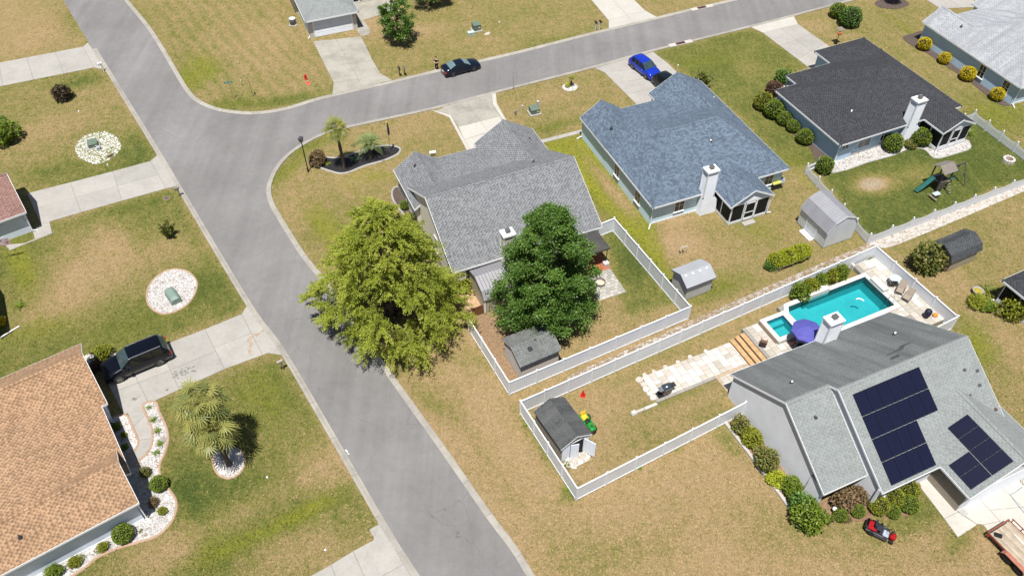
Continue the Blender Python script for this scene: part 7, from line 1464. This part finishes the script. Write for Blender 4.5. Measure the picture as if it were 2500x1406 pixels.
tcu = bpy.data.curves.new('lettering', 'FONT'); tcu.body = 'STOP'; tcu.size = .24; tcu.align_x = 'CENTER'; tcu.align_y = 'CENTER'; tcu.extrude = .001; to = bpy.data.objects.new('lettering', tcu); col.objects.link(to); dg = bpy.context.evaluated_depsgraph_get(); tme = bpy.data.meshes.new_from_object(to.evaluated_get(dg)); bpy.data.objects.remove(to); tme.materials.clear(); tme.materials.append(M_TRIM); tob = obj('lettering', tme, plate, (0, -.038, 2.05)); tob.rotation_euler = (math.pi / 2, 0, 0)
um_ = thing('utility_marker', 'short grey marker post with white cap near the stop sign', 'post', at(591, 209)); MB().tube((0, 0, 0), (0, 0, .62), .04, .04, 8).build('post', M_STEEL, um_); MB().ball((0, 0, .66), .06, 8, 6).build('cap', M_TRIM, um_)
hy = thing('fire_hydrant', 'red fire hydrant on the corner lawn', 'hydrant', at(747, 195)); M_HYD = mat('hydrant_red', (.55, .012, .015), .35, var=.1); MB().lathe([(.17, 0), (.17, .05), (.11, .06), (.11, .48), (.15, .5), (.15, .54), (.12, .62), (.05, .70), (.03, .74)], n=14).build('barrel', M_HYD, hy, smooth=True); 
for a in (0, 2.1, 4.2): T = Matrix.Translation((0, 0, .4)) @ Matrix.Rotation(a, 4, 'Z') @ Matrix.Rotation(math.pi / 2, 4, 'Y'); MB().lathe([(.065, .1), (.065, .2), (.04, .21)], n=10, M=T).build('nozzle', M_HYD, hy)
vc = thing('valve_cover', 'round red valve cover in the grass below the hydrant', 'cover', at(752.5, 204)); MB().lathe([(.30, .0), (.28, .04), (.12, .05)], n=18).build('ring', mat('faded_red', (.50, .10, .08), .7), vc); MB().lathe([(.1, .05), (.1, .07)], n=12).build('lid', M_HYD, vc)
mh = thing('manhole_cover', 'round brown access cover in the lawn by the driveway', 'cover', at(407, 484)); MB().lathe([(.36, 0), (.36, .03), (.28, .035)], n=20).build('ring', mat('cover_ring', (.20, .15, .10), .9), mh); MB().lathe([(.26, .03), (.26, .045)], n=18).build('lid', mat('cover_lid', (.10, .075, .06), .9, var=.3, scale=12), mh)
for lab, x, y in (('white cap in the grass above the stone circle', 193, 274), ('white cap in the grass below the stone circle', 263, 404), ('white cap in the grass right of the fan palms', 653, 1166), ('white cap in the grass near the bottom driveway', 795, 1343), ('white cap in the grass right of the blue car', 1655, 161), ('white cap in the grass by the top utility boxes', 1219, 56), ('white cap in the grass behind the blue roofed house', 1497, 560)):
    o = thing('cleanout_cap', lab, 'cap', at(x, y)); MB().lathe([(.075, 0), (.075, .12), (.06, .15), (.0, .16)], n=10).build('cap', M_TRIM, o)
sh = thing('feeder_pole', 'slim grey pole with a hook at the side street kerb', 'pole', at(1253, 220)); MB().tube((0, 0, 0), (0, 0, 1.9), .028, .022, 8).build('pole', M_STEEL, sh); MB().ptube([(.02, 0, 1.9), (.1, 0, 2.2), (0, 0, 2.36), (-.1, 0, 2.2), (-.03, 0, 2.02)], .018, 6).build('hook', M_STEEL, sh)
fp = thing('flagpole', 'thin flagpole with gold ball and furled dark flag in the mulch bed', 'flagpole', at(953, 369)); MB().tube((0, 0, 0), (0, 0, 3.55), .028, .02, 8).build('pole', M_STEEL, fp); MB().ball((0, 0, 3.62), .1, 10, 7).build('finial', mat('gold', (.62, .42, .12), .3, .3), fp, smooth=True); MB().lathe([(.02, 2.0), (.10, 2.1), (.13, 2.6), (.09, 3.2), (.03, 3.5)], n=7, sy=.6, M=Matrix.Translation((.07, 0, 0))).build('flag', mat('flag_dark', (.03, .02, .06), .8, var=.6, scale=4), fp)
# utility cabinets
M_CAB = mat('cabinet_green', (.115, .155, .115), .5, var=.12, scale=3); M_CAB2 = mat('cabinet_sage', (.175, .235, .20), .5, var=.1, scale=3)
def cabinet(label, px, py, rz, sz, m_, pad=True, slope=.1):
    r = thing('utility_cabinet', label, 'cabinet', at(px, py), rz, 'utility cabinets'); x, y, z = sz; hx, hy = x / 2, y / 2
    if pad: MB().bbox((0, 0, 0), (x + .35, y + .35, .12), .02).build('pad', M_CONC, r)
    z0 = .12 if pad else 0; MB().add([(-hx, -hy, z0), (hx, -hy, z0), (hx, hy, z0), (-hx, hy, z0), (-hx, -hy, z - slope), (hx, -hy, z - slope), (hx, hy, z), (-hx, hy, z)], [(3, 2, 1, 0), (4, 5, 6, 7), (0, 1, 5, 4), (1, 2, 6, 5), (2, 3, 7, 6), (3, 0, 4, 7)]).build('body', m_, r)
    MB().box(-hx - .02, -hy - .025, z - slope - .03, hx + .02, -hy + .0, z - slope + .01).build('lid_lip', m_, r); MB().box(hx * .3, -hy - .012, z * .45, hx * .75, -hy - .002, z * .6).build('warning_label', mat('label_white', (.6, .6, .58), .5), r); MB().cbox((0, -hy - .02, z * .32), (.07, .03, .12)).build('lock', M_STEEL, r); return r
cabinet('green utility cabinet in the weedy white stone circle', 229, 357, rad(25), (.95, .95, .62), M_CAB); cabinet('small grey box beside the cabinet in the stone circle', 242, 366, rad(25), (.32, .4, .4), mat('box_grey', (.32, .35, .37), .5), False, .02)
cabinet('dark green utility cabinet on a pad at the top lawn', 1163, 74, rad(22), (.9, .9, .95), M_CAB); cabinet('low pale green box beside the cabinet on the top lawn', 1150, 86, rad(22), (.85, .5, .45), mat('box_mint', (.40, .50, .45), .5), False, .05); cabinet('olive utility cabinet on the lawn of the blue roofed house', 1304, 276, rad(22), (.95, .9, .75), M_CAB)
cabinet('small grey pedestal behind the olive utility cabinet', 1313, 263, rad(22), (.22, .22, .85), mat('pedestal_grey', (.46, .47, .46), .5), False, .03); cabinet('slim grey pedestal left of the olive utility cabinet', 1275, 269, rad(22), (.16, .16, .6), mat('pedestal_grey', (.46, .47, .46), .5), False, .03); cabinet('short dark pedestal furthest left of the olive cabinet', 1259, 280, rad(22), (.2, .2, .5), M_MBG, False, .03)
sl = thing('stone_slab', 'flat tan slab in the grass by the top utility boxes', 'slab', at(1189, 83), .3); MB().prism([(-.5, -.2), (.1, -.35), (.5, .1), (.35, .32), (-.1, .2)], 0, .06, 0, .02).build('slab', M_PAVER[1], sl)
oc = thing('utility_cabinet', 'rounded sage green cabinet in the oval gravel bed', 'cabinet', at(424, 727), rad(-52), 'utility cabinets'); b = MB(); pr = [(-.42, 0), (-.42, .35), (-.36, .55), (-.2, .66), (.2, .66), (.36, .55), (.42, .35), (.42, 0)]; n = len(pr); b.add([(-.75, a, z) for a, z in pr] + [(.55, a, z) for a, z in pr] + [(.85, a, z * .8) for a, z in pr], [tuple(range(n))[::-1], tuple(range(2 * n, 3 * n))] + [(k * n + i, k * n + i + 1, (k + 1) * n + i + 1, (k + 1) * n + i)[::1] for k in (0, 1) for i in range(n - 1)]); b.build('dome', M_CAB2, oc); MB().box(-.8, -.48, 0, .9, .48, .06).build('base', M_CAB, oc)
# air conditioner, globe, cone, bowl, pots
ac = thing('air_conditioner', 'grey round air conditioner beside the house at the top', 'air conditioner', at(716, 60)); MB().lathe([(.40, .06), (.40, .72), (.36, .76)], n=20).build('casing', mat('ac_grey', (.13, .135, .15), .5, .4, var=.2, scale=20), ac, smooth=True); MB().lathe([(.38, .76), (.42, .80), (.40, .84), (.28, .84)], n=20).build('top_rim', mat('ac_rim', (.5, .5, .52), .4), ac); MB().lathe([(.12, .84), (.1, .88)], n=12).build('fan_cap', M_TRIM, ac); MB().bbox((0, 0, 0), (1.0, 1.0, .06), .01).build('pad', M_CONC, ac)
gl = thing('garden_globe', 'white globe ornament among the shrubs of the solar house', 'ornament', at(2033, 1250)); MB().ball((0, 0, .5), .17, 14, 10).build('globe', M_TRIM, gl, smooth=True); MB().lathe([(.12, 0), (.05, .1), (.07, .35)], n=10).build('stand', M_EDGE_GREY, gl)
cn = thing('traffic_cone', 'red traffic cone near the pool fence', 'cone', at(1423, 965)); M_CONE = mat('cone_red', (.5, .02, .015), .5, var=.15); MB().lathe([(.17, .03), (.16, .06), (.04, .66), (.03, .7)], n=14).build('cone', M_CONE, cn); MB().bbox((0, 0, 0), (.42, .42, .04), .02).build('base', M_CONE, cn)
bo = thing('stone_bowl', 'round stone bowl planter in the low plants by the right edge', 'planter', at(2384, 716)); MB().lathe([(.25, 0), (.45, .3), (.50, .42), (.42, .42), (.38, .34), (.05, .33)], n=20).build('bowl', M_EDGE_GREY, bo, smooth=True); MB().lathe([(.38, .34), (.02, .38)], n=14).build('soil', mat('yellow_moss', (.30, .24, .03), .9, var=.4, scale=9), bo)
def ring_pit(label, px, py, rr, h, n, m_, inner):
    r = thing('fire_pit', label, 'fire pit', at(px, py))
    for k in range(n): a = 6.2832 * k / n; MB().bbox((rr * math.cos(a), rr * math.sin(a), 0), (.24, 6.2832 * rr / n - .02, h), .03, a).build('block', m_, r)
    MB().lathe([(rr - .1, .02), (rr - .12, .07), (.02, .09)], n=18).build('ash', inner, r); return r
ring_pit('white block fire ring in the yard with the playset', 2461, 394, .48, .38, 13, M_PAVER[0], M_MULCH_RED)
fr_ = thing('fire_ring', 'dark metal fire ring with sand on the small stone patio', 'fire ring', at(1465, 692)); MB().lathe([(.48, 0), (.48, .26), (.43, .26), (.43, .04)], n=26).build('ring', mat('ring_rust', (.11, .09, .085), .7), fr_, smooth=True); MB().lathe([(.43, .03), (.02, .1)], n=20).build('sand', mat('pale_sand', (.52, .44, .32), .95), fr_)
# small stone patio and gazebo behind the grey gabled house
sp_ = thing('stone_patio', 'pale grey stone patio under the fire ring', None, kind='structure'); Q = [Vector(G(a, b).xy) for a, b in ((1420, 662), (1482, 646), (1529, 713), (1462, 735))]; nu, nv = 7, 11
MB().sheet(Q, .012).build('joint', M_JOINT, sp_)
for i in range(nv):
    for j in range(nu):
        f = lambda u, v: (Q[0].lerp(Q[1], u)).lerp(Q[3].lerp(Q[2], u), v); o_ = .5 / nu if i % 2 else 0; u0, u1 = max(0, j / nu - o_), min(1, (j + 1) / nu - o_)
        MB().prism(inset([f(u0, (i + 1) / nv), f(u1, (i + 1) / nv), f(u1, i / nv), f(u0, i / nv)], .008), .005, .045 + R.uniform(-.004, .004), 0, .006).build('stone_slab', M_CONC_NEW if R.random() < .6 else M_CONC, sp_)
    if i % 2: MB().prism(inset([f(1 - o_, (i + 1) / nv), f(1, (i + 1) / nv), f(1, i / nv), f(1 - o_, i / nv)], .008), .005, .045, 0, .006).build('stone_slab', M_CONC, sp_)
gz = thing('gazebo', 'dark canvas gazebo with red floor behind the grey gabled house', 'gazebo', tuple(D_.root.location), D_.root.rotation_euler[2]); M_GZ = mat('canvas_dark', (.06, .056, .052), .85, var=.15, scale=2); x0, x1, y0, y1 = 9.9, 13.75, -2.55, .1
b = MB(); tp = ((x0 + x1) / 2, (y0 + y1) / 2, 3.05); cs = [(x0, y0, 2.3), (x1, y0, 2.3), (x1, y1, 2.3), (x0, y1, 2.3)]; b.add(cs + [tp] + [(a, c_, z - .18) for a, c_, z in cs], [(0, 1, 4), (1, 2, 4), (2, 3, 4), (3, 0, 4), (0, 5, 6, 1), (1, 6, 7, 2), (2, 7, 8, 3), (3, 8, 5, 0)]); b.build('canopy', M_GZ, gz)
for x in (x0 + .15, x1 - .15):
    for y in (y0 + .2, y1 - .2): MB().tube((x, y, .05), (x, y, 2.3), .04, .04, 8).build('post', M_BLACK, gz)
MB().box(x0, y0 - .35, 0, x1, y1, .05).build('floor', mat('brick_red', (.36, .10, .045), .85, var=.2, scale=5, bump=.3), gz); MB().bbox((x1 - .18, y0 + .12, .05), (.5, .42, .42), .02).build('footing', mat('footing_white', (.55, .48, .44), .8, var=.2), gz); MB().bbox((x1 - .2, y0 + .2, 2.05), (.55, .2, .12), .03).build('bracket', M_BLACK, gz)
# person by the sedan
def skin_body(name, chain, edges, m_, parent, sub=2):
    me = bpy.data.meshes.new(name); me.from_pydata([c_[0] for c_ in chain], edges, []); o = obj(name, me, parent); md = o.modifiers.new('skin', 'SKIN'); md.use_smooth_shade = True
    for v, c_ in zip(me.skin_vertices[0].data, chain): v.radius = (c_[1], c_[2] if len(c_) > 2 else c_[1]); v.use_root = False
    me.skin_vertices[0].data[0].use_root = True; sd = o.modifiers.new('sub', 'SUBSURF'); sd.levels = sub; sd.render_levels = sub; me.materials.append(m_); return o
pe = thing('person', 'person in black shirt and trousers with white shoes standing by the sedan', 'person', at(1066.5, 171.5), rad(160)); M_SKIN = mat('skin', (.55, .33, .24), .6, var=.08); M_CLOTH = mat('black_cloth', (.010, .010, .013), .9, var=.3)
ch = [((0, 0, .95), .13, .10), ((0, 0, 1.12), .13, .095), ((0, 0, 1.32), .16, .10), ((0, 0, 1.42), .12, .08), ((0, .01, 1.5), .055), ((0, .02, 1.58), .075, .085), ((0, .025, 1.68), .085, .095), ((0, .02, 1.75), .06),
      ((.19, 0, 1.40), .06), ((.25, .03, 1.15), .047), ((.12, .22, 1.10), .036), ((.02, .27, 1.12), .03), ((-.19, 0, 1.40), .06), ((-.25, .03, 1.15), .047), ((-.12, .22, 1.08), .036), ((-.02, .28, 1.09), .03),
      ((.10, 0, .86), .095), ((.11, .02, .48), .065), ((.11, -.01, .08), .045), ((.11, .13, .03), .04), ((-.10, 0, .86), .095), ((-.12, .02, .48), .065), ((-.12, -.01, .08), .045), ((-.12, .13, .03), .04)]
ed = [(0, 1), (1, 2), (2, 3), (3, 4), (4, 5), (5, 6), (6, 7), (3, 8), (8, 9), (9, 10), (10, 11), (3, 12), (12, 13), (13, 14), (14, 15), (0, 16), (16, 17), (17, 18), (18, 19), (0, 20), (20, 21), (21, 22), (22, 23)]
skin_body('body', ch, ed, M_SKIN, pe)
gk = lambda ids, k: [(ch[i][0], *(x + k for x in ch[i][1:])) for i in ids]
skin_body('shirt', gk([0, 1, 2, 3, 8, 9, 12, 13], .022), [(0, 1), (1, 2), (2, 3), (3, 4), (4, 5), (3, 6), (6, 7)], M_CLOTH, pe); skin_body('trousers', gk([0, 16, 17, 18, 20, 21, 22], .022), [(0, 1), (1, 2), (2, 3), (0, 4), (4, 5), (5, 6)], mat('black_trousers', (.012, .011, .014), .9), pe)
for sx in (-.115, .11): MB().bbox((sx, .07, 0), (.11, .28, .1), .03).build('shoe', M_TRIM, pe)
MB().ball((0, .0, 1.715), (.095, .10, .085), 12, 8).build('hair', mat('dark_hair', (.015, .012, .01), .8), pe, smooth=True)
for k in range(4): MB().ptube([(-.02 + k * .018, .28, 1.10), (-.02 + k * .018, .33, 1.09 - .005 * k), (-.015 + k * .018, .345, 1.06)], [.009, .0085, .007], 6).build('finger', M_SKIN, pe)
# feeder with wooden platform, hoops, yellow cart and dish
bf = thing('bird_feeder', 'wooden bird feeder platform with orange box on a dark pole', 'feeder', at(2041, 108), rad(22)); MB().tube((0, 0, 0), (0, 0, 1.75), .04, .035, 8).build('pole', M_BLACK, bf); MB().box(-.35, -.35, 1.95, .45, .45, 2.0).build('platform', mat('grey_wood', (.20, .165, .13), .9, var=.25, scale=5), bf)
for a in (-.3, .4): MB().tube((a, .3, 1.3), (a, .3, 1.95), .02, .02, 5).build('bracket', MATS['grey_wood'], bf)
MB().bbox((-.25, -.3, 1.45), (.42, .34, .3), .03).build('feeder_box', mat('orange_box', (.42, .12, .05), .7, var=.2), bf)
for i, (x, y) in enumerate(((1663, 621), (1671, 620))): o = thing('yard_hoop', ('white yard hoop, left of the pair behind the resin shed', 'white yard hoop, right of the pair behind the resin shed')[i], 'hoop', at(x, y), rad(20)); MB().ptube([(-.2, 0, 0), (-.2, 0, .75), (-.12, 0, .95), (0, 0, 1.02), (.12, 0, .95), (.2, 0, .75), (.2, 0, 0)], .022, 6).build('hoop', M_TRIM, o, smooth=True); MB().cbox((0, .28, .05), (.09, .3, .1)).build('hoop_shadow', M_BLACK, o)  # black bar behind each hoop stands in for its cast shadow
yc = thing('grill_cart', 'yellow green covered cart behind the blue roofed house', 'cart', at(1890, 460), rad(22)); MB().bbox((0, 0, .75), (.95, .65, .14), .04).build('cover', mat('lime_cover', (.46, .44, .10), .6, var=.1), yc); MB().bbox((0, 0, .12), (.8, .5, .62), .03).build('cabinet', M_PLASTIC, yc)
for x in (-.35, .35): MB().tube((x, -.28, .09), (x, .28, .09), .09, .09, 10).build('wheel', M_TYRE, yc)
sd = thing('satellite_dish', 'grey satellite dish on a tripod behind the blue roofed house', 'dish', at(1906, 457), rad(-60)); MB().tube((0, 0, 0), (0, 0, .8), .03, .03, 8).build('mast', M_STEEL, sd); MB().lathe([(.02, 0), (.2, .03), (.36, .1), (.37, .11), (.2, .05)], n=20, M=Matrix.Translation((0, -.08, .85)) @ Matrix.Rotation(rad(55), 4, 'X')).build('dish', mat('dish_grey', (.24, .27, .31), .5), sd, smooth=True)
for a in (0, 2.09, 4.19): MB().tube((0, 0, .5), (.35 * math.cos(a), .35 * math.sin(a), 0), .018, .018, 6).build('leg', M_STEEL, sd)
ws = thing('white_bench', 'white metal plant stand on the lawn before the grey gabled house', 'stand', at(1057, 381), rad(15)); M_ = MB()
for x in (-.3, .3):
    for y in (-.15, .15): MB().tube((x, y, 0), (x, y, .5), .025, .025, 6).build('leg', M_TRIM, ws)
for k in range(3): MB().box(-.34, -.18 + k * .13, .5, .34, -.09 + k * .13, .53).build('slat', M_TRIM, ws)
# ---- wooden playset
pc = G(2284, 458); ps = thing('playset', 'weathered wooden playset with green slide and swings', 'playset', (pc.x, pc.y, 0), rad(24)); M_PW = mat('play_wood', (.085, .072, .06), .9, var=.3, scale=5); M_PROOF = mat('play_roof', (.19, .165, .145), .9, var=.15, scale=4); M_PGREEN = mat('play_green', (.02, .10, .085), .35, var=.2)
for x in (-.6, .6):
    for y in (-.6, .6): MB().box(x - .05, y - .05, 0, x + .05, y + .05, 2.5).build('post', M_PW, ps)
for k in range(8): MB().box(-.65, -.65 + k * .163, 1.2, .65, -.5 + k * .163, 1.24).build('deck_board', M_PW, ps)
for sgn in (-1, 1):
    for k in range(5): y0_, z0_ = sgn * (.02 + k * .165), 3.0 - k * .105; MB().cbox((0, y0_ + sgn * .08, z0_ - .05), (1.75, .19, .025), 0, 0, Matrix.Rotation(-sgn * .565, 4, 'X')).build('roof_board', M_PROOF, ps)
sl_ = MB(); n = 9; pts = [(-.65 - 1.75 * t, .2, 1.22 * (1 - t) ** 1.25 + .18) for t in np.linspace(0, 1, n)]; sl_.add([(x, y + dy, z + dz) for x, y, z in pts for dy, dz in ((-.26, .16), (-.22, 0), (.22, 0), (.26, .16))], [(4 * i + k, 4 * i + k + 1, 4 * i + 5 + k, 4 * i + 4 + k) for i in range(n - 1) for k in range(3)]); sl_.build('slide', M_PGREEN, ps)
MB().box(.6, -.06, 2.22, 2.75, .06, 2.36).build('swing_beam', M_PW, ps)
for y in (-1.0, 1.0): MB().tube((2.65, y * .1, 2.3), (2.75, y * 1.05, 0), .05, .05, 6).build('swing_leg', M_PW, ps)
MB().tube((2.7, -.55, 1.1), (2.7, .55, 1.1), .04, .04, 6).build('cross_brace', M_PW, ps)
for x in (1.2, 1.95):
    s_ = MB().box(x - .22, -.1, .5, x + .22, .1, .54).build('swing_seat', M_PGREEN if x > 1.5 else mat('swing_pale', (.5, .5, .42), .6), ps)
    for a in (-.2, .2): MB().tube((x + a, 0, .54), (x + a, 0, 2.24), .012, .012, 5).build('chain', M_STEEL, s_)
for k in range(5): MB().box(.3, -.75 - k * .16, 1.15 - k * .24, .62, -.65 - k * .16, 1.19 - k * .24).build('ladder_rung', M_PROOF, ps)
MB().box(-1.5, -1.35, .42, -.75, -.85, .47).build('picnic_table', mat('picnic_grey', (.36, .40, .44), .7, var=.2), ps); MB().box(-1.75, -1.75, .22, -1.55, -.75, .27).build('picnic_bench', mat('bench_brown', (.20, .16, .12), .9), ps); MB().box(-1.2, -1.2, 0, -1.05, -1.0, .42).build('picnic_leg', M_PW, ps)
for k in range(6): MB().box(-.65, -.66, .3 + k * .14, .2, -.64, .41 + k * .14).build('wall_board', M_PW, ps)
# ---- flag on the house at the left edge, hose, blocks, road mark
fg = thing('flag', 'striped flag with blue canton hanging at the left edge', 'flag', (G(4, 592, 2.2).x, G(4, 592, 2.2).y, 0), rad(20)); MB().tube((-1.2, .1, 1.6), (.35, .1, 2.75), .02, .015, 6).build('pole', M_TRIM, fg)
for k in range(13):
    z_, m_ = 2.55 - k * .058, (MATS.setdefault('stripe_red', mat('stripe_red', (.38, .03, .05), .8)) if k % 2 == 0 else M_TRIM); V = []
    for i in range(9): t = i / 8; x = (-.55 if k >= 7 else -.15) + (1.15 if k >= 7 else .75) * t; V += [(x, .1 + .05 * math.sin(t * 7 + 1), z_ - .12 * t), (x, .1 + .05 * math.sin(t * 7 + 1), z_ - .056 - .12 * t)]
    MB().add(V, [(2 * i, 2 * i + 1, 2 * i + 3, 2 * i + 2) for i in range(8)]).build('stripe', m_, fg)
MB().add([(-.55, .1, 2.55), (-.15, .12, 2.55), (-.15, .12, 2.15), (-.55, .1, 2.15)], [(0, 3, 2, 1)]).build('canton', mat('canton_blue', (.02, .03, .16), .8), fg)
hs = thing('garden_hose', 'thin blue hose lying on the driveway by the solar garage', 'hose', (0, 0, 0)); MB().ptube([Vector(G(a, b, .06)) for a, b in ((2496, 1188), (2480, 1200), (2466, 1207), (2482, 1228), (2500, 1250), (2520, 1275))], .022, 6).build('hose', mat('hose_blue', (.14, .22, .33), .5), hs, smooth=True)
for i, (x, y) in enumerate(((2494, 1174), (2500, 1180))): o = thing('concrete_block', ('pale hollow concrete block at the right edge by the garage', 'second pale concrete block nearest the right edge')[i], 'block', at(x, y), rad(-35)); MB().bbox((0, 0, 0), (.2, .42, .2), .015).build('block', M_CONC_NEW, o); MB().box(-.05, -.15, .2, .05, -.03, .202).box(-.05, .03, .2, .05, .15, .202).build('cavity_shade', M_JOINT, o)  # dark sheets on the solid block stand in for shaded hollows
dr = thing('drain_cover', 'square pale drain cover on the walk by the solar garage', 'cover', at(2351, 1251), rad(24)); MB().bbox((0, 0, .03), (.5, .5, .03), .01).build('cover', M_EDGE_GREY, dr)
rm_ = MB()
for pts in ([(842, 1098), (846, 1097), (848, 1100), (844, 1101)], [(846, 1100), (848, 1099), (850, 1107), (848, 1108)], [(848, 1105), (853, 1107), (852, 1109), (847, 1108)]): rm_.sheet([G(a, b) for a, b in pts], .0105)
tag(rm_.build('road_mark', M_TRIM), 'small white paint squiggle on the street by the left kerb', None, None, 'stuff')
st_ = MB(); q_ = 0
for (x, y, n_, sx, sy) in ((448, 903, 16, 26, 4), (440, 914, 10, 20, 3), (335, 971, 6, 8, 3), (410, 950, 3, 4, 2), (455, 912, 8, 22, 3)):
    for _ in range(n_):
        t_ = R.uniform(-1, 1); c = G(x + t_ * sx, y - t_ * sx * .42 + R.uniform(-sy, sy)); r_ = R.uniform(.05, .16); k = 8; q_ += 1; st_.sheet([Vector((c.x + r_ * R.uniform(.5, 1.2) * math.cos(6.283 * j / k), c.y + .7 * r_ * R.uniform(.5, 1.2) * math.sin(6.283 * j / k))) for j in range(k)], .0405 + q_ * .0001)
tag(st_.build('oil_stains', mat('oil_stain', (.16, .152, .14), .8, var=.3, scale=6)), 'dark oil stains on the driveway behind the SUV', None, None, 'stuff')
rs = MB()
for i in range(34):
    t_ = i / 33; x, y = (610 + R.uniform(-4, 4), 824 + t_ * 40) if i % 3 else (610 + t_ * 32, 825 - t_ * 17 + R.uniform(-3, 3)); c = G(x, y); r_ = R.uniform(.05, .2); k = 8; rs.sheet([Vector((c.x + r_ * R.uniform(.4, 1.2) * math.cos(6.283 * j / k), c.y + r_ * R.uniform(.4, 1.2) * math.sin(6.283 * j / k))) for j in range(k)], .0405 + i * .0001)
tag(rs.build('rust_stains', mat('rust_stain', (.33, .25, .18), .9, var=.35, scale=5)), 'rusty water stains near the foot of the SUV driveway', None, None, 'stuff')

# ------------------------------------------------------------------ grass tufts standing out of the lawn, ragged along kerbs and edges
def grass_tufts(count):
    n = count * 3; Y = 22 + (112 - 22) * NR.uniform(0, 1, n) ** 1.35; X = NR.uniform(-1, 1, n) * (19 + Y * .60)
    xs, ys, fl = LAWN_F; ix = np.clip(np.searchsorted(xs, X), 0, len(xs) - 1); iy = np.clip(np.searchsorted(ys, Y), 0, len(ys) - 1)
    ok = (X > -60) & (X < 64) & (fl['sand'][iy, ix] < .5)
    for P in EXCL:
        ax = [p[0] for p in P]; ay = [p[1] for p in P]; k = ok & (X > min(ax)) & (X < max(ax)) & (Y > min(ay)) & (Y < max(ay))
        if k.any(): idx = np.nonzero(k)[0]; ok[idx[inside(X[idx], Y[idx], P)]] = False
    li = PMi @ Vector((0, 0, 0)); lx = (X - po.x) * math.cos(PA) + (Y - po.y) * math.sin(PA); ly = -(X - po.x) * math.sin(PA) + (Y - po.y) * math.cos(PA)
    ok &= ~((lx > -2.3) & (lx < 9.0) & (ly > -.3) & (ly < 3.2)); ok &= ~((lx > 8.8) & (lx < 27.7) & (ly > -4) & (ly < 6.2))

    idx = np.nonzero(ok)[0][:count]; X, Y = X[idx], Y[idx]; g = fl['grn'][iy[idx], ix[idx]] + NR.normal(0, .28, len(idx)); n = len(X)
    nb = 4; V = np.zeros((n, nb, 3, 3)); a = NR.uniform(0, 6.283, (n, nb)); h = NR.uniform(.03, .085, (n, nb)) * (1 + .5 * np.clip(g, 0, 1))[:, None]; r = NR.uniform(.02, .10, (n, nb)); w = NR.uniform(.012, .03, (n, nb))
    bx = X[:, None] + NR.normal(0, .035, (n, nb)); by = Y[:, None] + NR.normal(0, .035, (n, nb)); ca, sa = np.cos(a), np.sin(a)
    V[:, :, 0] = np.stack([bx - sa * w, by + ca * w, np.zeros_like(bx)], -1); V[:, :, 1] = np.stack([bx + sa * w, by - ca * w, np.zeros_like(bx)], -1); V[:, :, 2] = np.stack([bx + ca * r, by + sa * r, h], -1)
    me = np_mesh('grass_tufts', V.reshape(-1, 3), np.arange(n * nb * 3).reshape(-1, 3), np.repeat(np.clip(g, 0, 1), nb * 3))
    t = NT('grass_blades'); at = t.node('ShaderNodeAttribute'); at.attribute_name = 'tint'; c = t.ramp(at.outputs['Fac'], [(0.0, (.42, .30, .165)), (.25, (.36, .265, .12)), (.5, (.22, .195, .06)), (.75, (.13, .145, .03)), (1.0, (.07, .10, .02))]); me.materials.append(t.done(c, .9, 0, .15))
    tag(obj('grass_tufts', me, LAWN), None, None, None, 'stuff')
grass_tufts(130000)
